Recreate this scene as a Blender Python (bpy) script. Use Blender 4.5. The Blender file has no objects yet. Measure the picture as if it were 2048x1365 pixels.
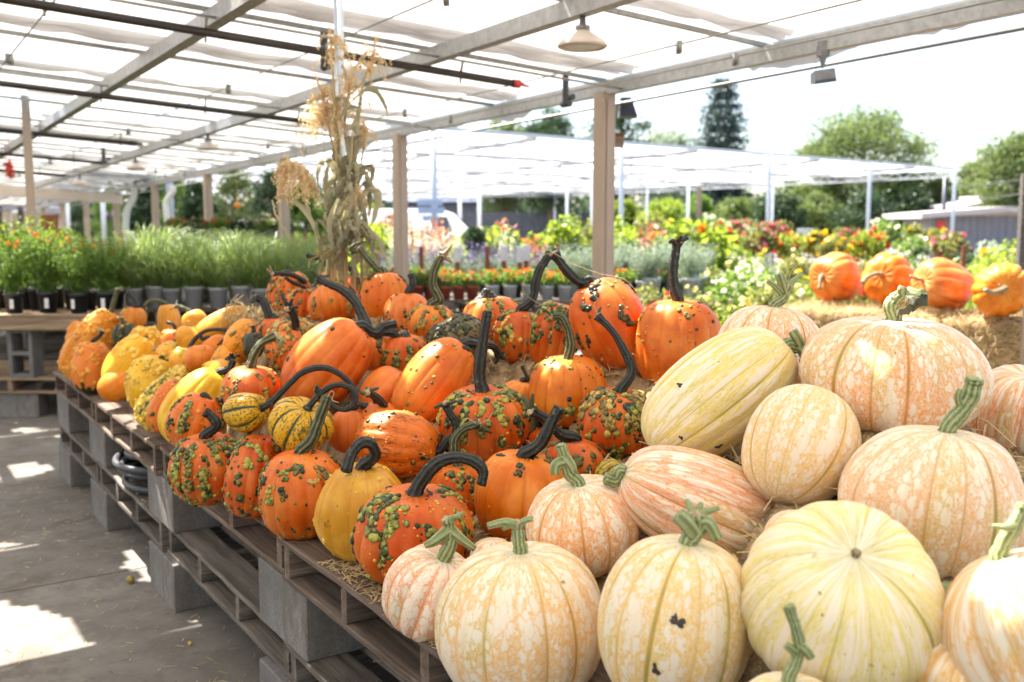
import bpy, math, random
import numpy as np
from mathutils import Vector, Matrix

# ------------------------------------------------------------------ camera, world, sun, exposure
scene = bpy.context.scene
EYE = 1.52
F_PX = 2000.0
PITCH = math.atan(227.5 / F_PX)
cam_d = bpy.data.cameras.new("camera")
cam = bpy.data.objects.new("camera", cam_d)
scene.collection.objects.link(cam)
cam.location = (0, 0, EYE)
cam.rotation_euler = (math.pi / 2 - PITCH, 0, 0)
cam_d.sensor_width = 36.0
cam_d.lens = 36.0 * F_PX / 2048.0
cam_d.clip_start = 0.05
cam_d.clip_end = 2000
cam_d.dof.use_dof = True
cam_d.dof.focus_distance = 2.5
cam_d.dof.aperture_fstop = 3.3
scene.camera = cam

SUN_AZ = math.radians(-48)      # light comes from ahead, a little to the left
SUN_EL = math.radians(58)
sun_dir = Vector((math.sin(SUN_AZ) * math.cos(SUN_EL), math.cos(SUN_AZ) * math.cos(SUN_EL), math.sin(SUN_EL)))
world = bpy.data.worlds.new("World")
scene.world = world
world.use_nodes = True
wn = world.node_tree
sky = wn.nodes.new("ShaderNodeTexSky")
sky.sky_type = 'NISHITA'
sky.sun_disc = False
sky.sun_elevation = SUN_EL
sky.sun_rotation = SUN_AZ
sky.air_density = 1.0
sky.dust_density = 2.0
bg = wn.nodes["Background"]
wn.links.new(sky.outputs[0], bg.inputs[0])
bg.inputs[1].default_value = 0.09
sun_l = bpy.data.lights.new("sun", 'SUN')
sun_l.energy = 4.9
sun_l.angle = math.radians(0.5)
sun_l.color = (1.0, 0.95, 0.87)
sun = bpy.data.objects.new("sun", sun_l)
scene.collection.objects.link(sun)
sun.rotation_euler = (-sun_dir).to_track_quat('-Z', 'Y').to_euler()
vs = scene.view_settings
vs.view_transform = 'Standard'
vs.look = 'None'
vs.exposure = 2.15
vs.gamma = 1.0
scene.render.engine = 'CYCLES'
cy = scene.cycles
cy.use_denoising = True
try:
    cy.denoiser = 'OPENIMAGEDENOISE'
except Exception:
    pass
cy.max_bounces = 8
cy.diffuse_bounces = 4
cy.glossy_bounces = 3
cy.transmission_bounces = 5
cy.transparent_max_bounces = 8
cy.sample_clamp_indirect = 6.0
cy.caustics_reflective = False
cy.caustics_refractive = False

# ------------------------------------------------------------------ pixel <-> world helpers
CP, SP = math.cos(PITCH), math.sin(PITCH)
FWD = np.array([0, CP, -SP]); UPV = np.array([0, SP, CP]); RGT = np.array([1.0, 0, 0])
CAM = np.array([0, 0, EYE])
def ray(x, y):
    return RGT * (x - 1024) + UPV * (682.5 - y) + FWD * F_PX
def P(x, y, Y):
    """the point seen at photo pixel x,y lying Y metres ahead"""
    r = ray(x, y)
    return CAM + r * (Y / r[1])
def px_m(p):
    """metres per photo pixel at the point p"""
    return float(np.dot(np.asarray(p) - CAM, FWD)) / F_PX
U = np.array([-0.546, 0.838, 0.0])     # along the aisle
A = np.array([0.838, 0.546, 0.0])      # across, away from the aisle
def G(a, t, z=0.0):
    p = A * a + U * t
    return np.array([p[0], p[1], z])
ANG_A = math.atan2(A[1], A[0])

# ------------------------------------------------------------------ object helpers
def link(o):
    scene.collection.objects.link(o)
    return o
def tag(o, label=None, cat=None, group=None, kind=None):
    if label: o["label"] = label
    if cat: o["category"] = cat
    if group: o["group"] = group
    if kind: o["kind"] = kind
    return o
def empty(name, label, cat, loc=(0, 0, 0), rz=0.0, group=None):
    o = bpy.data.objects.new(name, None)
    o.location = [float(v) for v in loc]
    o.rotation_euler = (0, 0, rz)
    o.empty_display_size = 0.05
    link(o)
    return tag(o, label, cat, group)
def copy_tree(o, parent=None):
    c = o.copy(); link(c); c.parent = parent
    for ch in list(o.children):
        copy_tree(ch, c)
    return c
def place(o, loc, rz=0.0, s=1.0, label=None, group=None):
    o.location = [float(v) for v in loc]
    o.rotation_euler = (0, 0, rz)
    o.scale = (s, s, s) if np.isscalar(s) else s
    if label: o["label"] = label
    if group: o["group"] = group
    return o

class MB:
    """collects vertices and faces, then builds ONE mesh object"""
    def __init__(s):
        s.V = []; s.F = []; s.n = 0; s.T = []
    def add(s, V, F, mi=0, tint=None):
        V = np.asarray(V, dtype=np.float64).reshape(-1, 3)
        F = np.asarray(F, dtype=np.int64)
        if len(V) == 0: return
        s.V.append(V); s.F.append((F + s.n, mi)); s.n += len(V)
        s.T.append(np.full(len(V), 0.5) if tint is None else np.broadcast_to(np.asarray(tint, dtype=float), (len(V),)))
    def box(s, x0, x1, y0, y1, z0, z1, mi=0, M=None, tint=None, jit=0.0, bev=0.0):
        if bev > 0:
            b = bev
            xs = (x0, x1); ys = (y0, y1); zs = (z0, z1)
            V = []
            for i, x in enumerate(xs):
                for j, y in enumerate(ys):
                    for k, z in enumerate(zs):
                        sx, sy, sz = (1 - 2 * i), (1 - 2 * j), (1 - 2 * k)
                        V += [(x, y + sy * b, z + sz * b), (x + sx * b, y, z + sz * b), (x + sx * b, y + sy * b, z)]
            V = np.array(V)
            def vid(i, j, k, ax): return ((i * 2 + j) * 2 + k) * 3 + ax
            Q = []; Tn = []
            for i in (0, 1):
                q = [vid(i, 0, 0, 0), vid(i, 1, 0, 0), vid(i, 1, 1, 0), vid(i, 0, 1, 0)]; Q.append(q if i else q[::-1])
                q = [vid(0, i, 0, 1), vid(0, i, 1, 1), vid(1, i, 1, 1), vid(1, i, 0, 1)]; Q.append(q if i else q[::-1])
                q = [vid(0, 0, i, 2), vid(1, 0, i, 2), vid(1, 1, i, 2), vid(0, 1, i, 2)]; Q.append(q if i else q[::-1])
            for i in (0, 1):
                for j in (0, 1):
                    Q.append([vid(i, j, 0, 0), vid(i, j, 1, 0), vid(i, j, 1, 1), vid(i, j, 0, 1)])
                    Q.append([vid(i, 0, j, 0), vid(i, 1, j, 0), vid(i, 1, j, 2), vid(i, 0, j, 2)])
                    Q.append([vid(0, i, j, 1), vid(1, i, j, 1), vid(1, i, j, 2), vid(0, i, j, 2)])
            for i in (0, 1):
                for j in (0, 1):
                    for k in (0, 1):
                        Tn.append([vid(i, j, k, 0), vid(i, j, k, 1), vid(i, j, k, 2)])
            if M is not None: V = V @ np.array(M)[:3, :3].T + np.array(M)[:3, 3]
            n0 = s.n
            s.add(V, Q, mi, tint)
            s.F.append((np.array(Tn) + n0, mi))
            return
        V = np.array([[x, y, z] for x in (x0, x1) for y in (y0, y1) for z in (z0, z1)], float)
        if jit: V += np.random.default_rng(int(abs(x0 * 1e4 + y0 * 1e3 + z0 * 77)) % 100000).uniform(-jit, jit, V.shape)
        if M is not None: V = V @ np.array(M)[:3, :3].T + np.array(M)[:3, 3]
        s.add(V, [[0, 1, 3, 2], [4, 6, 7, 5], [0, 4, 5, 1], [2, 3, 7, 6], [0, 2, 6, 4], [1, 5, 7, 3]], mi, tint)
    def bar(s, p, q, w, h=None, mi=0, tint=None, up=(0, 0, 1)):
        """rectangular bar from p to q"""
        h = w if h is None else h
        p = np.asarray(p, float); q = np.asarray(q, float)
        d = q - p; L = np.linalg.norm(d); d /= L
        u = np.asarray(up, float)
        if abs(np.dot(u, d)) > 0.98: u = np.array([0, 1.0, 0])
        sd = np.cross(d, u); sd /= np.linalg.norm(sd); u = np.cross(sd, d)
        V = [b + sd * a * w / 2 + u * c * h / 2 for b in (p, q) for a, c in ((-1, -1), (1, -1), (1, 1), (-1, 1))]
        s.add(V, [[0, 3, 2, 1], [4, 5, 6, 7], [0, 1, 5, 4], [1, 2, 6, 5], [2, 3, 7, 6], [3, 0, 4, 7]], mi, tint)
    def tube(s, pts, r, n=8, mi=0, tint=None, ridges=0, rd=0.0, twist=0.0, cap=True):
        pts = np.asarray(pts, float); m = len(pts)
        r = np.broadcast_to(np.asarray(r, float), (m,))
        T = np.gradient(pts, axis=0); T /= np.linalg.norm(T, axis=1)[:, None] + 1e-12
        u = np.array([0, 0, 1.0])
        if abs(np.dot(u, T[0])) > 0.9: u = np.array([1.0, 0, 0])
        N = np.zeros_like(pts)
        for i in range(m):
            u = u - T[i] * np.dot(u, T[i]); u /= np.linalg.norm(u) + 1e-12; N[i] = u
        B = np.cross(T, N)
        th = np.arange(n) * 2 * math.pi / n
        rr = np.ones((m, n))
        if ridges:
            ph = th[None, :] * ridges + np.linspace(0, twist, m)[:, None] * ridges
            rr = 1 + rd * np.cos(ph)
        thm = th[None, :] + 0 * rr
        V = pts[:, None, :] + (N[:, None, :] * np.cos(thm)[..., None] + B[:, None, :] * np.sin(thm)[..., None]) * (r[:, None] * rr)[..., None]
        V = V.reshape(-1, 3)
        i = np.arange(m - 1)[:, None] * n; j = np.arange(n)[None, :]; j2 = (j + 1) % n
        F = np.stack([i + j, i + j2, i + n + j2, i + n + j], -1).reshape(-1, 4)
        tt = rr.reshape(-1) if tint is None else tint
        if ridges: tt = ((rr - 1) / (2 * rd) + 0.5).reshape(-1)
        n0 = s.n
        s.add(V, F, mi, tt)
        if cap:
            for base, c, fl in ((0, pts[0], 1), ((m - 1) * n, pts[-1], 0)):
                k = s.n
                s.V.append(np.array([c])); s.T.append(np.array([0.5])); s.n += 1
                a = n0 + base + np.arange(n); b = n0 + base + (np.arange(n) + 1) % n
                cc = np.full(n, k)
                s.F.append((np.stack([cc, b, a] if fl else [cc, a, b], -1), mi))
    def ribbon(s, pts, side, w, mi=0, tint=None, fold=0.0):
        pts = np.asarray(pts, float); side = np.asarray(side, float); m = len(pts)
        w = np.broadcast_to(np.asarray(w, float), (m,))[:, None]
        T = np.gradient(pts, axis=0)
        nrm = np.cross(T, side); nrm /= np.linalg.norm(nrm, axis=1)[:, None] + 1e-12
        V = np.stack([pts - side * w / 2, pts + nrm * w * fold, pts + side * w / 2], 1).reshape(-1, 3)
        i = np.arange(m - 1)[:, None] * 3; j = np.arange(2)[None, :]
        F = np.stack([i + j, i + j + 1, i + 3 + j + 1, i + 3 + j], -1).reshape(-1, 4)
        s.add(V, F, mi, tint)
    def build(s, name, mats, parent=None, smooth=False, attrs=None, loc=None, rz=0.0):
        V = np.concatenate(s.V); T = np.concatenate(s.T)
        me = bpy.data.meshes.new(name)
        me.vertices.add(len(V)); me.vertices.foreach_set("co", V.astype(np.float32).ravel())
        nl = sum(f.size for f, _ in s.F); nf = sum(len(f) for f, _ in s.F)
        me.loops.add(nl); me.polygons.add(nf)
        me.loops.foreach_set("vertex_index", np.concatenate([f.ravel() for f, _ in s.F]).astype(np.int32))
        tot = np.concatenate([np.full(len(f), f.shape[1]) for f, _ in s.F])
        st = np.concatenate([[0], np.cumsum(tot)[:-1]])
        me.polygons.foreach_set("loop_start", st.astype(np.int32))
        me.polygons.foreach_set("material_index", np.concatenate([np.full(len(f), mi) for f, mi in s.F]).astype(np.int32))
        me.polygons.foreach_set("use_smooth", np.full(nf, bool(smooth)))
        at = me.attributes.new("tint", 'FLOAT', 'POINT'); at.data.foreach_set("value", T.astype(np.float32))
        for k, (ty, arr) in (attrs or {}).items():
            a_ = me.attributes.new(k, ty, 'POINT')
            a_.data.foreach_set("vector" if ty == 'FLOAT_VECTOR' else "value", np.asarray(arr, np.float32).ravel())
        me.update(calc_edges=True)
        for m in (mats if isinstance(mats, (list, tuple)) else [mats]): me.materials.append(m)
        o = bpy.data.objects.new(name, me); link(o)
        if parent is not None: o.parent = parent
        if loc is not None: o.location = [float(v) for v in loc]
        if rz: o.rotation_euler = (0, 0, rz)
        return o

def spline(pts, n=24):
    """Catmull-Rom through the points"""
    pts = np.asarray(pts, float)
    if len(pts) == 2: return np.linspace(pts[0], pts[1], n)
    Q = np.vstack([2 * pts[0] - pts[1], pts, 2 * pts[-1] - pts[-2]])
    out = []
    seg = len(pts) - 1
    for t in np.linspace(0, seg, n):
        i = min(int(t), seg - 1); f = t - i
        p0, p1, p2, p3 = Q[i], Q[i + 1], Q[i + 2], Q[i + 3]
        out.append(0.5 * ((2 * p1) + (-p0 + p2) * f + (2 * p0 - 5 * p1 + 4 * p2 - p3) * f * f + (-p0 + 3 * p1 - 3 * p2 + p3) * f ** 3))
    return np.array(out)

# ------------------------------------------------------------------ material helpers
def nt(name):
    m = bpy.data.materials.new(name); m.use_nodes = True
    return m, m.node_tree, m.node_tree.nodes["Principled BSDF"]
class N:
    """tiny node-graph writer"""
    def __init__(s, tree): s.t = tree
    def new(s, ty, **k):
        n = s.t.nodes.new(ty)
        for a, b in k.items(): setattr(n, a, b)
        return n
    def put(s, sock, v):
        if isinstance(v, bpy.types.NodeSocket): s.t.links.new(v, sock)
        elif v is not None:
            if isinstance(v, (tuple, list)) and sock.type == 'RGBA' and len(v) == 3: v = (*v, 1)
            sock.default_value = v
    def math(s, op, a, b=None, c=None, clamp=False):
        n = s.new("ShaderNodeMath", operation=op, use_clamp=clamp)
        s.put(n.inputs[0], a); s.put(n.inputs[1], b); s.put(n.inputs[2], c)
        return n.outputs[0]
    def mix(s, f, a, b, mode='MIX'):
        n = s.new("ShaderNodeMix", data_type='RGBA', blend_type=mode)
        s.put(n.inputs[0], f); s.put(n.inputs[6], a); s.put(n.inputs[7], b)
        return n.outputs[2]
    def ramp(s, f, stops, interp='LINEAR'):
        n = s.new("ShaderNodeValToRGB"); e = n.color_ramp.elements; n.color_ramp.interpolation = interp
        while len(e) < len(stops): e.new(0.5)
        for i, (p, c) in enumerate(stops):
            e[i].position = p; e[i].color = (*c, 1) if len(c) == 3 else c
        s.put(n.inputs[0], f); return n.outputs[0]
    def sstep(s, v, lo, hi):
        n = s.new("ShaderNodeMapRange", interpolation_type='SMOOTHSTEP')
        s.put(n.inputs[0], v); n.inputs[1].default_value = lo; n.inputs[2].default_value = hi
        return n.outputs[0]
    def noise(s, vec, scale, detail=4, rough=0.55, dist=0.0, out=0):
        n = s.new("ShaderNodeTexNoise"); s.put(n.inputs["Vector"], vec)
        n.inputs["Scale"].default_value = scale; n.inputs["Detail"].default_value = detail
        n.inputs["Roughness"].default_value = rough; n.inputs["Distortion"].default_value = dist
        return n.outputs[out]
    def voro(s, vec, scale, feature='F1', out=0, rand=1.0):
        n = s.new("ShaderNodeTexVoronoi", feature=feature); s.put(n.inputs["Vector"], vec)
        n.inputs["Scale"].default_value = scale; n.inputs["Randomness"].default_value = rand
        return n.outputs[out]
    def obj(s): return s.new("ShaderNodeTexCoord").outputs["Object"]
    def gen(s): return s.new("ShaderNodeTexCoord").outputs["Generated"]
    def pos(s): return s.new("ShaderNodeNewGeometry").outputs["Position"]
    def attr(s, name, out="Fac", ty='GEOMETRY'):
        n = s.new("ShaderNodeAttribute", attribute_type=ty, attribute_name=name); return n.outputs[out]
    def vmul(s, v, k):
        n = s.new("ShaderNodeVectorMath", operation='MULTIPLY'); s.put(n.inputs[0], v); n.inputs[1].default_value = k
        return n.outputs[0]
    def vadd(s, v, k):
        n = s.new("ShaderNodeVectorMath", operation='ADD'); s.put(n.inputs[0], v); s.put(n.inputs[1], k)
        return n.outputs[0]
    def bump(s, h, strength, dist, bsdf):
        n = s.new("ShaderNodeBump"); s.put(n.inputs["Height"], h)
        n.inputs["Strength"].default_value = strength; n.inputs["Distance"].default_value = dist
        s.t.links.new(n.outputs[0], bsdf.inputs["Normal"])

def m_plain(name, col, rough=0.6, var=0.15, scale=8.0, metal=0.0, bump=0.0, bdist=0.002, bscale=60):
    m, t, b = nt(name); n = N(t)
    f = n.noise(n.obj(), scale, 5, 0.6)
    lo = tuple(c * (1 - var) for c in col); hi = tuple(min(1, c * (1 + var)) for c in col)
    n.put(b.inputs["Base Color"], n.ramp(f, [(0.3, lo), (0.7, hi)]))
    b.inputs["Roughness"].default_value = rough; b.inputs["Metallic"].default_value = metal
    if bump: n.bump(n.noise(n.obj(), bscale, 4), bump, bdist, b)
    return m

def m_leaf(name, dark, light, transl=0.4, rough=0.5):
    m = bpy.data.materials.new(name); m.use_nodes = True; t = m.node_tree; n = N(t)
    b = t.nodes["Principled BSDF"]; out = t.nodes["Material Output"]
    f = n.attr("tint")
    c = n.mix(f, dark, light)
    c = n.mix(0.35, c, n.mix(n.noise(n.pos(), 3.0, 3), dark, light))
    n.put(b.inputs["Base Color"], c); b.inputs["Roughness"].default_value = rough
    tr = n.new("ShaderNodeBsdfTranslucent")
    n.put(tr.inputs[0], n.mix(0.5, c, (light[0] * 1.5, light[1] * 1.5, light[2] * 0.8)))
    mx = n.new("ShaderNodeMixShader"); mx.inputs[0].default_value = transl
    t.links.new(b.outputs[0], mx.inputs[1]); t.links.new(tr.outputs[0], mx.inputs[2]); t.links.new(mx.outputs[0], out.inputs[0])
    return m

def m_wood(name, c0, c1, scale=1.0, rough=0.8, knots=True):
    """sawn timber; the grain runs along the object's own X"""
    m, t, b = nt(name); n = N(t)
    co = n.vmul(n.obj(), (1.2 * scale, 22 * scale, 22 * scale))
    rnd = n.new("ShaderNodeObjectInfo").outputs["Random"]
    sh = n.new("ShaderNodeCombineXYZ"); n.put(sh.inputs[0], n.math('MULTIPLY', rnd, 37.0)); n.put(sh.inputs[1], n.math('MULTIPLY', rnd, 91.0))
    co = n.vadd(co, sh.outputs[0])
    g = n.noise(co, 1.6, 8, 0.65, 0.6)
    g2 = n.noise(n.vmul(co, (0.4, 3, 3)), 3.0, 4, 0.7)
    blot = n.noise(n.obj(), 4.0, 3)
    c = n.ramp(g, [(0.33, tuple(x * 0.6 for x in c0)), (0.5, tuple((x + y) / 2 for x, y in zip(c0, c1))), (0.66, tuple(x * 1.15 for x in c1))])
    c = n.mix(n.sstep(g2, 0.5, 0.62), c, n.mix(0.6, c, tuple(x * 0.45 for x in c0)))
    c = n.mix(n.math('MULTIPLY', blot, 0.45), c, tuple(x * 0.55 for x in c1))
    tone = n.math('MULTIPLY_ADD', rnd, 0.5, 0.75)
    hs = n.new("ShaderNodeHueSaturation"); n.put(hs.inputs["Value"], tone); n.put(hs.inputs["Color"], c)
    n.put(b.inputs["Base Color"], hs.outputs[0]); b.inputs["Roughness"].default_value = rough
    b.inputs["Specular IOR Level"].default_value = 0.25
    h = n.math('ADD', g, n.math('MULTIPLY', n.sstep(g2, 0.5, 0.6), -0.7))
    n.bump(h, 0.6, 0.003, b)
    return m
# ------------------------------------------------------------------ rind materials (object colour = the pumpkin's own colour)
def rind_common(n, t, b, col, rough=0.42, bumpk=0.5):
    o = n.obj()
    fine = n.noise(o, 260, 3)
    mid = n.noise(o, 42, 4, 0.6)
    h = n.math('ADD', n.math('MULTIPLY', fine, 0.3), n.math('MULTIPLY', mid, 0.7))
    n.put(b.inputs["Base Color"], col)
    n.put(b.inputs["Roughness"], n.math('MULTIPLY_ADD', mid, 0.22, rough - 0.08))
    b.inputs["Subsurface Weight"].default_value = 0.06
    b.inputs["Subsurface Radius"].default_value = (0.02, 0.008, 0.003)
    b.inputs["Subsurface Scale"].default_value = 0.3
    b.inputs["Specular IOR Level"].default_value = 0.34
    n.bump(h, bumpk, 0.0022, b)
def own_colour(n):
    oi = n.new("ShaderNodeObjectInfo")
    return oi.outputs["Color"], oi.outputs["Random"]
def shade(n, c, v=1.0, s=1.0, h=0.5):
    x = n.new("ShaderNodeHueSaturation"); x.inputs["Hue"].default_value = h
    x.inputs["Saturation"].default_value = s; x.inputs["Value"].default_value = v
    n.put(x.inputs["Color"], c); return x.outputs[0]
def shifted(n, v, rnd, k=50.0):
    sh = n.new("ShaderNodeCombineXYZ"); n.put(sh.inputs[0], n.math('MULTIPLY', rnd, k)); n.put(sh.inputs[2], n.math('MULTIPLY', rnd, k * 0.7))
    return n.vadd(v, sh.outputs[0])

def rind_plain():
    m, t, b = nt("rind_plain"); n = N(t)
    c, rnd = own_colour(n)
    o = shifted(n, n.obj(), rnd)
    big = n.noise(o, 9, 3); mer = shifted(n, n.attr("mer", "Vector"), rnd)
    streak = n.noise(n.vmul(mer, (9, 9, 1.2)), 1.0, 5, 0.6)
    col = n.mix(n.sstep(big, 0.35, 0.7), shade(n, c, 0.86, 1.05, 0.492), shade(n, c, 1.1, 0.98, 0.508))
    col = n.mix(n.math('MULTIPLY', n.sstep(streak, 0.5, 0.75), 0.35), col, shade(n, c, 0.72, 1.05, 0.49))
    rib = n.attr("rib")
    col = n.mix(n.math('MULTIPLY', n.sstep(rib, 0.55, 0.08), 0.42), col, shade(n, c, 0.7, 1.1, 0.488))
    spk = n.voro(o, 130); spm = n.math('MULTIPLY', n.sstep(spk, 0.16, 0.06), n.sstep(n.noise(o, 14, 2), 0.5, 0.62))
    col = n.mix(n.math('MULTIPLY', spm, 0.6), col, (0.62, 0.36, 0.12))
    # scars: short pale corky lines
    sc = n.noise(n.vmul(o, (1, 1, 3.5)), 26, 2, 0.4, 1.2)
    scm = n.math('MULTIPLY', n.sstep(n.math('ABSOLUTE', n.math('SUBTRACT', sc, 0.5)), 0.012, 0.002), n.sstep(n.noise(o, 7, 2), 0.57, 0.66))
    col = n.mix(n.math('MULTIPLY', scm, 0.7), col, (0.55, 0.33, 0.17))
    # corky brown blemishes
    bl = n.math('MULTIPLY', n.sstep(n.noise(o, 30, 6, 0.75), 0.60, 0.66), n.sstep(n.noise(o, 5, 1), 0.60, 0.68))
    col = n.mix(n.math('MULTIPLY', bl, 0.75), col, (0.16, 0.06, 0.025))
    # duller weathered side with fine dirt
    w_ = n.sstep(n.noise(o, 6, 4, 0.7), 0.50, 0.68)
    col = n.mix(n.math('MULTIPLY', w_, 0.22), col, (0.40, 0.17, 0.06))
    dirt = n.math('MULTIPLY', n.sstep(n.noise(o, 90, 4, 0.8), 0.60, 0.68), n.sstep(n.noise(o, 11, 2), 0.50, 0.60))
    col = n.mix(n.math('MULTIPLY', dirt, 0.45), col, (0.10, 0.055, 0.03))
    rind_common(n, t, b, col)
    return m
def rind_mottled():
    m, t, b = nt("rind_mottled"); n = N(t)
    c, rnd = own_colour(n)
    mer = shifted(n, n.attr("mer", "Vector"), rnd)
    net = n.noise(n.vmul(mer, (14, 14, 5)), 1.6, 8, 0.75, 0.4)
    patch = n.noise(n.vmul(mer, (1.4, 1.4, 1.2)), 1.0, 2)
    k = n.math('MULTIPLY', n.sstep(net, 0.46, 0.60), n.sstep(patch, 0.38, 0.58))
    col = n.mix(n.math('MULTIPLY', k, 0.92), c, (0.035, 0.03, 0.012))
    col = n.mix(n.math('MULTIPLY', n.sstep(n.attr("rib"), 0.3, 0.0), 0.4), col, shade(n, c, 0.55))
    rind_common(n, t, b, col)
    return m
def rind_striped():
    """yellow with dark green flecked bands in the furrows"""
    m, t, b = nt("rind_striped"); n = N(t)
    c, rnd = own_colour(n)
    mer = shifted(n, n.attr("mer", "Vector"), rnd)
    ns = n.noise(n.vmul(mer, (10, 10, 9)), 1.7, 6, 0.75)
    rib = n.attr("rib")
    band = n.sstep(n.math('ADD', rib, n.math('MULTIPLY', n.math('SUBTRACT', ns, 0.5), 1.1)), 0.52, 0.28)
    fleck = n.math('MULTIPLY', n.sstep(ns, 0.50, 0.55), n.sstep(n.noise(n.vmul(mer, (3, 3, 2.5)), 1.0, 2), 0.30, 0.46))
    col = n.mix(n.math('MAXIMUM', band, n.math('MULTIPLY', fleck, 0.85)), n.mix(n.noise(mer, 2.0, 2), shade(n, c, 0.85, 1.1, 0.49), c), (0.03, 0.055, 0.02))
    rind_common(n, t, b, col, 0.3, 0.2)
    return m
def rind_twotone():
    """orange above, dark green below with a ragged boundary"""
    m, t, b = nt("rind_twotone"); n = N(t)
    c, rnd = own_colour(n)
    mer = n.attr("mer", "Vector"); lat = n.attr("lat")
    ns = n.noise(n.vmul(mer, (3, 3, 1.2)), 1.6, 3)
    k = n.sstep(n.math('ADD', lat, n.math('MULTIPLY', n.math('SUBTRACT', ns, 0.5), 0.35)), 0.70, 0.715)
    col = n.mix(k, n.mix(n.noise(n.obj(), 12, 3), c, shade(n, c, 1.15, 0.95, 0.512)), (0.022, 0.035, 0.014))
    rind_common(n, t, b, col)
    return m
def rind_netted(name="rind_netted", streaky=0.0):
    """cream rind with an orange net round pale islands; object colour = the net's colour"""
    m, t, b = nt(name); n = N(t)
    c, rnd = own_colour(n)
    mer0 = n.attr("mer", "Vector"); mer = shifted(n, mer0, rnd)
    st_ = streaky > 0.5
    base = n.vmul(mer, (6.4, 6.4, 1.3) if st_ else (7.2, 7.2, 5.2))
    wob = n.noise(n.vmul(mer, (9, 9, 2.6 if st_ else 9)), 1.0, 4, 0.65, out=1)
    wv = n.new("ShaderNodeVectorMath", operation='MULTIPLY_ADD'); n.put(wv.inputs[0], wob); wv.inputs[1].default_value = (1.5, 1.5, 1.2); n.put(wv.inputs[2], base)
    base = wv.outputs[0]
    e1 = n.voro(base, 1.0, 'DISTANCE_TO_EDGE'); e2 = n.voro(base, 2.3, 'DISTANCE_TO_EDGE')
    area = n.noise(n.vmul(mer, (1.7, 1.7, 0.45 if st_ else 1.1)), 1.0, 3, 0.55)
    area2 = n.noise(n.vmul(mer, (6, 6, 0.9 if st_ else 4)), 1.0, 4, 0.65)
    rib = n.attr("rib"); lat = n.attr("lat")
    dens = n.math('ADD', n.math('ADD', area, n.math('MULTIPLY', n.math('SUBTRACT', area2, 0.5), 0.55)), n.math('MULTIPLY', n.math('SUBTRACT', 0.72, rib), 0.30))
    thr = n.new("ShaderNodeMapRange"); n.put(thr.inputs[0], dens); thr.inputs[1].default_value = 0.32; thr.inputs[2].default_value = 0.64; thr.inputs[3].default_value = 0.015; thr.inputs[4].default_value = 0.27
    isl = n.sstep(n.math('SUBTRACT', e1, thr.outputs[0]), 0.035, -0.02)
    fine = n.sstep(e2, 0.12, 0.03)
    matrix = n.math('MULTIPLY_ADD', fine, 0.52, 0.44)
    net = n.math('MULTIPLY', isl, matrix)
    furrow = n.math('MULTIPLY', n.sstep(n.math('ADD', rib, n.math('MULTIPLY', n.math('SUBTRACT', area2, 0.5), 0.9)), 0.50, 0.14), 0.8)
    sn = n.noise(n.vmul(mer, (10, 10, 0.55)), 1.0, 5, 0.65, 0.15)
    streak = n.math('MULTIPLY', n.sstep(sn, 0.50, 0.60), 0.20 + 0.46 * streaky)
    k = n.math('MAXIMUM', n.math('MAXIMUM', net, furrow), streak)
    cream = n.mix(n.noise(mer, 1.3, 3), (0.82, 0.68, 0.51), (0.86, 0.78, 0.66))
    green = n.sstep(n.noise(n.vmul(mer, (1.6, 1.6, 0.7)), 1.1, 3), 0.50, 0.64)
    vc = n.mix(n.math('MULTIPLY', green, 0.50), c, (0.56, 0.44, 0.08))
    cream = n.mix(n.math('MULTIPLY', green, 0.14), cream, (0.70, 0.64, 0.34))
    vc = n.mix(n.math('MULTIPLY', n.sstep(lat, 0.15, 0.02), 0.6), vc, (0.36, 0.40, 0.14))
    col = n.mix(k, cream, vc)
    o = shifted(n, n.obj(), rnd)
    sp = n.math('MULTIPLY', n.sstep(n.noise(o, 38, 5, 0.8), 0.64, 0.69), n.sstep(n.noise(o, 5, 1), 0.52, 0.62))
    col = n.mix(n.math('MULTIPLY', sp, 0.8), col, (0.13, 0.10, 0.04))
    fur2 = n.sstep(rib, 0.36, 0.10)
    col = n.mix(n.math('MULTIPLY', n.math('MULTIPLY', fur2, n.sstep(area, 0.42, 0.55)), 0.75), col, (0.26, 0.22, 0.045))
    col = n.mix(n.math('MULTIPLY', n.math('MULTIPLY', n.sstep(rib, 0.40, 0.10), n.sstep(area2, 0.34, 0.56)), 0.85), col, n.mix(n.math('MULTIPLY', green, 0.8), shade(n, c, 0.72), (0.30, 0.27, 0.05)))
    rind_common(n, t, b, col, 0.45, 0.22)
    n2 = [x for x in t.nodes if x.type == 'BUMP'][0]
    n2.inputs["Distance"].default_value = 0.0015
    return m
RIND = {'P': rind_plain(), 'M': rind_mottled(), 'S': rind_striped(), 'T': rind_twotone(), 'W': rind_netted(), 'L': rind_netted("rind_streaked", 1.0)}

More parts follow.
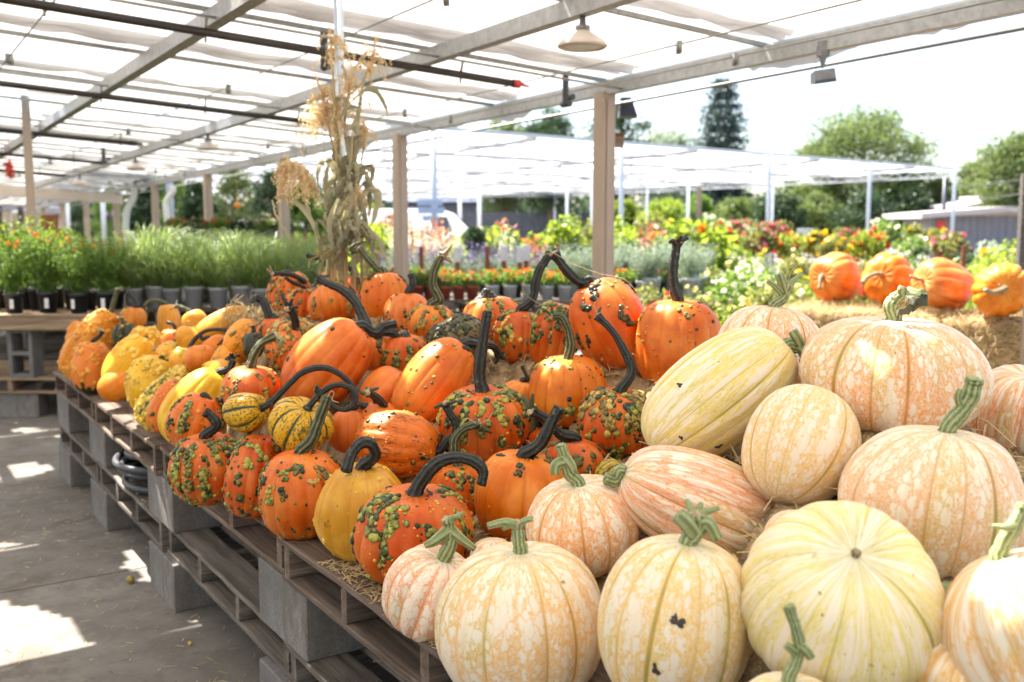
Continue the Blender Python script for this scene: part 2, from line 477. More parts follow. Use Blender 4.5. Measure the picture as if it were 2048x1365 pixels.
def wart_mat(name, dark, mid, light, rough=0.42):
    m, t, b = nt(name); n = N(t)
    f = n.attr("tint")
    sp = n.noise(n.obj(), 120, 4, 0.7)
    v = n.math('ADD', n.math('MULTIPLY', f, 0.75), n.math('MULTIPLY', n.math('SUBTRACT', sp, 0.5), 1.1))
    n.put(b.inputs["Base Color"], n.ramp(v, [(0.05, dark), (0.38, mid), (0.8, light)]))
    b.inputs["Roughness"].default_value = rough; b.inputs["Specular IOR Level"].default_value = 0.4
    n.bump(n.noise(n.obj(), 300, 3), 0.4, 0.0015, b)
    return m
WART = {
    'g': wart_mat("wart_green", (0.010, 0.020, 0.012), (0.060, 0.085, 0.020), (0.46, 0.42, 0.07)),
    'd': wart_mat("wart_dark", (0.012, 0.016, 0.010), (0.030, 0.036, 0.014), (0.16, 0.13, 0.03)),
    'o': wart_mat("wart_orange", (0.55, 0.20, 0.02), (0.72, 0.29, 0.03), (0.85, 0.45, 0.08)),
    'y': wart_mat("wart_yellow", (0.50, 0.32, 0.03), (0.72, 0.47, 0.05), (0.85, 0.62, 0.15)),
    'm': wart_mat("wart_olive", (0.05, 0.05, 0.015), (0.24, 0.16, 0.03), (0.62, 0.42, 0.10)),
}
def stem_mat(name, groove, body, ridge, rough=0.55):
    m, t, b = nt(name); n = N(t)
    f = n.attr("tint"); o = n.obj()
    v = n.math('ADD', f, n.math('MULTIPLY', n.math('SUBTRACT', n.noise(o, 55, 5, 0.7), 0.5), 0.8))
    c = n.ramp(v, [(0.15, groove), (0.55, body), (0.95, ridge)])
    pale = n.sstep(n.noise(o, 38, 4, 0.7), 0.62, 0.70)
    c = n.mix(n.math('MULTIPLY', pale, 0.35), c, (0.42, 0.36, 0.22))
    n.put(b.inputs["Base Color"], c); b.inputs["Roughness"].default_value = rough
    n.bump(n.math('ADD', n.noise(o, 180, 5, 0.7), n.math('MULTIPLY', n.noise(o, 45, 4, 0.7), 1.5)), 0.8, 0.0028, b)
    return m
STEM = {
    'k': stem_mat("stem_black", (0.004, 0.005, 0.005), (0.013, 0.017, 0.014), (0.045, 0.050, 0.036), 0.5),
    'g': stem_mat("stem_green", (0.020, 0.030, 0.010), (0.055, 0.072, 0.024), (0.20, 0.20, 0.09)),
    'p': stem_mat("stem_pale", (0.15, 0.18, 0.07), (0.27, 0.32, 0.13), (0.44, 0.47, 0.25)),
    'b': stem_mat("stem_tan", (0.10, 0.07, 0.03), (0.30, 0.22, 0.10), (0.55, 0.45, 0.25)),
}
CORK = m_plain("cork_end", (0.42, 0.32, 0.19), 0.85, 0.45, 90, bump=0.8, bdist=0.002, bscale=200)

# ------------------------------------------------------------------ everything else
M = {}
M['wood'] = m_wood("pallet_wood", (0.10, 0.068, 0.048), (0.27, 0.20, 0.155))
M['wood_grey'] = m_wood("grey_wood", (0.085, 0.07, 0.058), (0.235, 0.20, 0.165))
M['wood_tan'] = m_wood("tan_wood", (0.30, 0.19, 0.11), (0.55, 0.40, 0.27))
def concrete(name, c0, c1, pores=True, scale=1.0):
    m, t, b = nt(name); n = N(t); o = n.pos() if not pores else n.obj()
    f = n.noise(o, 2.2 * scale, 6, 0.65); g = n.noise(o, 90 * scale, 3)
    c = n.mix(n.sstep(f, 0.3, 0.7), c0, c1)
    c = n.mix(n.math('MULTIPLY', n.sstep(g, 0.35, 0.7), 0.35), c, tuple(x * 0.6 for x in c0))
    pk = n.voro(o, 190 * scale)
    stn = n.math('MULTIPLY', n.sstep(n.noise(n.vmul(o, (1, 1, 0.4)), 7, 5, 0.7), 0.52, 0.66), 0.55)
    if pores: c = n.mix(stn, c, (0.13, 0.10, 0.075)); c = n.mix(n.math('MULTIPLY', n.sstep(pk, 0.28, 0.08), 0.6), c, (0.06, 0.055, 0.05))
    n.put(b.inputs["Base Color"], c); b.inputs["Roughness"].default_value = 0.9
    b.inputs["Specular IOR Level"].default_value = 0.2
    n.bump(n.math('ADD', g, n.math('MULTIPLY', pk, 0.8)), 0.6 if pores else 0.25, 0.003, b)
    return m
M['block'] = concrete("cinder_block", (0.15, 0.142, 0.135), (0.27, 0.255, 0.24))
def floor_mat():
    m, t, b = nt("floor_concrete"); n = N(t); o = n.pos()
    big = n.noise(o, 0.9, 5, 0.6); mid = n.noise(o, 7, 6, 0.7)
    c = n.ramp(big, [(0.3, (0.13, 0.115, 0.098)), (0.5, (0.185, 0.168, 0.147)), (0.72, (0.25, 0.23, 0.205))])
    c = n.mix(n.math('MULTIPLY', n.sstep(mid, 0.40, 0.66), 0.55), c, (0.115, 0.098, 0.08))
    # broom marks
    br = n.noise(n.vmul(o, (160, 5, 1)), 1.0, 3)
    st = n.math('MULTIPLY', n.sstep(n.noise(o, 2.5, 5, 0.75), 0.54, 0.66), 0.6)
    c = n.mix(st, c, (0.11, 0.085, 0.065))
    spk = n.math('MULTIPLY', n.sstep(n.voro(o, 36), 0.13, 0.06), 0.5)
    c = n.mix(spk, c, (0.45, 0.36, 0.22))
    n.put(b.inputs["Base Color"], c); b.inputs["Roughness"].default_value = 0.85
    b.inputs["Specular IOR Level"].default_value = 0.25
    n.bump(n.math('ADD', n.math('MULTIPLY', br, 0.5), mid), 0.35, 0.003, b)
    return m
M['floor'] = floor_mat()
def straw_mat(name, c0, c1, c2):
    m, t, b = nt(name); n = N(t)
    o = n.obj()
    f = n.attr("tint")
    w = n.noise(n.vmul(o, (1, 1, 1)), 9, 3, out=1)
    wv = n.new("ShaderNodeVectorMath", operation='MULTIPLY_ADD'); n.put(wv.inputs[0], w); wv.inputs[1].default_value = (0.5, 0.5, 0.5); n.put(wv.inputs[2], o)
    s1 = n.noise(n.vmul(wv.outputs[0], (12, 130, 60)), 1, 3); s2 = n.noise(n.vmul(wv.outputs[0], (120, 14, 70)), 1, 3)
    g = n.math('MAXIMUM', s1, s2)
    c = n.ramp(n.math('ADD', n.math('MULTIPLY', g, 0.8), n.math('MULTIPLY', f, 0.3)), [(0.42, c0), (0.60, c1), (0.80, c2)])
    n.put(b.inputs["Base Color"], c); b.inputs["Roughness"].default_value = 0.75
    n.bump(g, 0.9, 0.012, b)
    return m
M['straw'] = straw_mat("straw", (0.10, 0.065, 0.03), (0.40, 0.27, 0.13), (0.66, 0.50, 0.28))
M['bale'] = straw_mat("bale_straw", (0.15, 0.09, 0.035), (0.42, 0.26, 0.10), (0.66, 0.46, 0.22))
M['blade'] = m_leaf("straw_blade", (0.34, 0.23, 0.10), (0.72, 0.57, 0.33), 0.25, 0.5)
M['galv'] = m_plain("galvanised_steel", (0.40, 0.40, 0.39), 0.5, 0.2, 25, 0.35, 0.2)
M['post'] = m_plain("tan_painted_steel", (0.44, 0.335, 0.25), 0.45, 0.06, 4)
M['pipe_dark'] = m_plain("dark_pipe", (0.045, 0.038, 0.033), 0.4, 0.25, 12, 0.3)
M['pipe_grey'] = m_plain("grey_conduit", (0.30, 0.30, 0.28), 0.45, 0.15, 12, 0.3)
M['pole'] = m_plain("bright_pole", (0.55, 0.60, 0.65), 0.35, 0.08, 10, 0.5)
M['white'] = m_plain("white_paint", (0.78, 0.78, 0.77), 0.4, 0.05, 5)
M['whitesteel'] = m_plain("white_steel", (0.60, 0.63, 0.66), 0.4, 0.05, 5)
M['lamp'] = m_plain("lamp_enamel", (0.66, 0.56, 0.47), 0.4, 0.05, 5)
M['lampglass'] = m_plain("lamp_lens", (0.74, 0.78, 0.74), 0.2, 0.1, 20)
M['darkmetal'] = m_plain("dark_metal", (0.07, 0.075, 0.085), 0.45, 0.2, 20, 0.2)
M['greymetal'] = m_plain("grey_metal", (0.22, 0.22, 0.23), 0.45, 0.2, 20, 0.2)
M['hose'] = m_plain("grey_hose", (0.05, 0.054, 0.06), 0.45, 0.15, 20)
M['rust'] = m_plain("rust_brown_stake", (0.24, 0.065, 0.035), 0.6, 0.25, 12)
M['red'] = m_plain("red_paint", (0.55, 0.05, 0.03), 0.5, 0.1, 10)
M['yellowplastic'] = m_plain("yellow_plastic", (0.75, 0.38, 0.02), 0.4, 0.1, 10)
M['orangeplastic'] = m_plain("orange_plastic", (0.85, 0.30, 0.02), 0.4, 0.05, 5)
M['teal'] = m_plain("teal_board", (0.02, 0.33, 0.30), 0.5, 0.05, 5)
M['bluepale'] = m_plain("pale_blue_board", (0.48, 0.55, 0.72), 0.5, 0.1, 6)
M['card'] = m_plain("white_card", (0.74, 0.72, 0.70), 0.6, 0.08, 30)
M['ink'] = m_plain("dark_ink", (0.05, 0.04, 0.035), 0.8, 0.2, 30)
M['pot_black'] = m_plain("black_plastic_pot", (0.018, 0.020, 0.026), 0.4, 0.2, 15)
M['pot_grey'] = m_plain("grey_plastic_pot", (0.42, 0.43, 0.46), 0.5, 0.1, 15)
M['pot_red'] = m_plain("red_plastic_pot", (0.36, 0.075, 0.045), 0.5, 0.15, 15)
M['pot_white'] = m_plain("pale_plastic_pot", (0.52, 0.54, 0.58), 0.5, 0.1, 15)
M['soil'] = m_plain("soil", (0.05, 0.035, 0.025), 0.95, 0.3, 40)
M['bark'] = m_plain("bark", (0.13, 0.10, 0.075), 0.9, 0.35, 20, bump=0.8, bdist=0.02, bscale=8)
M['ground'] = m_plain("gravel_ground", (0.20, 0.18, 0.15), 0.95, 0.2, 3, bump=0.4, bdist=0.01, bscale=30)
M['fence'] = m_plain("dark_fence", (0.055, 0.06, 0.08), 0.7, 0.25, 3)
M['wallgrey'] = m_plain("grey_wall", (0.22, 0.22, 0.25), 0.8, 0.12, 3)
M['roofpink'] = m_plain("pale_roof", (0.50, 0.44, 0.42), 0.7, 0.08, 3)
M['glass'] = m_plain("dark_glass", (0.05, 0.06, 0.08), 0.1, 0.1, 3)
M['green_dark'] = m_leaf("leaf_conifer", (0.014, 0.036, 0.034), (0.05, 0.09, 0.07), 0.15)
M['green_tree'] = m_leaf("leaf_tree", (0.05, 0.08, 0.03), (0.20, 0.26, 0.09), 0.45)
M['green_deep'] = m_leaf("leaf_deep", (0.010, 0.028, 0.015), (0.06, 0.11, 0.035), 0.3)
M['green_lime'] = m_leaf("leaf_lime", (0.10, 0.17, 0.02), (0.34, 0.42, 0.06), 0.5)
M['green_mid'] = m_leaf("leaf_mid", (0.04, 0.10, 0.02), (0.20, 0.31, 0.06), 0.5)
M['green_grass'] = m_leaf("leaf_grass", (0.06, 0.13, 0.03), (0.33, 0.42, 0.17), 0.45, 0.35)
M['green_silver'] = m_leaf("leaf_silver", (0.17, 0.24, 0.17), (0.40, 0.46, 0.38), 0.3)
M['green_rose'] = m_leaf("leaf_rose", (0.06, 0.09, 0.025), (0.27, 0.28, 0.08), 0.5)
M['leaf_red'] = m_leaf("leaf_red", (0.16, 0.045, 0.03), (0.42, 0.17, 0.11), 0.35)
for k_, c_ in dict(orange=(0.85, 0.22, 0.02), red=(0.70, 0.06, 0.03), yellow=(0.85, 0.55, 0.03), white=(0.85, 0.82, 0.72), pink=(0.75, 0.12, 0.25),
                   rose=(0.80, 0.42, 0.42), purple=(0.22, 0.17, 0.42), cream=(0.85, 0.75, 0.42)).items():
    M['fl_' + k_] = m_leaf("petal_" + k_, tuple(x * 0.75 for x in c_), c_, 0.35)
M['corn_leaf'] = m_leaf("dry_corn_leaf", (0.10, 0.095, 0.05), (0.52, 0.48, 0.33), 0.3, 0.6)
M['corn_stalk'] = m_leaf("dry_corn_stalk", (0.26, 0.20, 0.10), (0.50, 0.42, 0.22), 0.05, 0.5)
M['tassel'] = m_leaf("corn_tassel", (0.58, 0.42, 0.27), (0.86, 0.72, 0.52), 0.4, 0.6)
M['dryleaf'] = m_leaf("withered_leaf", (0.05, 0.05, 0.03), (0.17, 0.16, 0.10), 0.1, 0.8)
def cloth_mat(name, transl, col, dens):
    """woven shade cloth: part reflected, part let through"""
    m = bpy.data.materials.new(name); m.use_nodes = True; t = m.node_tree; n = N(t)
    out = t.nodes["Material Output"]; t.nodes.remove(t.nodes["Principled BSDF"])
    o = n.obj()
    f = n.noise(n.vmul(o, (1.2, 9, 1)), 2.0, 4, 0.6)
    c = n.mix(f, tuple(x * 0.86 for x in col), col)
    d = n.new("ShaderNodeBsdfDiffuse"); n.put(d.inputs[0], c)
    tr = n.new("ShaderNodeBsdfTranslucent"); n.put(tr.inputs[0], c)
    mx = n.new("ShaderNodeMixShader"); mx.inputs[0].default_value = transl
    t.links.new(d.outputs[0], mx.inputs[1]); t.links.new(tr.outputs[0], mx.inputs[2])
    t.links.new(mx.outputs[0], out.inputs[0])
    return m
M['cloth'] = cloth_mat("shade_cloth", 0.31, (0.90, 0.88, 0.84), 1)
M['cloth_fold'] = cloth_mat("folded_shade_cloth", 0.30, (0.82, 0.81, 0.81), 1)
M['cloth_white'] = cloth_mat("white_canopy_cloth", 0.6, (0.88, 0.90, 0.93), 1)
# ------------------------------------------------------------------ pumpkins
def ico(level=1):
    t = (1 + 5 ** 0.5) / 2
    V = [(-1, t, 0), (1, t, 0), (-1, -t, 0), (1, -t, 0), (0, -1, t), (0, 1, t), (0, -1, -t), (0, 1, -t), (t, 0, -1), (t, 0, 1), (-t, 0, -1), (-t, 0, 1)]
    V = [Vector(v).normalized() for v in V]
    F = [(0, 11, 5), (0, 5, 1), (0, 1, 7), (0, 7, 10), (0, 10, 11), (1, 5, 9), (5, 11, 4), (11, 10, 2), (10, 7, 6), (7, 1, 8),
         (3, 9, 4), (3, 4, 2), (3, 2, 6), (3, 6, 8), (3, 8, 9), (4, 9, 5), (2, 4, 11), (6, 2, 10), (8, 6, 7), (9, 8, 1)]
    for _ in range(level):
        mid = {}; F2 = []
        def m(a, b):
            k = (min(a, b), max(a, b))
            if k not in mid:
                V.append(((V[a] + V[b]) / 2).normalized()); mid[k] = len(V) - 1
            return mid[k]
        for a, b, c in F:
            x, y, z = m(a, b), m(b, c), m(c, a)
            F2 += [(a, x, z), (b, y, x), (c, z, y), (x, y, z)]
        F = F2
    return np.array([list(v) for v in V]), np.array(F)
ICO1 = ico(1); ICO2 = ico(2)

PUMPKINS = []      # (centre, horizontal radius, half height) for the straw beneath
def basis(axis):
    z = np.asarray(axis, float); z = z / np.linalg.norm(z)
    x = np.cross([0, 1.0, 0], z)
    if np.linalg.norm(x) < 0.2: x = np.cross([0, 0, 1.0], z)
    x /= np.linalg.norm(x); y = np.cross(z, x)
    return np.stack([x, y, z], 1)

def pumpkin(label, cx, cy, R, L, Y, axis=(0, 0, 1), rind='P', col=(0.80, 0.22, 0.02), ribs=(16, 0.06), warts=(), stem=None,
            pear=0.0, box=0.9, dim=0.12, bend=0.0, name="pumpkin", seed=None, lump=0.034, bumps=0, squash=1.0, group=None, res=(112, 64), extra=None, marks=()):
    """R, L: half width and half length along the axis, in photo pixels at the pumpkin's distance Y"""
    rs = np.random.default_rng(seed if seed is not None else int(cx * 13 + cy * 7))
    C = P(cx, cy, Y); k = px_m(C); R_ = R * k; L_ = L * k
    B = basis(axis)
    nb, rd = ribs
    rd = rd * 1.6; jit = rs.uniform(-1, 1, 4) * np.array([0.10, 0.07, 0.05, 0.03]); jp = rs.uniform(0, 6.28, 4)
    la = rs.normal(0, 1, 5) * lump; lp = rs.uniform(0, 6.28, 5); lq = rs.uniform(0, 6.28, 5)
    ra = rs.uniform(0.6, 1.3, nb + 1)
    th0 = rs.uniform(0, 6.28)
    def ribf(th):
        t_ = th + sum(jit[i] * np.sin((i + 1) * th + jp[i]) for i in range(4)) + th0
        ph = (t_ * nb / (2 * np.pi)) % nb
        f = np.abs(np.sin(np.pi * ph)) ** 0.62
        w = ra[np.minimum(np.round(ph).astype(int) % nb, nb)]
        return f, w
    def surf(th, ph):
        s, c = np.sin(ph), np.cos(ph)
        rr = np.abs(s) ** box
        rr = rr * (1 - pear * c + 0.35 * abs(pear) * (c * c - 0.3))
        f, w = ribf(th)
        rr = rr * (1 - rd * w * (1 - f) * (0.35 + 0.65 * s))
        for i in range(5):
            rr = rr * (1 + la[i] * np.cos((i % 3 + 1) * th + lp[i]) * np.sin((i // 2 + 1) * ph + lq[i]))
        z = L_ * c
        z = z - dim * L_ * np.exp(-(ph / 0.42) ** 2) * (1 + 0.25 * (f - 0.5) * (ph > 0.1)) + dim * 0.8 * L_ * np.exp(-((np.pi - ph) / 0.40) ** 2)
        x = R_ * rr * np.cos(th) * squash; y = R_ * rr * np.sin(th)
        x = x + bend * R_ * ((z / L_) ** 2 - 0.4)
        q = np.stack([x, y, z], -1)
        return q @ B.T, f
    nu, nv = res
    th = np.linspace(0, 2 * np.pi, nu, endpoint=False); ph = np.linspace(0.0, np.pi, nv)
    TH, PH = np.meshgrid(th, ph)
    V, f = surf(TH, PH)
    V = V.reshape(-1, 3)
    i = np.arange(nv - 1)[:, None] * nu; j = np.arange(nu)[None, :]; j2 = (j + 1) % nu
    F = np.stack([i + j, i + nu + j, i + nu + j2, i + j2], -1).reshape(-1, 4)
    mb = MB(); mb.add(V, F, 0)
    rib = f.ravel().copy(); lat = (PH / np.pi).ravel()
    rib = 1 - (1 - rib) * np.clip(np.sin(PH.ravel()) * 3, 0, 1)
    kk = R_ / 0.12
    mer = np.stack([np.cos(TH).ravel() * kk, np.sin(TH).ravel() * kk, (PH.ravel() / np.pi) * 2.4 * L_ / 0.12], -1)
    # extent and base
    zmin = V[:, 2].min(); xr = (V[:, 0].max() - V[:, 0].min()) / 2; yr = (V[:, 1].max() - V[:, 1].min()) / 2; zr = (V[:, 2].max() - zmin) / 2
    mid = (V.max(0) + V.min(0)) / 2
    base = C + np.array([mid[0], mid[1], zmin])
    off = C - base
    PUMPKINS.append((C + mid, (xr + yr) / 2, zr))
    # warts
    mats = [RIND[rind]]
    def nrm(t_, p_):
        e = 1e-3
        a, _ = surf(np.array([t_]), np.array([p_])); b, _ = surf(np.array([t_ + e]), np.array([p_])); c, _ = surf(np.array([t_]), np.array([p_ + e]))
        n_ = np.cross((c - a)[0], (b - a)[0])
        n_ /= np.linalg.norm(n_) + 1e-12
        if np.dot(n_, a[0]) < 0: n_ = -n_
        return a[0], n_
    near_th = math.atan2(np.dot(CAM - C, B[:, 1]), np.dot(CAM - C, B[:, 0]))
    spots = []
    for wspec in warts:
        cnt, pal, rlo, rhi, mode = wspec[:5]; cnt = int(cnt * 2.1); rlo *= 0.62; rhi *= 1.12
        lo, hi = (wspec[5], wspec[6]) if len(wspec) > 6 else (0.12, 0.82)
        made = 0
        while made < cnt:
            t_ = near_th + rs.uniform(-2.0, 2.0) if rs.random() < 0.85 else rs.uniform(0, 6.28)
            p_ = np.pi * rs.uniform(lo, hi)
            if mode == 's':
                spots.append((t_, p_, rlo + (rhi - rlo) * rs.random() ** 1.5, pal, rs.normal(0.4, 0.28))); made += 1
            elif mode == 'c':
                nn = int(rs.integers(4, 22)); tone = rs.normal(0.48, 0.24)
                dt = 0.0; dp = 0.0
                for _ in range(nn):
                    rw = rlo + (rhi - rlo) * rs.random() ** 1.8
                    spots.append((t_ + dt, p_ + dp, rw, pal, tone + rs.normal(0, 0.22))); made += 1
                    stp = rw * k * 0.95
                    dt += rs.normal(0, 0.55) * stp / (R_ * max(0.3, math.sin(p_))); dp += rs.normal(0.35, 0.8) * stp / L_
                    if p_ + dp > 3.0 or p_ + dp < 0.1: break
            elif mode == 'r':     # runs down a rib
                nn = int(rs.integers(12, 34)); tone = rs.normal(0.45, 0.18)
                kf = round((t_ + th0) * nb / (2 * np.pi)) + 0.5
                t0 = kf * 2 * np.pi / nb - th0
                p_ = np.pi * rs.uniform(lo, lo + (hi - lo) * 0.6)
                for _ in range(nn):
                    rw = rlo + (rhi - rlo) * rs.random() ** 1.8
                    lat_ = rs.normal(0, 0.75) * rw * k * 1.3 / (R_ * max(0.3, math.sin(p_)))
                    spots.append((t0 + lat_, p_, rw, pal, tone + rs.normal(0, 0.22))); made += 1
                    p_ += rs.uniform(0.15, 0.75) * rw * k / L_
                    if p_ > np.pi * hi: break
    pals = []
    for (t_, p_, rw, pal, tone) in spots:
        if pal not in pals: pals.append(pal)
    mats += [WART[q] for q in pals]
    if spots:
        TV = []; 
        for (t_, p_, rw, pal, tone) in spots:
            a, n_ = nrm(t_, p_)
            r_ = rw * k
            Bn = basis(n_)
            big = r_ > 0.006
            IV, IF = ICO2 if (big and Y < 3.3) else ICO1
            q = IV * (1 + rs.normal(0, 0.07, (len(IV), 1)))
            q = q * np.array([r_ * rs.uniform(0.8, 1.25), r_ * rs.uniform(0.8, 1.25), r_ * rs.uniform(0.45, 0.75)])
            q = q @ Bn.T + a + n_ * r_ * 0.06
            tt = np.clip(tone + (IV[:, 2] * 0.18), 0, 1)
            mb.add(q, IF, 1 + pals.index(pal), tt)
            m_ = len(q)
            rib = np.concatenate([rib, np.ones(m_)]); lat = np.concatenate([lat, np.full(m_, 0.5)]); mer = np.concatenate([mer, np.zeros((m_, 3))])
    if bumps:
        for _ in range(bumps):
            t_ = near_th + rs.uniform(-2, 2); p_ = np.pi * rs.uniform(0.1, 0.85)
            a, n_ = nrm(t_, p_); r_ = rs.uniform(1.6, 4.6) * k
            IV, IF = ICO1
            q = (IV * np.array([r_, r_, r_ * 0.7])) @ basis(n_).T + a - n_ * r_ * 0.12
            mb.add(q, IF, 0, 0.5); m_ = len(q)
            rib = np.concatenate([rib, np.ones(m_)]); lat = np.concatenate([lat, np.full(m_, 0.4)])
            mer = np.concatenate([mer, np.full((m_, 3), 0.0) + np.array([np.cos(t_) * kk, np.sin(t_) * kk, p_ / np.pi * 2.4 * L_ / 0.12])])
    for i_ in range(len(mb.V)): mb.V[i_] = mb.V[i_] + off
    root = empty(name, label, name, base, 0, group)
    body = mb.build("rind", mats, root, smooth=True, attrs={"rib": ('FLOAT', rib), "lat": ('FLOAT', lat), "mer": ('FLOAT_VECTOR', mer)})
    body.color = (*col, 1)
    for (mx, my, ma, mb_) in marks:
        d_ = ray(mx, my); d_ = d_ / np.linalg.norm(d_); W_ = V + C - CAM; s_ = W_ @ d_
        dist = np.linalg.norm(W_ - s_[:, None] * d_, axis=1); cand = np.where(dist < dist.min() + 0.012)[0]; vi = cand[np.argmin(s_[cand])]
        n_ = nrm(float(TH.ravel()[vi]), float(PH.ravel()[vi]))[1]; Bn = basis(n_); q = ICO2[0].copy(); an = np.arctan2(q[:, 1], q[:, 0])
        q[:, :2] *= (1 + 0.3 * np.sin(3 * an + mx) + 0.2 * np.sin(5 * an + my))[:, None]
        q = q * np.array([ma * k, mb_ * k, 0.0022]) @ Bn.T + V[vi] + off
        s2 = MB(); s2.add(q, ICO2[1], 0, 0.5); s2.build("scar", M['ink'] if 'M' in globals() else None, root, smooth=True)
    if stem:
        sk, r0, r1, pts = stem[:4]; opt = stem[4] if len(stem) > 4 else {}
        pole, _ = surf(np.array([0.0]), np.array([0.0])); pole = pole[0] + C
        ax = B[:, 2]
        W = [pole - ax * 0.012, pole + ax * 0.008]
        dy = opt.get('dy', 0.0)
        n_p = len(pts)
        for q_, (x, y) in enumerate(pts):
            W.append(P(x, y, pole[1] + dy * (q_ + 1) / n_p))
        r0m, r1m = r0 * k, r1 * k
        nS = 10 + 7 * len(pts)
        path = spline(W, nS)
        for _ in range(7): path[1:-1] = path[1:-1] * 0.5 + (path[:-2] + path[2:]) * 0.25
        path[1:-1] += rs.normal(0, r1 * k * 0.03, path[1:-1].shape)
        s_ = np.linspace(0, 1, nS)
        rad = r0m + (r1m - r0m) * np.clip(s_ * 1.15, 0, 1)
        rad = rad * 0.80 * (1 + 1.35 * np.exp(-(s_ / 0.07) ** 2))
        rad = rad * (1 + 0.05 * np.sin(s_ * 17 + rs.uniform(0, 6)))
        end = opt.get('end', 'k')
        rad[-3:] *= np.array([1.12, 1.32, 1.28]) if end != 'c' else np.array([1.0, 1.08, 1.05])
        sb = MB()
        nr = opt.get('ridges', 7) if sk in 'kgb' else 9
        sb.tube(path - base, rad, 30, 0, ridges=nr, rd=0.10 if sk != 'p' else 0.06, twist=rs.uniform(-0.7, 0.7))
        wv = sb.V[0]; wv[:len(path) * 30] += rs.normal(0, r1 * k * 0.035, (len(path) * 30, 3))
        so = sb.build("stem", [STEM[sk], CORK], root, smooth=True)
        if Y < 6:
            eb = MB()
            e = path[-1]; d = path[-1] - path[-3]; d /= np.linalg.norm(d)
            re = rad[-1]
            q = ICO2[0] * (1 + rs.normal(0, 0.16, (len(ICO2[0]), 1))) * re * 0.92
            qd = q @ d
            q = q - np.outer(qd, d) * 0.65
            eb.add(q + e + d * re * 0.1 - base, ICO2[1], 0 if end == 'c' else 1, 0.6)
            if end != 'c':
                ns = opt.get('spurs', 2 if rs.random() < 0.6 else 3)
                for _ in range(ns):
                    v = rs.normal(0, 1, 3); v -= d * np.dot(v, d); v /= np.linalg.norm(v)
                    v = v + d * rs.uniform(-0.2, 0.7)
                    ln = re * rs.uniform(1.3, 3.2)
                    pp = [e - d * re * 0.8, e + v * re * 0.9, e + v * ln + np.array([0, 0, re * rs.uniform(-0.6, 0.6)])]
                    eb.tube(spline(pp, 7) - base, np.linspace(re * 0.65, re * 0.28, 7), 9, 0, 0.5)
            for br in opt.get('branch', []):      # [(t along stem, r px, [(x,y)...])]
                i0 = int(br[0] * (nS - 1))
                pp = [path[i0]] + [P(x, y, path[i0][1] - 0.01) for x, y in br[2]]
                eb.tube(spline(pp, 12) - base, np.linspace(br[1] * k, br[1] * k * (br[3] if len(br) > 3 else 0.7), 12), 14, 0, ridges=5, rd=0.12)
            eb.build("stem_end", [STEM[opt.get('endmat', sk)], CORK], so, smooth=True)
            for tn in opt.get('tendril', []):
                tb = MB()
                pp = [P(x, y, path[-1][1] - 0.02) for x, y in tn]
                tb.tube(spline(pp, 30) - base, 0.0011, 5, 0, 0.9)
                tb.build("tendril", STEM['b'], so, smooth=True)
    if extra: extra(root, C, base, k)
    return root
OR = (0.70, 0.150, 0.008); OD = (0.64, 0.120, 0.007); OL = (0.76, 0.21, 0.014); YL = (0.80, 0.45, 0.025); YO = (0.78, 0.29, 0.014); MU = (0.68, 0.34, 0.038)
V_OR = (0.82, 0.32, 0.055); V_YE = (0.80, 0.55, 0.10); V_PK = (0.80, 0.29, 0.10); V_PE = (0.80, 0.38, 0.09)
K = 'k'
def gs(n=150, lo=2.6, hi=5.2): return [(n, 'g', lo, hi, 'r'), (n // 2, 'g', lo, hi * 0.9, 'c'), (n // 6, 'g', lo * 0.6, hi * 0.8, 's'), (n // 6, 'o', 1.5, 3.5, 's')]

# ---- front row on the pallets
pumpkin("warty orange pumpkin with a short bent stem, leftmost warty one on the pallet edge", 417, 937, 76, 76, 3.13,
        (-0.05, -0.1, 1), col=OD, ribs=(14, 0.07), warts=gs(260, 2.8, 5.5), stem=(K, 13, 11, [(434, 852), (425, 835), (412, 825)], {'end': 'c'}), dim=0.16)
pumpkin("tilted narrow orange pumpkin with small green warts wedged between two larger ones on the edge", 509, 952, 58, 92, 2.98,
        (0.18, 0.1, 1), col=OD, ribs=(12, 0.05), warts=[(70, 'g', 2.5, 5, 'r'), (60, 'g', 2, 4.5, 's'), (60, 'g', 2.5, 5, 'c')])
pumpkin("bright orange pumpkin with yellow-green warts and brown scabs under a tall straight striped stem", 605, 988, 89, 95, 2.80,
        (0.0, -0.05, 1), col=OR, ribs=(16, 0.05), warts=[(150, 'g', 2.5, 5.2, 'r'), (110, 'm', 2.5, 5.2, 'c'), (40, 'g', 2, 4, 's')],
        stem=('g', 17, 12, [(624, 880), (640, 835), (655, 795)], {'end': 'c', 'ridges': 7, 'tendril': [[(655, 795), (662, 783), (668, 787), (664, 800), (678, 806)]]}), dim=0.1)
pumpkin("mustard yellow pumpkin with a few knobbly bumps and an arched black stem", 726, 1022, 95, 103, 2.62, (0.02, -0.08, 1), col=MU, ribs=(14, 0.035), pear=0.06,
        warts=[(34, 'y', 2, 6, 'c'), (12, 'y', 1.5, 4, 's')], bumps=25,
        stem=(K, 15, 12, [(752, 912), (742, 888), (722, 886), (702, 910), (692, 942)], {'end': 'c', 'dy': -0.07, 'ridges': 6}), dim=0.14)
pumpkin("squat orange pumpkin crowded with big green warts below the thick black hooked stem", 829, 1070, 121, 104, 2.42, (0.05, -0.12, 1), col=OD, ribs=(16, 0.08),
        warts=[(230, 'g', 3.5, 7.5, 'r', 0.1, 0.75), (120, 'g', 3.5, 8, 'c'), (50, 'g', 2.5, 6, 's'), (60, 'o', 2, 5, 's')],
        stem=(K, 19, 12, [(848, 955), (875, 925), (915, 914), (952, 925), (968, 945), (962, 968)], {'end': 'c', 'dy': -0.03}), dim=0.16)
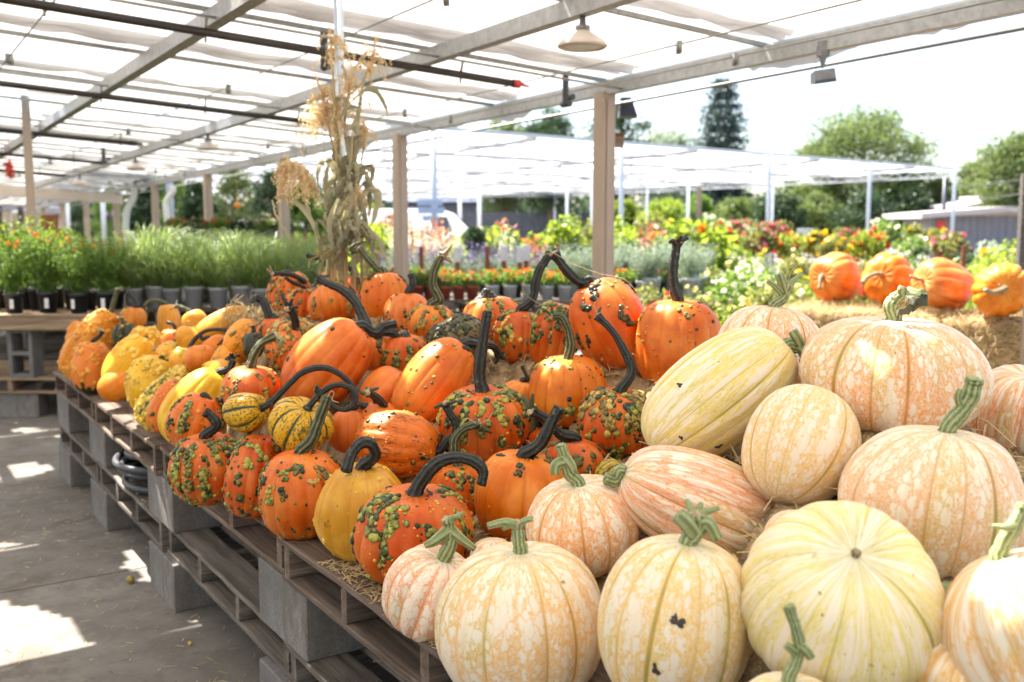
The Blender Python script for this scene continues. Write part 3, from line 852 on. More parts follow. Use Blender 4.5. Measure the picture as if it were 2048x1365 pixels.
pumpkin("smooth orange pumpkin with a straight thick black stem like a horn, beside the pale ones", 1040, 995, 97, 100, 2.58, (0.08, -0.12, 1), col=OL, ribs=(13, 0.07),
        warts=[(24, 'd', 3, 5, 'r', 0.06, 0.25), (14, 'o', 1.5, 3.5, 's')], stem=(K, 17, 13, [(1078, 893), (1100, 852), (1117, 818)], {'end': 'c', 'ridges': 6}), dim=0.14)
pumpkin("small orange pumpkin with bands of green warts, half hidden behind the hooked black stem", 915, 985, 56, 62, 2.78, (0, 0, 1), col=OR, ribs=(12, 0.06),
        warts=gs(140, 2.6, 5.2), stem=('g', 13, 10, [(915, 930), (908, 890), (920, 862), (958, 848)], {'spurs': 3, 'tendril': [[(958, 848), (975, 840), (985, 826)], [(955, 850), (935, 838), (920, 852)]]}))
pumpkin("oblong orange pumpkin lying down with a dark mottled veil on its side", 795, 888, 66, 90, 2.86, (1, -0.25, -0.1), rind='M', col=OR, ribs=(12, 0.05),
        warts=[(26, 'g', 2.2, 4.5, 's'), (30, 'o', 1.5, 3, 's')], stem=(K, 12, 9, [(893, 882), (910, 872), (912, 848), (896, 822), (890, 808)], {'endmat': 'g'}), dim=0.06)
pumpkin("small green-striped yellow gourd with a long arching black stem, left of its twin", 492, 823, 42, 47, 3.02, (0.86, -0.35, 0.25), 'S', YL, (8, 0.06),
        stem=(K, 8, 7, [(545, 803), (582, 765), (610, 742), (650, 735), (690, 755), (712, 790), (705, 815)], {'end': 'c', 'dy': 0.0}), name="gourd", dim=0.16, box=0.8)
pumpkin("small green-striped yellow gourd with a coiled black stem, right of its twin", 602, 850, 66, 50, 2.93, (0.40, -0.35, 0.85), 'S', YL, (9, 0.08),
        stem=(K, 8, 6, [(618, 815), (640, 788), (670, 770), (700, 775), (712, 797), (700, 818), (675, 818), (655, 800), (632, 778)], {'endmat': 'g', 'dy': 0.0}), name="gourd", dim=0.16, box=0.8)
pumpkin("orange pumpkin edged with green warts, squeezed behind the leftmost warty one on the pallet edge", 392, 845, 56, 62, 3.32, (0.3, 0, 0.9), col=OR, ribs=(12, 0.06), warts=gs(120, 2.5, 5),
        stem=(K, 9, 6, [(432, 815), (452, 812), (442, 798)], {'spurs': 3}))
pumpkin("smooth bright yellow squash leaning to the right beside the warty orange pumpkins", 392, 815, 62, 88, 3.62, (0.55, 0.05, 0.83), col=YL, ribs=(13, 0.04), pear=0.10,
        stem=(K, 10, 8, [(458, 740), (466, 722)], {'end': 'c'}), dim=0.06, name="squash")
pumpkin("orange gourd with a brown patch between the striped bumpy gourd and the smooth yellow squash", 336, 812, 34, 62, 3.92, (0.5, 0, 0.85), col=OR, ribs=(10, 0.05), warts=[(50, 'm', 2, 3.5, 'c'), (30, 'o', 1.5, 3, 's')], name="gourd")
pumpkin("bumpy yellow gourd with dark green stripes leaning to the right on the pallet edge", 338, 795, 45, 80, 4.12, (0.68, 0.05, 0.73), 'S', (0.78, 0.50, 0.03), (7, 0.05), pear=0.14,
        warts=[(300, 'y', 2.2, 4.6, 'c', 0.08, 0.92), (100, 'y', 2, 4, 's', 0.08, 0.92), (36, 'g', 2, 4, 'r')], stem=('g', 7, 5, [(402, 722), (410, 712), (416, 728)], {'end': 'c'}), name="gourd")
pumpkin("knobbly plain yellow gourd behind the striped bumpy one", 305, 768, 52, 62, 4.42, (0.35, 0, 0.93), col=YL, ribs=(8, 0.03), warts=[(120, 'y', 2, 4.5, 'c'), (60, 'y', 2, 4, 's')],
        stem=(K, 6, 5, [(330, 725), (350, 717), (372, 716), (392, 724)], {'end': 'c'}), name="gourd")
pumpkin("smooth orange oblong squash lying on the pallet with its grey blossom end facing out", 238, 767, 33, 44, 4.78, (0.62, 0.5, 0.5), col=(0.739, 0.252, 0.021), ribs=(9, 0.01), name="squash", dim=0.04)
pumpkin("yellow squash with a warty neck leaning right over the smooth orange oblong one", 260, 727, 44, 66, 4.85, (0.5, 0.2, 0.85), col=YL, ribs=(9, 0.02), warts=[(70, 'y', 2, 4.5, 'c', 0.05, 0.4)], pear=0.12,
        stem=(K, 5, 4, [(290, 700), (275, 704), (262, 694)], {'endmat': 'b'}), name="squash")
pumpkin("orange warty gourd with a dark green base standing at the far corner of the pallet", 184, 735, 39, 57, 5.22, (0.08, 0, 1), 'T', OR, (8, 0.05), pear=0.05,
        warts=[(110, 'o', 2, 4.4, 'c', 0.08, 0.66), (50, 'o', 2, 4, 's', 0.08, 0.62)], stem=(K, 5, 5, [(200, 672), (205, 662)], {'endmat': 'p'}), name="gourd")
pumpkin("large long orange gourd covered with bumps, leaning right, outermost at the far left end", 180, 688, 40, 84, 5.55, (0.55, 0.1, 0.83), col=YO, ribs=(9, 0.03), pear=0.12,
        warts=[(160, 'o', 2, 4.5, 'c', 0.05, 0.9), (80, 'o', 2, 4, 's', 0.05, 0.9)], stem=('g', 6, 5, [(228, 602), (232, 588), (234, 578)], {'endmat': 'p'}), name="gourd")
pumpkin("orange gourd peeking out behind the outermost long bumpy gourd", 160, 672, 26, 32, 5.85, (0.2, 0.2, 1), col=YO, ribs=(9, 0.03), warts=[(30, 'o', 2, 4, 'c')],
        stem=('g', 4, 3, [(150, 648), (160, 642), (170, 644)], {}), name="gourd")
pumpkin("yellow gourd with orange bumps and a silvery finger-like stem, in the far group", 290, 685, 33, 36, 4.95, (0.1, 0, 1), col=(0.757, 0.37, 0.021), ribs=(9, 0.04), warts=[(100, 'y', 2, 4, 'c')],
        stem=(K, 5, 4.5, [(286, 668), (281, 661)], {'end': 'c'}), name="gourd")
pumpkin("small black-green gourd between orange gourds at the far left", 251, 672, 24, 28, 5.15, (0, 0, 1), col=(0.03, 0.04, 0.02), ribs=(9, 0.12), warts=[(24, 'm', 2, 3.5, 's')],
        stem=('g', 5, 4, [(245, 645), (244, 636)], {'endmat': 'p'}), name="gourd")
pumpkin("orange-brown gourd with glossy top beside the tall pale curved stem, far left", 267, 638, 26, 26, 5.55, (0.1, 0, 1), col=(0.686, 0.227, 0.014), ribs=(9, 0.06), warts=[(40, 'm', 1.8, 3.5, 'c')],
        stem=(K, 5, 4, [(276, 615), (268, 598), (255, 585)], {'endmat': 'g'}), name="gourd")
pumpkin("blunt brown-orange gourd like an upturned cup at the back of the far group", 338, 640, 24, 34, 5.35, (-0.1, 0, 1), col=(0.634, 0.269, 0.021), ribs=(9, 0.02), pear=0.15, box=0.6,
        stem=('g', 4, 4, [(330, 606), (312, 600), (296, 605), (290, 612)], {'endmat': 'b'}), name="gourd")
pumpkin("round smooth yellow-orange gourd just left of the long yellow squash, far group", 390, 645, 26, 26, 5.1, (-0.4, 0, 0.9), col=(0.757, 0.319, 0.021), ribs=(9, 0.01),
        stem=('g', 5, 4, [(378, 622), (365, 615), (352, 612)], {'endmat': 'g'}), name="gourd")
pumpkin("long smooth yellow squash sloping up to the right below the sunlit straw", 440, 652, 28, 66, 4.55, (0.88, 0.15, 0.45), col=(0.722, 0.336, 0.035), ribs=(11, 0.01), pear=-0.05,
        stem=('g', 5, 4, [(500, 640), (515, 634), (528, 632)], {'endmat': 'b'}), name="squash")
pumpkin("small orange pumpkin with scattered bumps in the middle of the yellow gourds", 348, 682, 26, 26, 4.75, (0.1, 0, 1), col=(0.704, 0.176, 0.014), ribs=(10, 0.03), bumps=20, stem=(K, 4, 4, [(350, 655), (345, 648), (335, 645)], {'end': 'c'}))
pumpkin("knobbly yellow-orange gourd under the long arched black stem", 350, 708, 34, 28, 4.55, (0.3, 0, 0.9), col=(0.757, 0.353, 0.021), ribs=(9, 0.03), warts=[(60, 'y', 2, 4, 'c')],
        stem=(K, 5, 4, [(372, 690), (350, 682), (325, 690), (310, 702)], {}), name="gourd")
pumpkin("knobbly orange-yellow gourd with a long black stem pointing right, above the striped bumpy gourd", 372, 725, 34, 30, 4.3, (0.3, 0, 0.9), col=(0.757, 0.336, 0.021), ribs=(9, 0.03), warts=[(60, 'y', 2, 4, 'c')],
        stem=(K, 6, 4, [(380, 692), (400, 668), (425, 659), (455, 661)], {'spurs': 2}), name="gourd")
pumpkin("smooth round deep orange gourd below the long arched stem", 432, 698, 31, 28, 4.2, (-0.5, 0, 0.85), col=(0.739, 0.218, 0.0105), ribs=(9, 0.01), stem=(K, 5, 4, [(405, 680), (400, 668)], {'end': 'c'}), name="gourd")
pumpkin("plain orange gourd tucked under the black stem that points right", 402, 718, 32, 30, 4.1, (0, 0, 1), col=(0.739, 0.202, 0.0105), ribs=(9, 0.02), bumps=10, name="gourd")
pumpkin("yellow-orange squash lying behind a looped black stem in the far group", 385, 683, 36, 26, 4.5, (0.6, 0, 0.6), col=(0.739, 0.319, 0.014), ribs=(9, 0.02),
        stem=(K, 5, 4, [(352, 672), (362, 658), (380, 654), (390, 665), (396, 680)], {'end': 'c'}), name="squash")
pumpkin("orange gourd with dark flecks leaning right, behind the smooth yellow squash", 452, 722, 28, 48, 3.95, (0.6, 0, 0.8), 'M', (0.84, 0.34, 0.03), (9, 0.03), stem=(K, 8, 6, [(462, 706), (464, 690), (452, 676)], {'spurs': 3}), name="gourd")
pumpkin("small yellow bumpy gourd peeping above the smooth yellow squash", 430, 742, 26, 22, 3.85, (0, 0, 1), col=YL, ribs=(8, 0.02), warts=[(50, 'y', 2, 4, 'c')], name="gourd")
pumpkin("mottled orange gourd under the dry tendrils between the yellow group and the warty pumpkins", 488, 682, 40, 46, 3.98, (0.7, 0, 0.7), 'M', (0.84, 0.30, 0.02), (9, 0.03), warts=[(30, 'm', 2, 4, 'c')],
        stem=('g', 6, 4, [(525, 652), (540, 648), (556, 642)], {'spurs': 3, 'endmat': 'b'}), name="gourd")
pumpkin("pale orange pumpkin low behind the green-stemmed one, beside the black stub stem", 452, 748, 34, 32, 3.72, (0.2, 0, 1), col=(0.757, 0.336, 0.028), ribs=(9, 0.02), stem=(K, 9, 7, [(460, 730), (465, 712)], {'spurs': 3}))
pumpkin("small black-green warty gourd behind the thick curved green stem", 508, 690, 22, 28, 3.75, (0, 0, 1), col=(0.04, 0.05, 0.03), ribs=(9, 0.05), warts=[(60, 'd', 2, 4, 'c')], stem=(K, 5, 4, [(508, 662), (505, 652)], {'endmat': 'p'}), name="gourd")
pumpkin("bright orange pumpkin with warty seams under a thick curved green stem", 502, 782, 60, 54, 3.38, (0.05, -0.05, 1), col=(0.704, 0.143, 0.0105), ribs=(12, 0.05), warts=[(90, 'm', 2, 4, 'r'), (40, 'm', 2, 4, 'c')],
        stem=('g', 13, 9, [(508, 712), (522, 688), (552, 672)], {'end': 'k', 'spurs': 2, 'ridges': 5, 'endmat': 'p', 'branch': [(0.95, 6, [(562, 680), (556, 698)], 0.3)]}))
pumpkin("big smooth ribbed orange pumpkin lying at a slant with sunlight on its shoulder", 655, 730, 74, 108, 3.36, (0.66, 0.08, 0.75), col=(0.704, 0.155, 0.014), ribs=(13, 0.04), pear=0.04, warts=[(4, 'd', 3, 5, 's')],
        stem=(K, 15, 10, [(750, 668), (768, 652), (790, 648)], {'dy': 0.04, 'end': 'c'}), dim=0.07)
pumpkin("hidden orange pumpkin whose very long black stem rises left above the big slanting one", 738, 705, 50, 48, 3.62, (-0.05, 0, 1), col=OR, ribs=(12, 0.06), warts=[(90, 'd', 2.5, 5, 'c')],
        stem=(K, 15, 9, [(728, 640), (712, 605), (685, 580), (655, 568), (638, 558)], {'dy': 0.1, 'spurs': 3, 'endmat': 'g'}))
pumpkin("orange pumpkin crusted with round golden-green warts above the sunlit slanting one", 588, 692, 56, 58, 3.72, (-0.05, 0, 1), col=(0.704, 0.143, 0.014), ribs=(12, 0.04), warts=[(200, 'm', 2.5, 6, 'c', 0.05, 0.7), (90, 'm', 2.5, 6, 's', 0.05, 0.8)],
        stem=(K, 13, 9, [(583, 700), (592, 655), (585, 625), (576, 616)], {'dy': -0.14, 'spurs': 3}))
pumpkin("warty orange pumpkin under a dark stem standing up before the sunlit straw", 548, 672, 36, 40, 3.92, (0, 0, 1), col=OR, ribs=(12, 0.05), warts=gs(70, 2, 4), stem=(K, 11, 9, [(545, 655), (535, 622), (524, 600), (516, 597)], {'end': 'c'}))
# ---- back rows
pumpkin("orange pumpkin with yellow warts, leftmost of the back row", 580, 590, 45, 50, 4.62, (-0.1, 0, 1), col=OR, ribs=(12, 0.07), warts=[(110, 'm', 2, 4.5, 'r'), (40, 'd', 2, 4, 's')],
        stem=('k', 7, 5, [(612, 566), (590, 552), (565, 548), (545, 548)], {'dy': -0.2, 'endmat': 'b'}))
pumpkin("small ribbed orange pumpkin with dark warts before the leftmost back row one", 606, 612, 36, 38, 4.42, (0.1, 0, 1), col=OR, ribs=(12, 0.08), warts=[(60, 'd', 2, 4.5, 'r'), (20, 'g', 2, 5, 's')], stem=(K, 5, 4, [(590, 568), (577, 560), (572, 556)], {'end': 'c', 'dy': -0.1}))
pumpkin("orange pumpkin with yellow wart stripes right of the small ribbed one, before the corn stalks", 668, 606, 52, 44, 4.25, (-0.2, 0, 1), col=OR, ribs=(13, 0.08), warts=[(130, 'm', 2.2, 5, 'r'), (40, 'g', 2.2, 5, 'c')])
pumpkin("warty orange pumpkin behind the others, its black stem arching left before the corn stalks", 668, 572, 36, 34, 4.75, (-0.1, 0, 1), col=OR, ribs=(13, 0.06), warts=[(60, 'g', 2, 4.5, 'r')],
        stem=(K, 10, 6, [(662, 540), (645, 520), (615, 511)], {'end': 'c'}))
pumpkin("warty orange pumpkin at the foot of the corn stalks with a sloping black stem", 712, 590, 38, 42, 4.45, (-0.1, 0, 1), col=OR, ribs=(12, 0.07), warts=[(60, 'g', 2, 4.5, 'r')], stem=(K, 9, 6, [(712, 545), (695, 535), (675, 527)], {'end': 'c'}))
pumpkin("tall orange pumpkin with long dark scars right of the corn stalks", 767, 596, 50, 57, 4.12, (0, 0, 1), col=(0.722, 0.185, 0.0105), ribs=(13, 0.07), warts=[(36, 'd', 2.5, 5, 'r'), (20, 'd', 2, 3, 's')],
        stem=('g', 11, 8, [(755, 540), (738, 520), (718, 498)], {'branch': [(0.95, 5, [(700, 500), (712, 488), (732, 484)], 0.3)]}))
pumpkin("pinkish orange pumpkin flecked with pale cracks under a short grey-green stem", 815, 626, 46, 44, 4.02, (0.05, 0, 1), col=(0.704, 0.185, 0.035), ribs=(13, 0.05), warts=[(16, 'd', 2, 4, 's')], stem=('k', 10, 8, [(826, 570), (822, 550)], {'end': 'c'}))
pumpkin("orange pumpkin with a yellow warty collar and tall twisting green stem with torn tip", 863, 648, 48, 42, 3.85, (0.05, 0, 1), col=(0.722, 0.202, 0.0105), ribs=(12, 0.06), warts=[(120, 'm', 2.5, 5, 'r', 0.05, 0.6), (50, 'g', 2, 4.5, 'c')],
        stem=('g', 13, 9, [(880, 600), (866, 575), (868, 545), (880, 518), (885, 512)], {'endmat': 'b', 'branch': [(0.99, 7, [(893, 505), (905, 488)], 0.2)]}))
pumpkin("olive-brown pumpkin covered with dark green warts in the middle of the pile", 915, 688, 62, 56, 3.52, (-0.4, -0.2, 0.9), col=(0.16, 0.13, 0.06), ribs=(12, 0.04), warts=[(420, 'd', 2.5, 5.5, 'c', 0.04, 0.95), (160, 'd', 2.5, 5, 's', 0.04, 0.9)])
pumpkin("orange pumpkin with dark warts right of the big slanting smooth one", 806, 715, 56, 50, 3.62, (0.1, -0.1, 1), col=OR, ribs=(12, 0.06), warts=[(150, 'g', 2.5, 5, 'r'), (60, 'g', 2.5, 5, 'c')],
        stem=(K, 12, 9, [(800, 690), (790, 668), (770, 665), (748, 672)], {'dy': -0.05, 'end': 'c'}))
pumpkin("long smooth orange pumpkin lying aslant with a few brown bumps, centre of the pile", 868, 765, 64, 102, 3.18, (0.62, 0.1, 0.78), col=(0.722, 0.168, 0.007), ribs=(11, 0.02), pear=0.05, warts=[(26, 'm', 2, 4, 's'), (26, 'd', 2.5, 5, 'c', 0.03, 0.15)],
        stem=(K, 13, 9, [(955, 690), (985, 692), (1000, 712)], {'dy': 0.1}), dim=0.05)
pumpkin("smooth orange pumpkin hidden behind the long slanting one", 778, 788, 58, 56, 3.28, (0.5, 0.1, 0.8), col=OR, ribs=(12, 0.03))
pumpkin("orange pumpkin striped with green warts under a tall straight black stem, centre front", 967, 848, 95, 82, 2.95, (-0.03, -0.15, 1), col=OD, ribs=(14, 0.08), warts=[(280, 'g', 3, 6, 'r', 0.08, 0.6), (140, 'g', 3, 6, 'c'), (24, 'o', 2, 4, 's')],
        stem=(K, 17, 11, [(958, 750), (964, 700), (970, 655), (975, 625)], {'end': 'c', 'ridges': 6}), dim=0.16)
pumpkin("back row orange pumpkin with curved ribs and dark warts under a short thick stem", 985, 638, 62, 48, 3.80, (-0.05, 0, 1), col=OR, ribs=(13, 0.08), warts=[(90, 'g', 2.2, 4.5, 'r'), (40, 'g', 2, 4, 'c')], stem=(K, 13, 12, [(970, 600), (974, 582)], {'end': 'c', 'branch': [(0.8, 9, [(955, 605), (945, 628)], 0.8)]}))
pumpkin("orange pumpkin with a pale yellow wart cluster under a long dark broken stem", 1035, 675, 50, 60, 3.60, (0.1, 0, 1), col=OD, ribs=(12, 0.06), warts=[(140, 'g', 2.5, 5.2, 'c'), (30, 'y', 3, 5, 'c', 0.2, 0.5), (30, 'g', 2, 4, 's')],
        stem=(K, 11, 10, [(1066, 600), (1072, 555), (1090, 522), (1100, 508)], {'end': 'c', 'tendril': [[(1100, 506), (1072, 520), (1050, 560), (1052, 590), (1110, 625)]]}))
pumpkin("narrow orange pumpkin with bands of yellow-green warts, left of the big leaning one", 1108, 672, 50, 74, 3.45, (0.2, 0, 1), col=OD, ribs=(12, 0.06), warts=[(220, 'g', 2.6, 5.4, 'r', 0.05, 0.8), (90, 'g', 2.5, 5, 'c')])
pumpkin("biggest smooth reddish orange pumpkin leaning left with dark wart patches on its shoulder", 1222, 655, 76, 104, 3.22, (-0.42, 0, 0.9), col=(0.686, 0.126, 0.0056), ribs=(10, 0.03), pear=-0.05, warts=[(50, 'd', 3, 6, 'c', 0.05, 0.5), (26, 'm', 2, 4, 's')],
        stem=(K, 16, 11, [(1160, 566), (1130, 538), (1108, 508)], {'ridges': 6, 'spurs': 3, 'tendril': [[(1105, 505), (1150, 530), (1200, 548), (1250, 560), (1282, 596)]]}), dim=0.05)
pumpkin("large upright orange pumpkin with a tall straight black stem, right end of the back row", 1354, 690, 89, 98, 3.08, (0, -0.04, 1), col=(0.704, 0.16, 0.0105), ribs=(13, 0.035), box=0.8, warts=[(30, 'm', 2.5, 4.5, 's'), (16, 'm', 3, 5, 'c')], bumps=30,
        stem=(K, 14, 10, [(1348, 575), (1346, 535), (1352, 505), (1354, 486)], {'ridges': 6, 'spurs': 4}), dim=0.10)
pumpkin("orange pumpkin with a smiling scatter of green warts under a brown-green crooked stem", 1135, 782, 80, 76, 3.02, (0, -0.12, 1), col=(0.722, 0.193, 0.0084), ribs=(13, 0.05), warts=[(60, 'g', 2.5, 5.5, 'c'), (26, 'g', 2.2, 4, 's'), (16, 'y', 3, 5, 'c')],
        stem=('g', 13, 8, [(1142, 690), (1135, 655), (1122, 632), (1105, 634)], {'end': 'k'}))
pumpkin("orange pumpkin thickly crusted with green and gold warts under a long leaning grey stem", 1232, 850, 76, 80, 2.78, (0.1, -0.15, 1), col=OD, ribs=(12, 0.04), warts=[(260, 'm', 3, 6.5, 'c', 0.05, 0.4), (160, 'g', 3, 6.5, 'c', 0.05, 0.8), (70, 'g', 3, 6, 's')],
        stem=(K, 14, 8, [(1265, 745), (1248, 700), (1225, 662), (1195, 632)], {'end': 'k', 'dy': 0.05, 'tendril': [[(1195, 630), (1188, 610), (1195, 598), (1186, 590)]]}))
pumpkin("small orange pumpkin with a thin dark pointed stem, half buried beside the loose straw", 1038, 800, 44, 42, 3.10, (0.2, 0, 1), col=OL, ribs=(12, 0.05), stem=(K, 9, 4, [(1056, 760), (1044, 733)], {'end': 'c'}))
pumpkin("small smooth orange pumpkin with a dark flaring stem wedged beside the mottled oblong one", 700, 862, 42, 48, 3.04, (0, 0, 1), col=(0.686, 0.126, 0.007), ribs=(12, 0.04), stem=(K, 9, 8, [(702, 822), (715, 810), (735, 815)], {'spurs': 3}))
pumpkin("orange pumpkin visible only as a warty shoulder between the horn stem and the crusted pumpkin", 1150, 925, 62, 50, 2.68, (0, 0, 1), col=OD, ribs=(12, 0.05), warts=[(140, 'd', 3, 6, 'c')],
        stem=(K, 16, 11, [(1120, 870), (1090, 838), (1062, 822)], {'endmat': 'g', 'spurs': 3, 'dy': -0.05}))
pumpkin("orange gourd with yellow-green striping peeking above the long peach pumpkin's stem", 1228, 955, 40, 34, 2.5, (0.6, 0, 0.6), 'S', (0.55, 0.40, 0.04), (12, 0.05), name="gourd")
pumpkin("orange pumpkin mostly hidden under the crusted one behind the tall-stemmed striped one", 1095, 900, 46, 50, 2.95, (0, 0, 1), col=OD, ribs=(12, 0.05), warts=[(30, 'g', 3, 5, 's')],
        stem=(K, 13, 8, [(1100, 860), (1080, 832), (1050, 822)], {'endmat': 'g', 'spurs': 3}))
pumpkin("orange pumpkin whose stump of dark stem pokes up left of the mottled oblong one", 755, 845, 44, 44, 3.06, (0, 0, 1), col=OR, ribs=(12, 0.04), stem=(K, 11, 9, [(770, 812), (752, 795), (735, 785)], {'endmat': 'g', 'spurs': 3, 'dy': -0.08}))

# ---- pale netted pumpkins
pumpkin("flattish pinkish white pumpkin with orange streaks at the pallet edge, leftmost of the pale ones", 862, 1186, 100, 92, 2.13, (0.35, -0.15, 0.95), 'W', V_PK, (12, 0.06), box=0.8, dim=0.14,
        stem=('p', 20, 13, [(905, 1080), (900, 1058), (896, 1040)], {'branch': [(0.75, 14, [(870, 1082), (850, 1092)], 0.4), (0.75, 12, [(925, 1080), (950, 1098)], 0.5)]}))
pumpkin("low whitish pumpkin showing only its top behind the pinkish white one", 985, 1112, 46, 36, 2.32, (0, 0, 1), 'W', V_PE, (12, 0.07))
pumpkin("large cream pumpkin with a yellow net and a green stem snapped sideways, front centre", 1045, 1248, 174, 164, 1.88, (-0.03, -0.05, 1), 'W', (0.82, 0.44, 0.10), (15, 0.035), dim=0.08,
        stem=('p', 19, 14, [(1036, 1068), (1036, 1046)], {'branch': [(0.95, 9, [(1010, 1045), (975, 1053)], 0.7), (0.95, 7, [(1052, 1042), (1066, 1040)], 0.5)]}))
pumpkin("cream and yellow pumpkin with green ribs under a stem with a drooping flap", 1165, 1052, 117, 100, 2.15, (-0.12, -0.15, 1), 'W', V_OR, (14, 0.05), dim=0.10,
        stem=('p', 18, 13, [(1138, 948), (1130, 918), (1122, 892)], {'end': 'c', 'branch': [(0.7, 11, [(1112, 930), (1110, 948)], 0.9), (0.8, 12, [(1142, 930), (1148, 945)], 0.6)]}))
pumpkin("long peach-streaked pumpkin lying with its stem to the left", 1412, 1020, 109, 198, 2.12, (-0.90, -0.05, 0.42), 'L', V_PK, (14, 0.03), dim=0.07, pear=0.02,
        stem=('p', 18, 15, [(1232, 962), (1212, 958)], {'end': 'c'}))
pumpkin("cream pumpkin blushing orange and yellow-green with small leaf-like holes, bottom centre", 1348, 1245, 154, 180, 1.66, (0.14, -0.05, 1), 'W', (0.82, 0.50, 0.10), (13, 0.03), dim=0.07, box=0.82, marks=[(1375, 1252, 15, 7), (1362, 1246, 6, 5), (1303, 1350, 13, 6)],
        stem=('p', 24, 18, [(1398, 1062), (1392, 1030)], {'branch': [(0.55, 17, [(1372, 1045), (1356, 1030)], 0.9), (0.75, 13, [(1415, 1045), (1434, 1078)], 0.9)]}))
pumpkin("pale yellow-white pumpkin facing the viewer with a star-shaped stem scar and no stem", 1684, 1195, 196, 168, 1.58, (-0.06, -0.62, 0.80), 'L', (0.76, 0.62, 0.17), (18, 0.025), dim=0.11, box=0.86,
        stem=('b', 10, 10, [], {'end': 'c'}))
pumpkin("oval cream pumpkin with its blossom scar turned down-left, in the middle of the pale ones", 1600, 892, 112, 128, 2.08, (0.42, 0.35, 0.80), 'W', (0.80, 0.48, 0.12), (14, 0.015), dim=0.05)
pumpkin("long pale yellow pumpkin sloping up to its branched green stem on the right", 1440, 798, 106, 178, 2.36, (0.76, 0.02, 0.62), 'L', (0.76, 0.58, 0.08), (16, 0.02), dim=0.05, pear=0.02, marks=[(1436, 905, 8, 4), (1347, 770, 4, 7), (1364, 888, 5, 3)],
        stem=('p', 17, 14, [(1590, 696), (1608, 693)], {'end': 'k', 'spurs': 1, 'branch': [(0.92, 11, [(1592, 672), (1586, 662)], 0.9), (0.9, 11, [(1612, 715), (1607, 728)], 0.9), (0.97, 9, [(1622, 690), (1636, 686)], 0.8)]}))
pumpkin("pale pumpkin with orange net and forked stem, back left of the pale ones", 1538, 698, 106, 92, 2.72, (0.08, -0.02, 1), 'W', V_OR, (14, 0.04), dim=0.08,
        stem=('p', 14, 12, [(1567, 596), (1574, 572)], {'branch': [(0.8, 10, [(1562, 560), (1558, 548)], 0.8), (0.7, 7, [(1555, 577), (1535, 562)], 0.6)], 'tendril': [[(1576, 565), (1582, 545), (1592, 530), (1580, 522), (1574, 530), (1590, 518)]]}))
def withered(root, C, base, k):
    rs = np.random.default_rng(5); mb = MB()
    for (x0, y0, x1, y1, w) in ((1800, 628, 1850, 598, 26), (1795, 632, 1815, 615, 22), (1822, 622, 1842, 588, 30), (1815, 600, 1848, 612, 24)):
        p = spline([P(x0, y0, 2.2), P((x0 + x1) / 2 + rs.uniform(-6, 6), (y0 + y1) / 2 + rs.uniform(-6, 6), 2.17), P(x1, y1, 2.2)], 14) - base
        p += rs.normal(0, 0.003, p.shape)
        ww = w * k * np.sin(np.linspace(0.25, 3.0, 14)) * (1 + 0.3 * rs.normal(0, 1, 14))
        mb.ribbon(p, np.array([0.5, rs.uniform(-0.8, 0.8), 0.7]), ww, 0, rs.uniform(0, 1), fold=0.45)
    mb.build("withered_leaf", M['dryleaf'], root)
pumpkin("biggest orange-netted white pumpkin, its thick curved green stem carrying a withered leaf", 1781, 752, 175, 124, 2.26, (0, -0.05, 1), 'W', V_OR, (16, 0.04), dim=0.09, box=0.8,
        stem=('p', 19, 15, [(1780, 612), (1798, 592), (1822, 588)], {'end': 'c', 'branch': [(0.93, 14, [(1835, 594), (1850, 590)], 0.9), (0.88, 9, [(1803, 582), (1806, 574)], 0.9)]}), extra=withered)
pumpkin("large round pale pumpkin with a peach net and a chunky upright stem, right edge middle", 1872, 1004, 178, 156, 1.86, (0.08, -0.05, 1), 'W', (0.80, 0.40, 0.15), (14, 0.035), dim=0.07,
        stem=('p', 20, 20, [(1925, 820), (1942, 790), (1948, 762)], {'end': 'c', 'branch': [(0.5, 8, [(1915, 795), (1920, 778)], 0.6)]}))
pumpkin("whitish ribbed pumpkin with grey-green furrows cut by the right edge, under the straw bale", 2040, 822, 98, 92, 2.42, (0.0, -0.3, 1), 'L', V_PK, (15, 0.07), dim=0.16, box=0.8)
pumpkin("sunlit pale pumpkin with orange streaks in the bottom right corner", 2062, 1262, 158, 168, 1.45, (-0.4, 0.2, 1), 'L', (0.84, 0.45, 0.12), (14, 0.05), dim=0.08,
        stem=('p', 22, 17, [(2030, 1050), (2050, 1012)], {'branch': [(0.7, 12, [(2015, 1055), (1985, 1052)], 0.3)], 'end': 'c'}))
pumpkin("orange-netted pumpkin low in the gap right of the star-scarred one", 1950, 1205, 84, 84, 1.80, (-0.5, -0.2, 0.8), 'W', (0.80, 0.42, 0.10), (14, 0.05),
        stem=('p', 13, 20, [(1902, 1205), (1898, 1180)], {'end': 'c', 'dy': -0.1}))
pumpkin("orange-yellow striped pumpkin low in the bottom right, in front of the dark gap", 1905, 1342, 86, 70, 1.48, (0.3, -0.1, 1), 'L', (0.80, 0.42, 0.05), (14, 0.05))
pumpkin("mostly cut off cream pumpkin whose forked green stem stands before the star-scarred one", 1575, 1440, 104, 92, 1.40, (0, 0, 1), 'W', (0.80, 0.55, 0.10), (14, 0.03),
        stem=('p', 17, 14, [(1592, 1325), (1600, 1290), (1588, 1245), (1578, 1215)], {'end': 'c', 'branch': [(0.6, 10, [(1612, 1300), (1622, 1315)], 0.9), (0.5, 8, [(1578, 1295), (1572, 1290)], 0.9)]}))
pumpkin("small peach pumpkin showing between the long peach one and the star-scarred one", 1600, 1082, 72, 62, 1.84, (0.1, 0, 1), 'W', V_PK, (12, 0.03))
pumpkin("pale pumpkin deep in the gap below the star-scarred one at the right", 1760, 1360, 110, 80, 1.70, (0, 0, 1), 'W', (0.7, 0.4, 0.1), (12, 0.03))
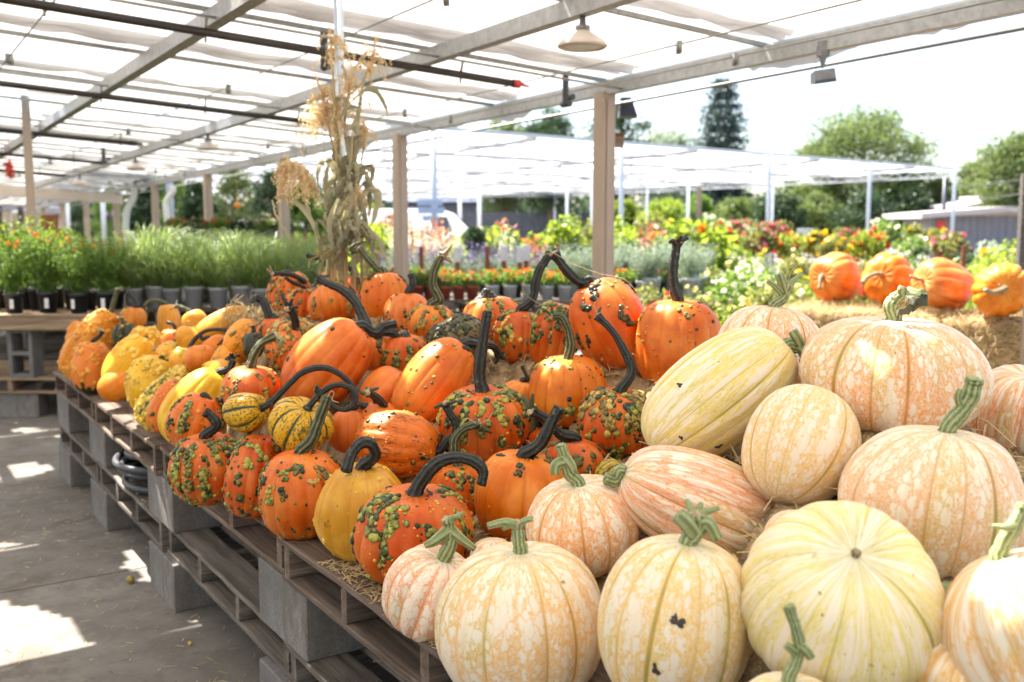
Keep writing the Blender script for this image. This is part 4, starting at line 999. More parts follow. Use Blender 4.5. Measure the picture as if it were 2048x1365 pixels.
# ---- display on the straw bales at the right
BALE_Y = {1672: 7.65, 1778: 7.3, 1885: 6.9, 2004: 6.5}
for (lab, x, y, R, L, ax, col, st, rb) in (
    ("smooth salmon orange pumpkin on the far straw bale, leftmost of the four", 1672, 556, 49, 56, (-0.75, -0.62, 0.1), (0.78, 0.24, 0.045), ('b', 6, 4, [(1640, 560), (1640, 578)]), (12, 0.05)),
    ("deep orange ribbed pumpkin on the far straw bale with a long tan stem pointing left", 1778, 560, 53, 55, (-0.60, -0.75, 0.25), (0.80, 0.22, 0.012), ('b', 6, 5, [(1752, 548), (1732, 556), (1726, 566)]), (9, 0.10)),
    ("salmon pumpkin with shallow ribs on the far straw bale, third from its left", 1885, 571, 51, 66, (-0.85, -0.40, 0.2), (0.78, 0.25, 0.06), ('b', 4, 3, [(1826, 556), (1822, 552)]), (13, 0.05)),
    ("deep orange ribbed pumpkin at the right end of the far straw bale, stem outward", 2004, 580, 56, 68, (-0.35, -0.92, 0.10), (0.82, 0.24, 0.010), ('b', 7, 5, [(1984, 586), (1970, 580)]), (15, 0.06))):
    pumpkin(lab, x, y, R, L, BALE_Y[x], ax, 'P', col, rb, stem=st + ({'dy': -0.06, 'end': 'c'},), dim=0.14, box=0.8, group="pumpkins lined up on the far straw bales")
# ------------------------------------------------------------------ ground and floor
mb = MB(); mb.add([(-300, -60, -0.02), (300, -60, -0.02), (300, 500, -0.02), (-300, 500, -0.02)], [[0, 1, 2, 3]])
tag(mb.build("ground", M['ground']), kind='structure')
mb = MB(); rs = np.random.default_rng(3)
mbg = MB()
AA = [-6.6, -4.4, -2.2, 0.02, 2.3, 4.6]; 
TT = [-4.5, -2.2, 0.1, 2.3, 4.55, 6.9, 9.2, 11.6, 14, 16.4, 19, 22, 25, 28, 31, 34]
for i in range(len(AA) - 1):
    for j in range(len(TT) - 1):
        g = 0.005
        q = [G(AA[i] + g, TT[j] + g, 0), G(AA[i + 1] - g, TT[j] + g, 0), G(AA[i + 1] - g, TT[j + 1] - g, 0), G(AA[i] + g, TT[j + 1] - g, 0)]
        mb.add(q, [[3, 2, 1, 0]]); qq = [p - np.array([0, 0, 0.03]) for p in q]
        mb.add(q + qq, [[0, 1, 5, 4], [1, 2, 6, 5], [2, 3, 7, 6], [3, 0, 4, 7]])
fl = mb.build("floor", M['floor']); tag(fl, kind='structure')
mb = MB(); q = [G(AA[0], TT[0], -0.014), G(AA[-1], TT[0], -0.014), G(AA[-1], TT[-1], -0.014), G(AA[0], TT[-1], -0.014)]
mb.add(q, [[3, 2, 1, 0]]); tag(mb.build("floor_joint_bed", M['soil']), kind='structure')

# ------------------------------------------------------------------ pallets and cinder blocks
AF = 0.955
def pallet(label, org, L, W, wood, rz=0.0, frame=None, board_n=7, group=None, deck_w=0.135, cat="pallet"):
    """lead boards run along local X (length L); stringers run along local Y (width W); top at local z=0.125"""
    r = np.random.default_rng(int(abs(org[0] * 991 + org[1] * 773 + org[2] * 31)) % 99999)
    t = empty("pallet", label, cat, org, rz, group)
    NX = (0.04, L * 0.31 + 0.02, L * 0.63 + 0.02, L - 0.04)
    def board(nm, x0, x1, y0, y1, z0, z1, along='X', m=wood, nails=False):
        b = MB()
        cx, cy, cz = (x0 + x1) / 2, (y0 + y1) / 2, (z0 + z1) / 2
        lx, ly, lz = x1 - x0, y1 - y0, z1 - z0
        n = 14
        # a long board with a slightly uneven edge; local X = grain
        L_, W_ = (lx, ly) if along == 'X' else (ly, lx)
        xs = np.linspace(-L_ / 2, L_ / 2, n)
        e0 = -W_ / 2 + r.normal(0, 0.0016, n); e1 = W_ / 2 + r.normal(0, 0.0016, n); zz = r.normal(0, 0.0009, n)
        c = 0.004
        V = []
        for q in range(n):
            V += [(xs[q], e0[q] + c, -lz / 2 + zz[q]), (xs[q], e1[q] - c, -lz / 2 + zz[q]), (xs[q], e1[q], -lz / 2 + c + zz[q]), (xs[q], e1[q], lz / 2 - c + zz[q]),
                  (xs[q], e1[q] - c, lz / 2 + zz[q]), (xs[q], e0[q] + c, lz / 2 + zz[q]), (xs[q], e0[q], lz / 2 - c + zz[q]), (xs[q], e0[q], -lz / 2 + c + zz[q])]
        F = []
        for q in range(n - 1):
            for k in range(8):
                a, b2 = q * 8 + k, q * 8 + (k + 1) % 8
                F.append([a, a + 8, b2 + 8, b2])
        b.add(V, F)
        b.F.append((np.array([[7, 6, 5, 4], [7, 4, 3, 2], [7, 2, 1, 0]]), 0))
        o = (n - 1) * 8
        b.F.append((np.array([[o + 0, o + 1, o + 2, o + 3], [o + 0, o + 3, o + 4, o + 5], [o + 0, o + 5, o + 6, o + 7]]), 0))
        if nails:
            for nx in NX:
                for ny in (-0.3, 0.32):
                    px_, py_ = nx - cx + r.normal(0, 0.006), ny * W_ + r.normal(0, 0.006); an = np.arange(8) * math.pi / 4
                    V8 = np.stack([px_ + 0.0034 * np.cos(an), py_ + 0.0034 * np.sin(an), np.full(8, lz / 2 + 0.0016)], -1)
                    b.add(np.concatenate([V8, V8 - np.array([0, 0, 0.004])]), [[q, (q + 1) % 8, (q + 1) % 8 + 8, q + 8][::-1] for q in range(8)], 1); b.F.append((np.array([[b.n - 16 + q for q in range(8)]]), 1))
        o_ = b.build(nm, [m, M['darkmetal']] if nails else m, t)
        o_.location = (cx, cy, cz)
        if along == 'Y': o_.rotation_euler = (0, 0, math.pi / 2)
        return o_
    th = 0.019; sh = 0.089
    # stringers (ends visible at the front)
    for x in (0.02, L * 0.31, L * 0.63, L - 0.06):
        board("stringer", x, x + 0.04, 0.006, W - 0.006, th + 0.001, th + sh - 0.001, 'Y')
    y = 0.0; gap = 0.035
    n_b = max(2, int((W + gap) / (deck_w + gap)))
    gap = (W - n_b * deck_w) / (n_b - 1)
    for i in range(n_b):
        y0 = i * (deck_w + gap)
        board("deck_board", r.uniform(-0.006, 0.004), L - r.uniform(-0.004, 0.006), y0, y0 + deck_w - r.uniform(0, 0.008), th + sh, th * 2 + sh, nails=True)
    for i in (0, n_b // 2, n_b - 1):
        y0 = i * (deck_w + gap)
        board("bottom_board", r.uniform(-0.005, 0.003), L, y0 + 0.004, y0 + deck_w - 0.01, 0, th)
    return t
BLH = 0.195
def solid_block(label, loc, rz, group, name="cinder_block"):
    t = MB()
    t.box(-0.195, 0.195, -0.097, 0.097, 0, BLH - 0.001, bev=0.004)
    o = t.build(name, M['block'], loc=loc, rz=rz)
    tag(o, label, "cinder block", group)
    return o
TB = [6.62, 5.40, 4.10, 2.69, 1.33, 0.0]       # the joints between pallets along the aisle
RZU = math.atan2(-U[1], -U[0])                  # local X runs from far to near
order = ["farthest", "second from the far end", "third from the far end", "fourth from the far end", "nearest"]
JIT = [0.0, 0.0, 0.015, 0.0, -0.02]
for lev, z0 in ((0, BLH), (1, BLH * 2 + 0.127)):
    for i in range(5):
        L_ = TB[i] - TB[i + 1] - 0.02
        o_ = G(AF + JIT[i] + (0.0 if lev else 0.012), TB[i] - 0.01, z0)
        pallet("weathered wooden pallet, %s in the %s layer along the aisle" % (order[i], ("lower", "upper")[lev]),
               o_, L_, 1.22, M['wood'] if lev else M['wood_grey'], RZU, group="pallets stacked under the pumpkins")
for i in range(5):       # second run behind, upper layer only carries the pile
    pallet("wooden pallet hidden behind the front run under the pile", G(AF + 1.26, TB[i] - 0.01, BLH * 2 + 0.127), TB[i] - TB[i + 1] - 0.02, 1.22, M['wood'], RZU, group="pallets stacked under the pumpkins")
    pallet("wooden pallet low behind the front run under the pile", G(AF + 1.26, TB[i] - 0.01, BLH), TB[i] - TB[i + 1] - 0.02, 1.22, M['wood_grey'], RZU, group="pallets stacked under the pumpkins")
jn = [6.42, 5.40, 4.12, 2.72, 1.36, 0.2]
jo = ["at the far corner", "second from the far corner", "third from the far corner", "fourth from the far corner", "fifth from the far corner", "nearest the viewer"]
for lev, z0 in ((0, 0.0), (1, BLH + 0.127)):
    for i, t_ in enumerate(jn):
        for q, a_ in enumerate((AF + 0.115, AF + 1.1, AF + 2.35)):
            lab = ("grey cinder block on the %s at the front edge, %s" % (("floor", "lower pallets")[lev], jo[i])) if q == 0 else "grey cinder block holding up the pallets from behind"
            solid_block(lab, G(a_ + (0.006 if lev else 0) - 0.01, t_, z0 + 0.0005), RZU, "cinder blocks between the pallet layers" if q == 0 else "cinder blocks hidden behind the front ones")

# hose coil, yellow block, squash stem on the floor
zb = BLH + 0.127
mb = MB(); hp = []
rs = np.random.default_rng(11)
for i in range(150):
    an = i / 150 * 2 * math.pi * 5.2
    rr_ = 0.165 + 0.02 * math.sin(an * 0.37) + 0.012 * math.sin(an * 1.7)
    hp.append(G(AF + 0.17 + rr_ * math.cos(an) + 0.02 * math.sin(i * .05), 4.72 + rr_ * 1.35 * math.sin(an), zb + 0.022 + 0.165 * i / 150 + 0.008 * math.sin(an * 1.3)))
mb.tube(spline(hp, 420), 0.016, 10)
tag(mb.build("hose", M['hose'], smooth=True), "coiled grey garden hose lying on the lower pallet", "hose")
mb = MB(); mb.box(-0.03, 0.03, -0.03, 0.03, 0, 0.05, bev=0.004); mb.box(-0.012, 0.012, -0.033, -0.028, 0.015, 0.035)
c_ = G(AF + 0.12, 4.82, BLH * 2 + 0.127 + 0.02)
tag(mb.build("yellow_block", M['yellowplastic'], loc=c_, rz=RZU), "small bright yellow plastic block inside the upper pallet", "plastic block")
for k_, (x, y, s_) in enumerate(((261, 1160, 0.016), (380, 1287, 0.007))):
    r_ = ray(x, y); p_ = CAM + r_ * (-(EYE - s_) / r_[2])
    mb = MB(); q = ICO2[0] * (1 + np.random.default_rng(k_).normal(0, 0.13, (len(ICO2[0]), 1))) * s_; mb.add(q, ICO2[1], 0, 0.7)
    tag(mb.build("squash_scrap", WART['y' if k_ else 'm'], smooth=True, loc=p_), ["olive yellow scrap of squash on the floor by a cinder block", "tiny yellow crumb of squash on the floor below the pallets"][k_], "squash scrap")

# ------------------------------------------------------------------ straw heaped on the pallets, pressed down under every pumpkin
ZT = BLH * 2 + 0.127 * 2
def straw_bed():
    rs = np.random.default_rng(21)
    step = 0.03
    na, nt_ = int(2.45 / step), int(6.9 / step)
    a = AF + 0.30 + np.arange(na) * step; t = -0.2 + np.arange(nt_) * step
    AAg, TTg = np.meshgrid(a, t)
    XY = AAg[..., None] * A[:2] + TTg[..., None] * U[:2]
    h = np.full(AAg.shape, ZT - 0.04)
    pl = [p for p in PUMPKINS if p[0][1] < 6.3]
    for c, rh, hz in pl:
        zb_ = c[2] - hz
        d = np.hypot(XY[..., 0] - c[0], XY[..., 1] - c[1])
        h = np.maximum(h, zb_ + 0.05 - 1.1 * np.maximum(0, d - rh * 0.75))
    # smooth
    for _ in range(3):
        hp_ = np.pad(h, 1, mode='edge')
        h = (hp_[1:-1, 1:-1] * 2 + hp_[:-2, 1:-1] + hp_[2:, 1:-1] + hp_[1:-1, :-2] + hp_[1:-1, 2:]) / 6
    h += rs.normal(0, 0.006, h.shape)
    for c, rh, hz in pl:
        d = np.hypot(XY[..., 0] - c[0], XY[..., 1] - c[1]) / rh
        under = c[2] - hz * np.sqrt(np.clip(1 - d ** 2, 0, 1))
        h = np.where(d < 0.98, np.minimum(h, under - 0.004), h)
    edge = np.clip((AAg - (AF + 0.30)) / 0.25, 0, 1)
    h = np.minimum(h, ZT - 0.03 + edge * 0.9)
    V = np.concatenate([XY, h[..., None]], -1).reshape(-1, 3)
    i = np.arange(nt_ - 1)[:, None] * na; j = np.arange(na - 1)[None, :]
    F = np.stack([i + j, i + na + j, i + na + j + 1, i + j + 1], -1).reshape(-1, 4)
    mb = MB(); mb.add(V, F, 0, rs.uniform(0, 1, len(V)))
    # skirt down to the pallets on the outer side
    o = mb.build("straw_bed", M['straw'], smooth=True); tag(o, kind='stuff')
    o["label"] = "loose straw heaped between the pumpkins"
    # blades lying on top
    n = 17000
    a_ = rs.uniform(AF + 0.36, AF + 2.7, n); t_ = rs.uniform(0, 6.6, n)
    ia = np.clip(((a_ - a[0]) / step).astype(int), 0, na - 1); it = np.clip(((t_ - t[0]) / step).astype(int), 0, nt_ - 1)
    z = h[it, ia] + 0.006
    pz = a_[:, None] * A + t_[:, None] * U; pz[:, 2] = z
    ok = z > ZT + 0.005
    return pz[ok]
def blades(mb, pts, rs, lo, hi, w=0.0022, tilt=0.25):
    n = len(pts)
    an = rs.uniform(0, 6.28, n); L = rs.uniform(lo, hi, n) / 2
    d = np.stack([np.cos(an), np.sin(an), rs.normal(0, tilt, n)], -1) * L[:, None]
    s = np.stack([-np.sin(an), np.cos(an), rs.uniform(-0.4, 0.4, n)], -1) * (w * rs.uniform(0.5, 1.3, n))[:, None]
    up = np.zeros((n, 3)); up[:, 2] = np.maximum(0.003, np.abs(d[:, 2]))
    m = up + np.stack([rs.normal(0, .002, n)] * 3, -1)
    q = pts + up
    V = np.stack([q - d - s, q + m * 0.5 - s, q + d - s, q + d + s, q + m * 0.5 + s, q - d + s], 1).reshape(-1, 3)
    b = np.arange(n)[:, None] * 6
    F = np.concatenate([b + np.array([[0, 1, 4, 5]]), b + np.array([[1, 2, 3, 4]])])
    mb.add(V, F, 0, np.repeat(np.clip(rs.normal(0.5, 0.3, n), 0, 1), 6))
pts_ = straw_bed()
rs = np.random.default_rng(8)
mb = MB(); blades(mb, pts_, rs, 0.03, 0.12, 0.0028, 0.35)
# sunlit tuft of straw sticking up in the far group
n = 420; c_ = P(515, 640, 4.5)
tp = c_ + np.stack([rs.uniform(-0.13, 0.13, n), rs.uniform(-0.15, 0.15, n), rs.uniform(-0.05, 0.03, n)], -1)
blades(mb, tp, rs, 0.03, 0.08, 0.003, 0.7)
o = mb.build("straw_blades", M['blade']); tag(o, kind='stuff'); o["label"] = "loose straw stalks lying over the straw bed"
# straw litter on the pallet edge and the floor
mb = MB()
for (x, y, sx, sy, n) in ((560, 1040, 55, 14, 60), (700, 1150, 60, 25, 170), (760, 1185, 40, 12, 80), (850, 1300, 40, 40, 260), (760, 1225, 40, 14, 70), (470, 1030, 30, 8, 12), (520, 1075, 60, 16, 60)):
    for _ in range(1):
        X = rs.normal(x, sx * 0.6, n); Yp = rs.normal(y, sy * 0.6, n)
        P3 = []
        for i in range(n):
            r_ = ray(X[i], Yp[i]); p = CAM + r_ * (-(EYE - ZT - 0.001) / r_[2]); a_ = p @ A
            if a_ > AF + 0.01: P3.append(p)
        if P3: blades(mb, np.array(P3), rs, 0.008, 0.06, 0.0018, 0.06)
n = 260; P3 = []
for i in range(n):
    x, y = rs.uniform(-40, 520), rs.uniform(930, 1400)
    if rs.random() < 0.5: x, y = rs.normal(80, 90), rs.normal(1035, 38)
    r_ = ray(x, y); P3.append(CAM + r_ * (-(EYE - 0.001) / r_[2]))
for i in range(220):
    P3.append(G(rs.uniform(AF - 0.25, AF + 0.15), rs.uniform(2, 6.6), 0.001))
P3 = [p for p in P3 if p @ A < AF + 0.3]
blades(mb, np.array(P3), rs, 0.006, 0.05, 0.0016, 0.03)
P3 = [G(rs.uniform(AF + 0.03, AF + 0.5), rs.uniform(1.5, 5.3), BLH + 0.127 + 0.001) for _ in range(60)]
blades(mb, np.array(P3), rs, 0.01, 0.07, 0.002, 0.04)
o = mb.build("straw_litter", M['blade']); tag(o, kind='stuff'); o["label"] = "bits of straw scattered on the floor and the pallet edge"

# ------------------------------------------------------------------ straw bales at the right, on pallets
def bale(label, loc, rz, L=1.05, W=0.5, H=0.40, group="straw bales under the display pumpkins"):
    rs = np.random.default_rng(int(abs(loc[0] * 100 + loc[2] * 1000)))
    mb = MB(); n = 26
    for ax in range(3):
        for sg in (-1, 1):
            u, v = np.meshgrid(np.linspace(-1, 1, n), np.linspace(-1, 1, n))
            q = np.zeros((n, n, 3)); q[..., ax] = sg; q[..., (ax + 1) % 3] = u; q[..., (ax + 2) % 3] = v
            l = np.power(np.sum(np.abs(q) ** 9, -1), 1 / 9.0)[..., None]; q = q / l
            q = q * np.array([L / 2, W / 2, H / 2]); q[..., 2] += H / 2
            ph = np.sin(q * 37.0 + 1.3).sum(-1) * 0.004
            q += ph[..., None] * (q - np.array([0, 0, H / 2])) / 0.3
            i = np.arange(n - 1)[:, None] * n; j = np.arange(n - 1)[None, :]
            F = np.stack([i + j, i + j + 1, i + n + j + 1, i + n + j], -1).reshape(-1, 4)
            if sg < 0: F = F[:, ::-1]
            mb.add(q.reshape(-1, 3), F, 0, rs.uniform(0, 1, n * n))
    m_ = 5200
    f = rs.integers(0, 3, m_)
    pp = np.stack([rs.uniform(-L / 2, L / 2, m_), rs.uniform(-W / 2, W / 2, m_), rs.uniform(0, H, m_)], -1)
    pp[f == 0, 2] = H; pp[f == 1, 1] = -W / 2; pp[f == 2, 0] = rs.choice([-L / 2, L / 2], (f == 2).sum())
    an = rs.uniform(0, 6.28, m_); d = np.stack([np.cos(an), np.sin(an) * 0.4, np.sin(an)], -1) * rs.uniform(0.02, 0.07, m_)[:, None]
    s = rs.normal(0, 1, (m_, 3)); s /= np.linalg.norm(s, axis=1)[:, None]; s *= 0.0035
    nn = np.zeros((m_, 3)); nn[f == 0, 2] = 1; nn[f == 1, 1] = -1; nn[f == 2, 0] = np.sign(pp[f == 2, 0])
    pp += nn * 0.004
    V = np.stack([pp - d * 0.3 - s, pp + d + nn * rs.uniform(0.0, 0.03, (m_, 1)), pp - d * 0.3 + s], 1).reshape(-1, 3)
    mb.add(V, np.arange(m_ * 3).reshape(-1, 3), 1, np.repeat(rs.uniform(0, 1, m_), 3))
    o = mb.build("straw_bale", [M['bale'], M['blade']], smooth=True, loc=loc, rz=rz)
    tag(o, label, "straw bale", group)
    for y in (-0.12, 0.12):
        t = MB(); q = []
        for s_ in np.linspace(0, 2 * math.pi, 60):
            x_, z_ = math.cos(s_), math.sin(s_); l = (abs(x_) ** 9 + abs(z_) ** 9) ** (1 / 9)
            q.append((x_ / l * (L / 2 + 0.003), y, H / 2 + z_ / l * (H / 2 + 0.004)))
        t.tube(q, 0.0025, 5, cap=False); t.build("twine", M['blade'], o)
    return o
bL = P(1578, 606, 7.62); bR = P(2070, 634, 6.35)
dirb = bR - bL; rzb = math.atan2(dirb[1], dirb[0])
BZ = min(c[2] - h for c, r, h in PUMPKINS if c[1] > 6.3) + 0.012
for c, r, h in PUMPKINS:
    if c[1] > 6.3: print('bale pumpkin base', c[2] - h)
e_ = np.array([math.cos(rzb), math.sin(rzb), 0]); nrm_ = np.array([-e_[1], e_[0], 0])
for i in range(3):
    c_ = bL + e_ * (0.53 + i * 1.07) + nrm_ * 0.14
    for lv in range(2):
        bale("golden brown straw bale, %s in the %s course behind the pale pumpkins" % (("leftmost", "middle", "rightmost")[i], ("lower", "upper")[lv]),
             (c_[0], c_[1], BZ - 0.41 * (2 - lv)), rzb)
    c2 = c_ - np.array([0, 0, c_[2]])
    o2 = c2 - e_ * 0.53 - nrm_ * 0.4
    pallet("wooden pallet under the straw bales at the right", (o2[0], o2[1], BZ - 0.82 - 0.128), 1.05, 0.9, M['wood_grey'], rzb, group="pallets under the straw bales")
# ------------------------------------------------------------------ the shade roof: posts, beams, cloth
SL = 0.06
def roof_z(a, t=6.0): return EYE + 1.2106 - SL * a - 0.0145 * t      # underside of the beams
AE = 4.26
TP = [5.40 + 3.045 * k for k in range(-3, 11)]
roof = empty("shade_roof", "long open roof of pale shade cloth on grey beams and tan posts over the pumpkins", "shade roof", G(AE, 5.4, 0))
ro = np.array(G(AE, 5.4, 0))
def rbuild(mb, name, mat, smooth=False, parent=roof):
    for i in range(len(mb.V)): mb.V[i] = mb.V[i] - ro
    return mb.build(name, mat, parent, smooth)
for t_ in TP:
    if t_ < 1.5: continue
    mb = MB(); z1 = roof_z(AE, t_) + 0.02
    w = 0.105
    Mx = Matrix.Translation(Vector(G(AE, t_, 0))) @ Matrix.Rotation(ANG_A, 4, 'Z')
    # C-channel post: web and two flanges
    mb.box(-w / 2, w / 2, -w / 2, -w / 2 + 0.012, 0, z1, M=Mx)
    mb.box(-w / 2, -w / 2 + 0.012, -w / 2 + 0.0125, w / 2, 0, z1, M=Mx)
    mb.box(w / 2 - 0.012, w / 2, -w / 2 + 0.0125, w / 2, 0, z1, M=Mx)
    mb.box(-w / 2 + 0.03, w / 2 - 0.03, -w / 2 - 0.012, -w / 2 - 0.0005, 0, z1 - 0.05, M=Mx)
    mb.box(-0.10, 0.10, -0.10, 0.10, 0.001, 0.012, M=Mx)
    rbuild(mb, "post", M['post'])
mb = MB()
# slim post at the left
pl_ = P(50, 190, 9.03); a_l = float(pl_ @ A)
mb.bar((pl_[0], pl_[1], 0), (pl_[0], pl_[1], roof_z(a_l, 7.5) + 0.14), 0.055, up=(0, 1, 0)); rbuild(mb, "post", M['post'])
# beams along the aisle
BA = [AE, 2.90, 1.62, 0.25, -1.15, -2.5, -3.85, -5.2, -6.55, -7.9, -9.25]
T0, T1 = -9.0, 36.0
for a_ in BA:
    mb = MB()
    wv_ = 0.055
    p, q = G(a_, T0, roof_z(a_, T0) + 0.045), G(a_, T1, roof_z(a_, T1) + 0.045)
    mb.bar(p, q, wv_, 0.085)
    # lip of the channel
    mb.bar(p + A * 0.04 + np.array([0, 0, -0.035]), q + A * 0.04 + np.array([0, 0, -0.035]), 0.022, 0.008)
    rbuild(mb, "beam", M['galv'])
TC = [5.42 + 1.42 * k for k in range(-9, 20)]      # cross members
for t_ in TC:
    mb = MB(); a0, a1 = BA[-1] - 0.3, AE + 0.02
    mb.bar(G(a0, t_, roof_z(a0, t_) + 0.105), G(a1, t_, roof_z(a1, t_) + 0.105), 0.026, 0.024)
    rbuild(mb, "cross_member", M['galv'])
# dark pipes and conduits across
for t_, a_end, dz in ((2.26, 3.75, 0.055), (5.24, 3.42, 0.055), (7.85, 3.6, 0.055), (10.8, 2.4, 0.055), (13.45, 2.6, 0.055), (16.2, 2.6, 0.055)):
    mb = MB(); a0 = -4.0
    mb.tube([G(a0, t_, roof_z(a0, t_) - dz), G(a_end, t_, roof_z(a_end, t_) - dz)], 0.022, 10)
    o = rbuild(mb, "pipe", M['pipe_dark'], True)
    mb = MB(); mb.tube([G(a_end, t_, roof_z(a_end, t_) - dz), G(a_end + 0.05, t_, roof_z(a_end, t_) - dz)], 0.026, 10); mb.tube([G(a_end + 0.05, t_, roof_z(a_end, t_) - dz), G(a_end + 0.12, t_, roof_z(a_end, t_) - dz - 0.01)], [0.012, 0.006], 8)
    rbuild(mb, "pipe_cap", M['red' if t_ == 5.24 else 'pipe_dark'], True)
    mb = MB(); a2 = min(AE, a_end + 0.9)
    mb.tube([G(a0, t_ - 0.05, roof_z(a0, t_ - 0.05) - dz + 0.07), G(a2, t_ - 0.05, roof_z(a2, t_ - 0.05) - dz + 0.07)], 0.008, 7)
    for s_ in np.arange(a0 + 0.3, a_end, 0.75):
        mb.bar(G(s_, t_ - 0.03, roof_z(s_, t_ - 0.03) - dz + 0.075), G(s_, t_, roof_z(s_, t_) - dz), 0.012)
        mb.tube([G(s_, t_, roof_z(s_, t_) - dz - 0.022), G(s_, t_, roof_z(s_, t_) - dz - 0.05)], 0.007, 6)
    rbuild(mb, "conduit", M['pipe_grey'], True)
# thin drive cables along the aisle, under the cloth
for a_ in (3.55, 2.2, 0.85, -0.5, 3.95):
    mb = MB(); mb.tube([G(a_, T0, roof_z(a_, T0) - 0.02), G(a_, T1, roof_z(a_, T1) - 0.02)], 0.0045, 6)
    for s_ in np.arange(1.2, 20, 3.045): mb.box(-0.012, 0.012, -0.03, 0.03, -0.03, 0.03, M=Matrix.Translation(Vector(G(a_, 5.42 + round((s_ - 5.42) / 1.42) * 1.5225, roof_z(a_, s_) - 0.03))))
    rbuild(mb, "drive_cable", M['pipe_grey'], True)
mb = MB(); mb.tube([G(AE + 0.16, T0, roof_z(AE, T0) - 0.03), G(AE + 0.16, T1, roof_z(AE, T1) - 0.05)], 0.010, 8)
rbuild(mb, "eave_pipe", M['pipe_grey'], True)
# brackets hanging from the cross members
for (x, y, t_) in ((330, 155, 5.6),):
    pass
for a_, t_ in ((3.95, 5.42), (2.27, 5.42), (2.56, 12.98)):
    mb = MB(); z = roof_z(a_, t_) + 0.09
    mb.bar(G(a_, t_, z), G(a_, t_, z - 0.19), 0.04, 0.03)
    mb.tube([G(a_ + 0.015, t_ - 0.03, z - 0.18), G(a_ + 0.015, t_ + 0.05, z - 0.18)], 0.022, 12)
    mb.tube([G(a_ + 0.06, t_, z - 0.13), G(a_ + 0.06, t_ + 0.04, z - 0.13)], 0.022, 10)
    rbuild(mb, "bracket", M['darkmetal'], False)

# cloth panels, one per bay, with bunched folds hanging along each cross member.  Added holes are aimed to drop sun patches on chosen spots.
def target_hole(x, y, Y, r):
    p = Vector(P(x, y, Y)); a0 = float(np.array(p) @ A)
    for _ in range(3):
        zt = roof_z(a0, float(np.array(p) @ U) + 1) + 0.175; q = p + sun_dir * ((zt - p.z) / sun_dir.z); a0 = float(np.array(q) @ A)
    return a0, float(np.array(q) @ U), r
HOLES = []
def hole_px(x, y, Y, ra, rt): a_, t_, _ = target_hole(x, y, Y, 0); HOLES.append((a_, t_, ra, rt))
def hole_floor(x, y, z, ra, rt):
    r_ = ray(x, y); p = CAM + r_ * (-(EYE - z) / r_[2]); hole_px(x, y, p[1], ra, rt)
hole_floor(-20, 1320, 0, 0.32, 0.60)
hole_floor(0, 1110, 0, 0.16, 0.16)
hole_floor(-80, 1420, 0, 0.30, 0.40)
hole_px(90, 560, 8.1, 0.4, 0.12)
hole_px(420, 560, 8.5, 0.6, 0.14)
hole_floor(20, 945, 0, 0.26, 0.22)
hole_floor(215, 825, ZT, 0.12, 0.30)
hole_floor(300, 885, ZT, 0.05, 0.10)
hole_px(630, 705, 3.22, 0.20, 0.09)
hole_px(700, 668, 3.25, 0.10, 0.04)
hole_px(520, 730, 3.38, 0.12, 0.07)
hole_px(505, 640, 4.5, 0.26, 0.18)
hole_px(440, 622, 4.5, 0.16, 0.12)
hole_px(790, 822, 2.86, 0.12, 0.04)
hole_px(850, 735, 3.1, 0.08, 0.08)
hole_px(1110, 712, 3.0, 0.06, 0.05)
hole_px(2030, 1110, 1.40, 0.09, 0.07)
hole_px(1225, 555, 3.2, 0.13, 0.07)
hole_px(490, 788, 3.0, 0.06, 0.04)
hole_px(600, 808, 2.93, 0.06, 0.04)
hole_px(760, 545, 4.1, 0.09, 0.07)
hole_px(680, 545, 4.4, 0.13, 0.09)
hole_px(200, 610, 5.5, 0.12, 0.12)
hole_px(385, 628, 5.1, 0.14, 0.11)
hole_px(400, 740, 3.6, 0.10, 0.08)
hole_px(290, 700, 4.6, 0.20, 0.13)
hole_px(440, 680, 4.2, 0.10, 0.08)
hole_px(960, 600, 3.8, 0.14, 0.07)
hole_px(1350, 598, 3.05, 0.10, 0.05)
hole_px(1780, 640, 2.2, 0.14, 0.06)
hole_px(1330, 880, 2.1, 0.05, 0.03)
hole_px(60, 500, 8.3, 0.5, 0.6)
hole_px(190, 520, 8.4, 0.35, 0.25)
hole_px(330, 500, 8.7, 0.5, 0.35)
hole_px(470, 520, 8.8, 0.5, 0.45)
hole_px(120, 480, 9.2, 0.3, 0.5)
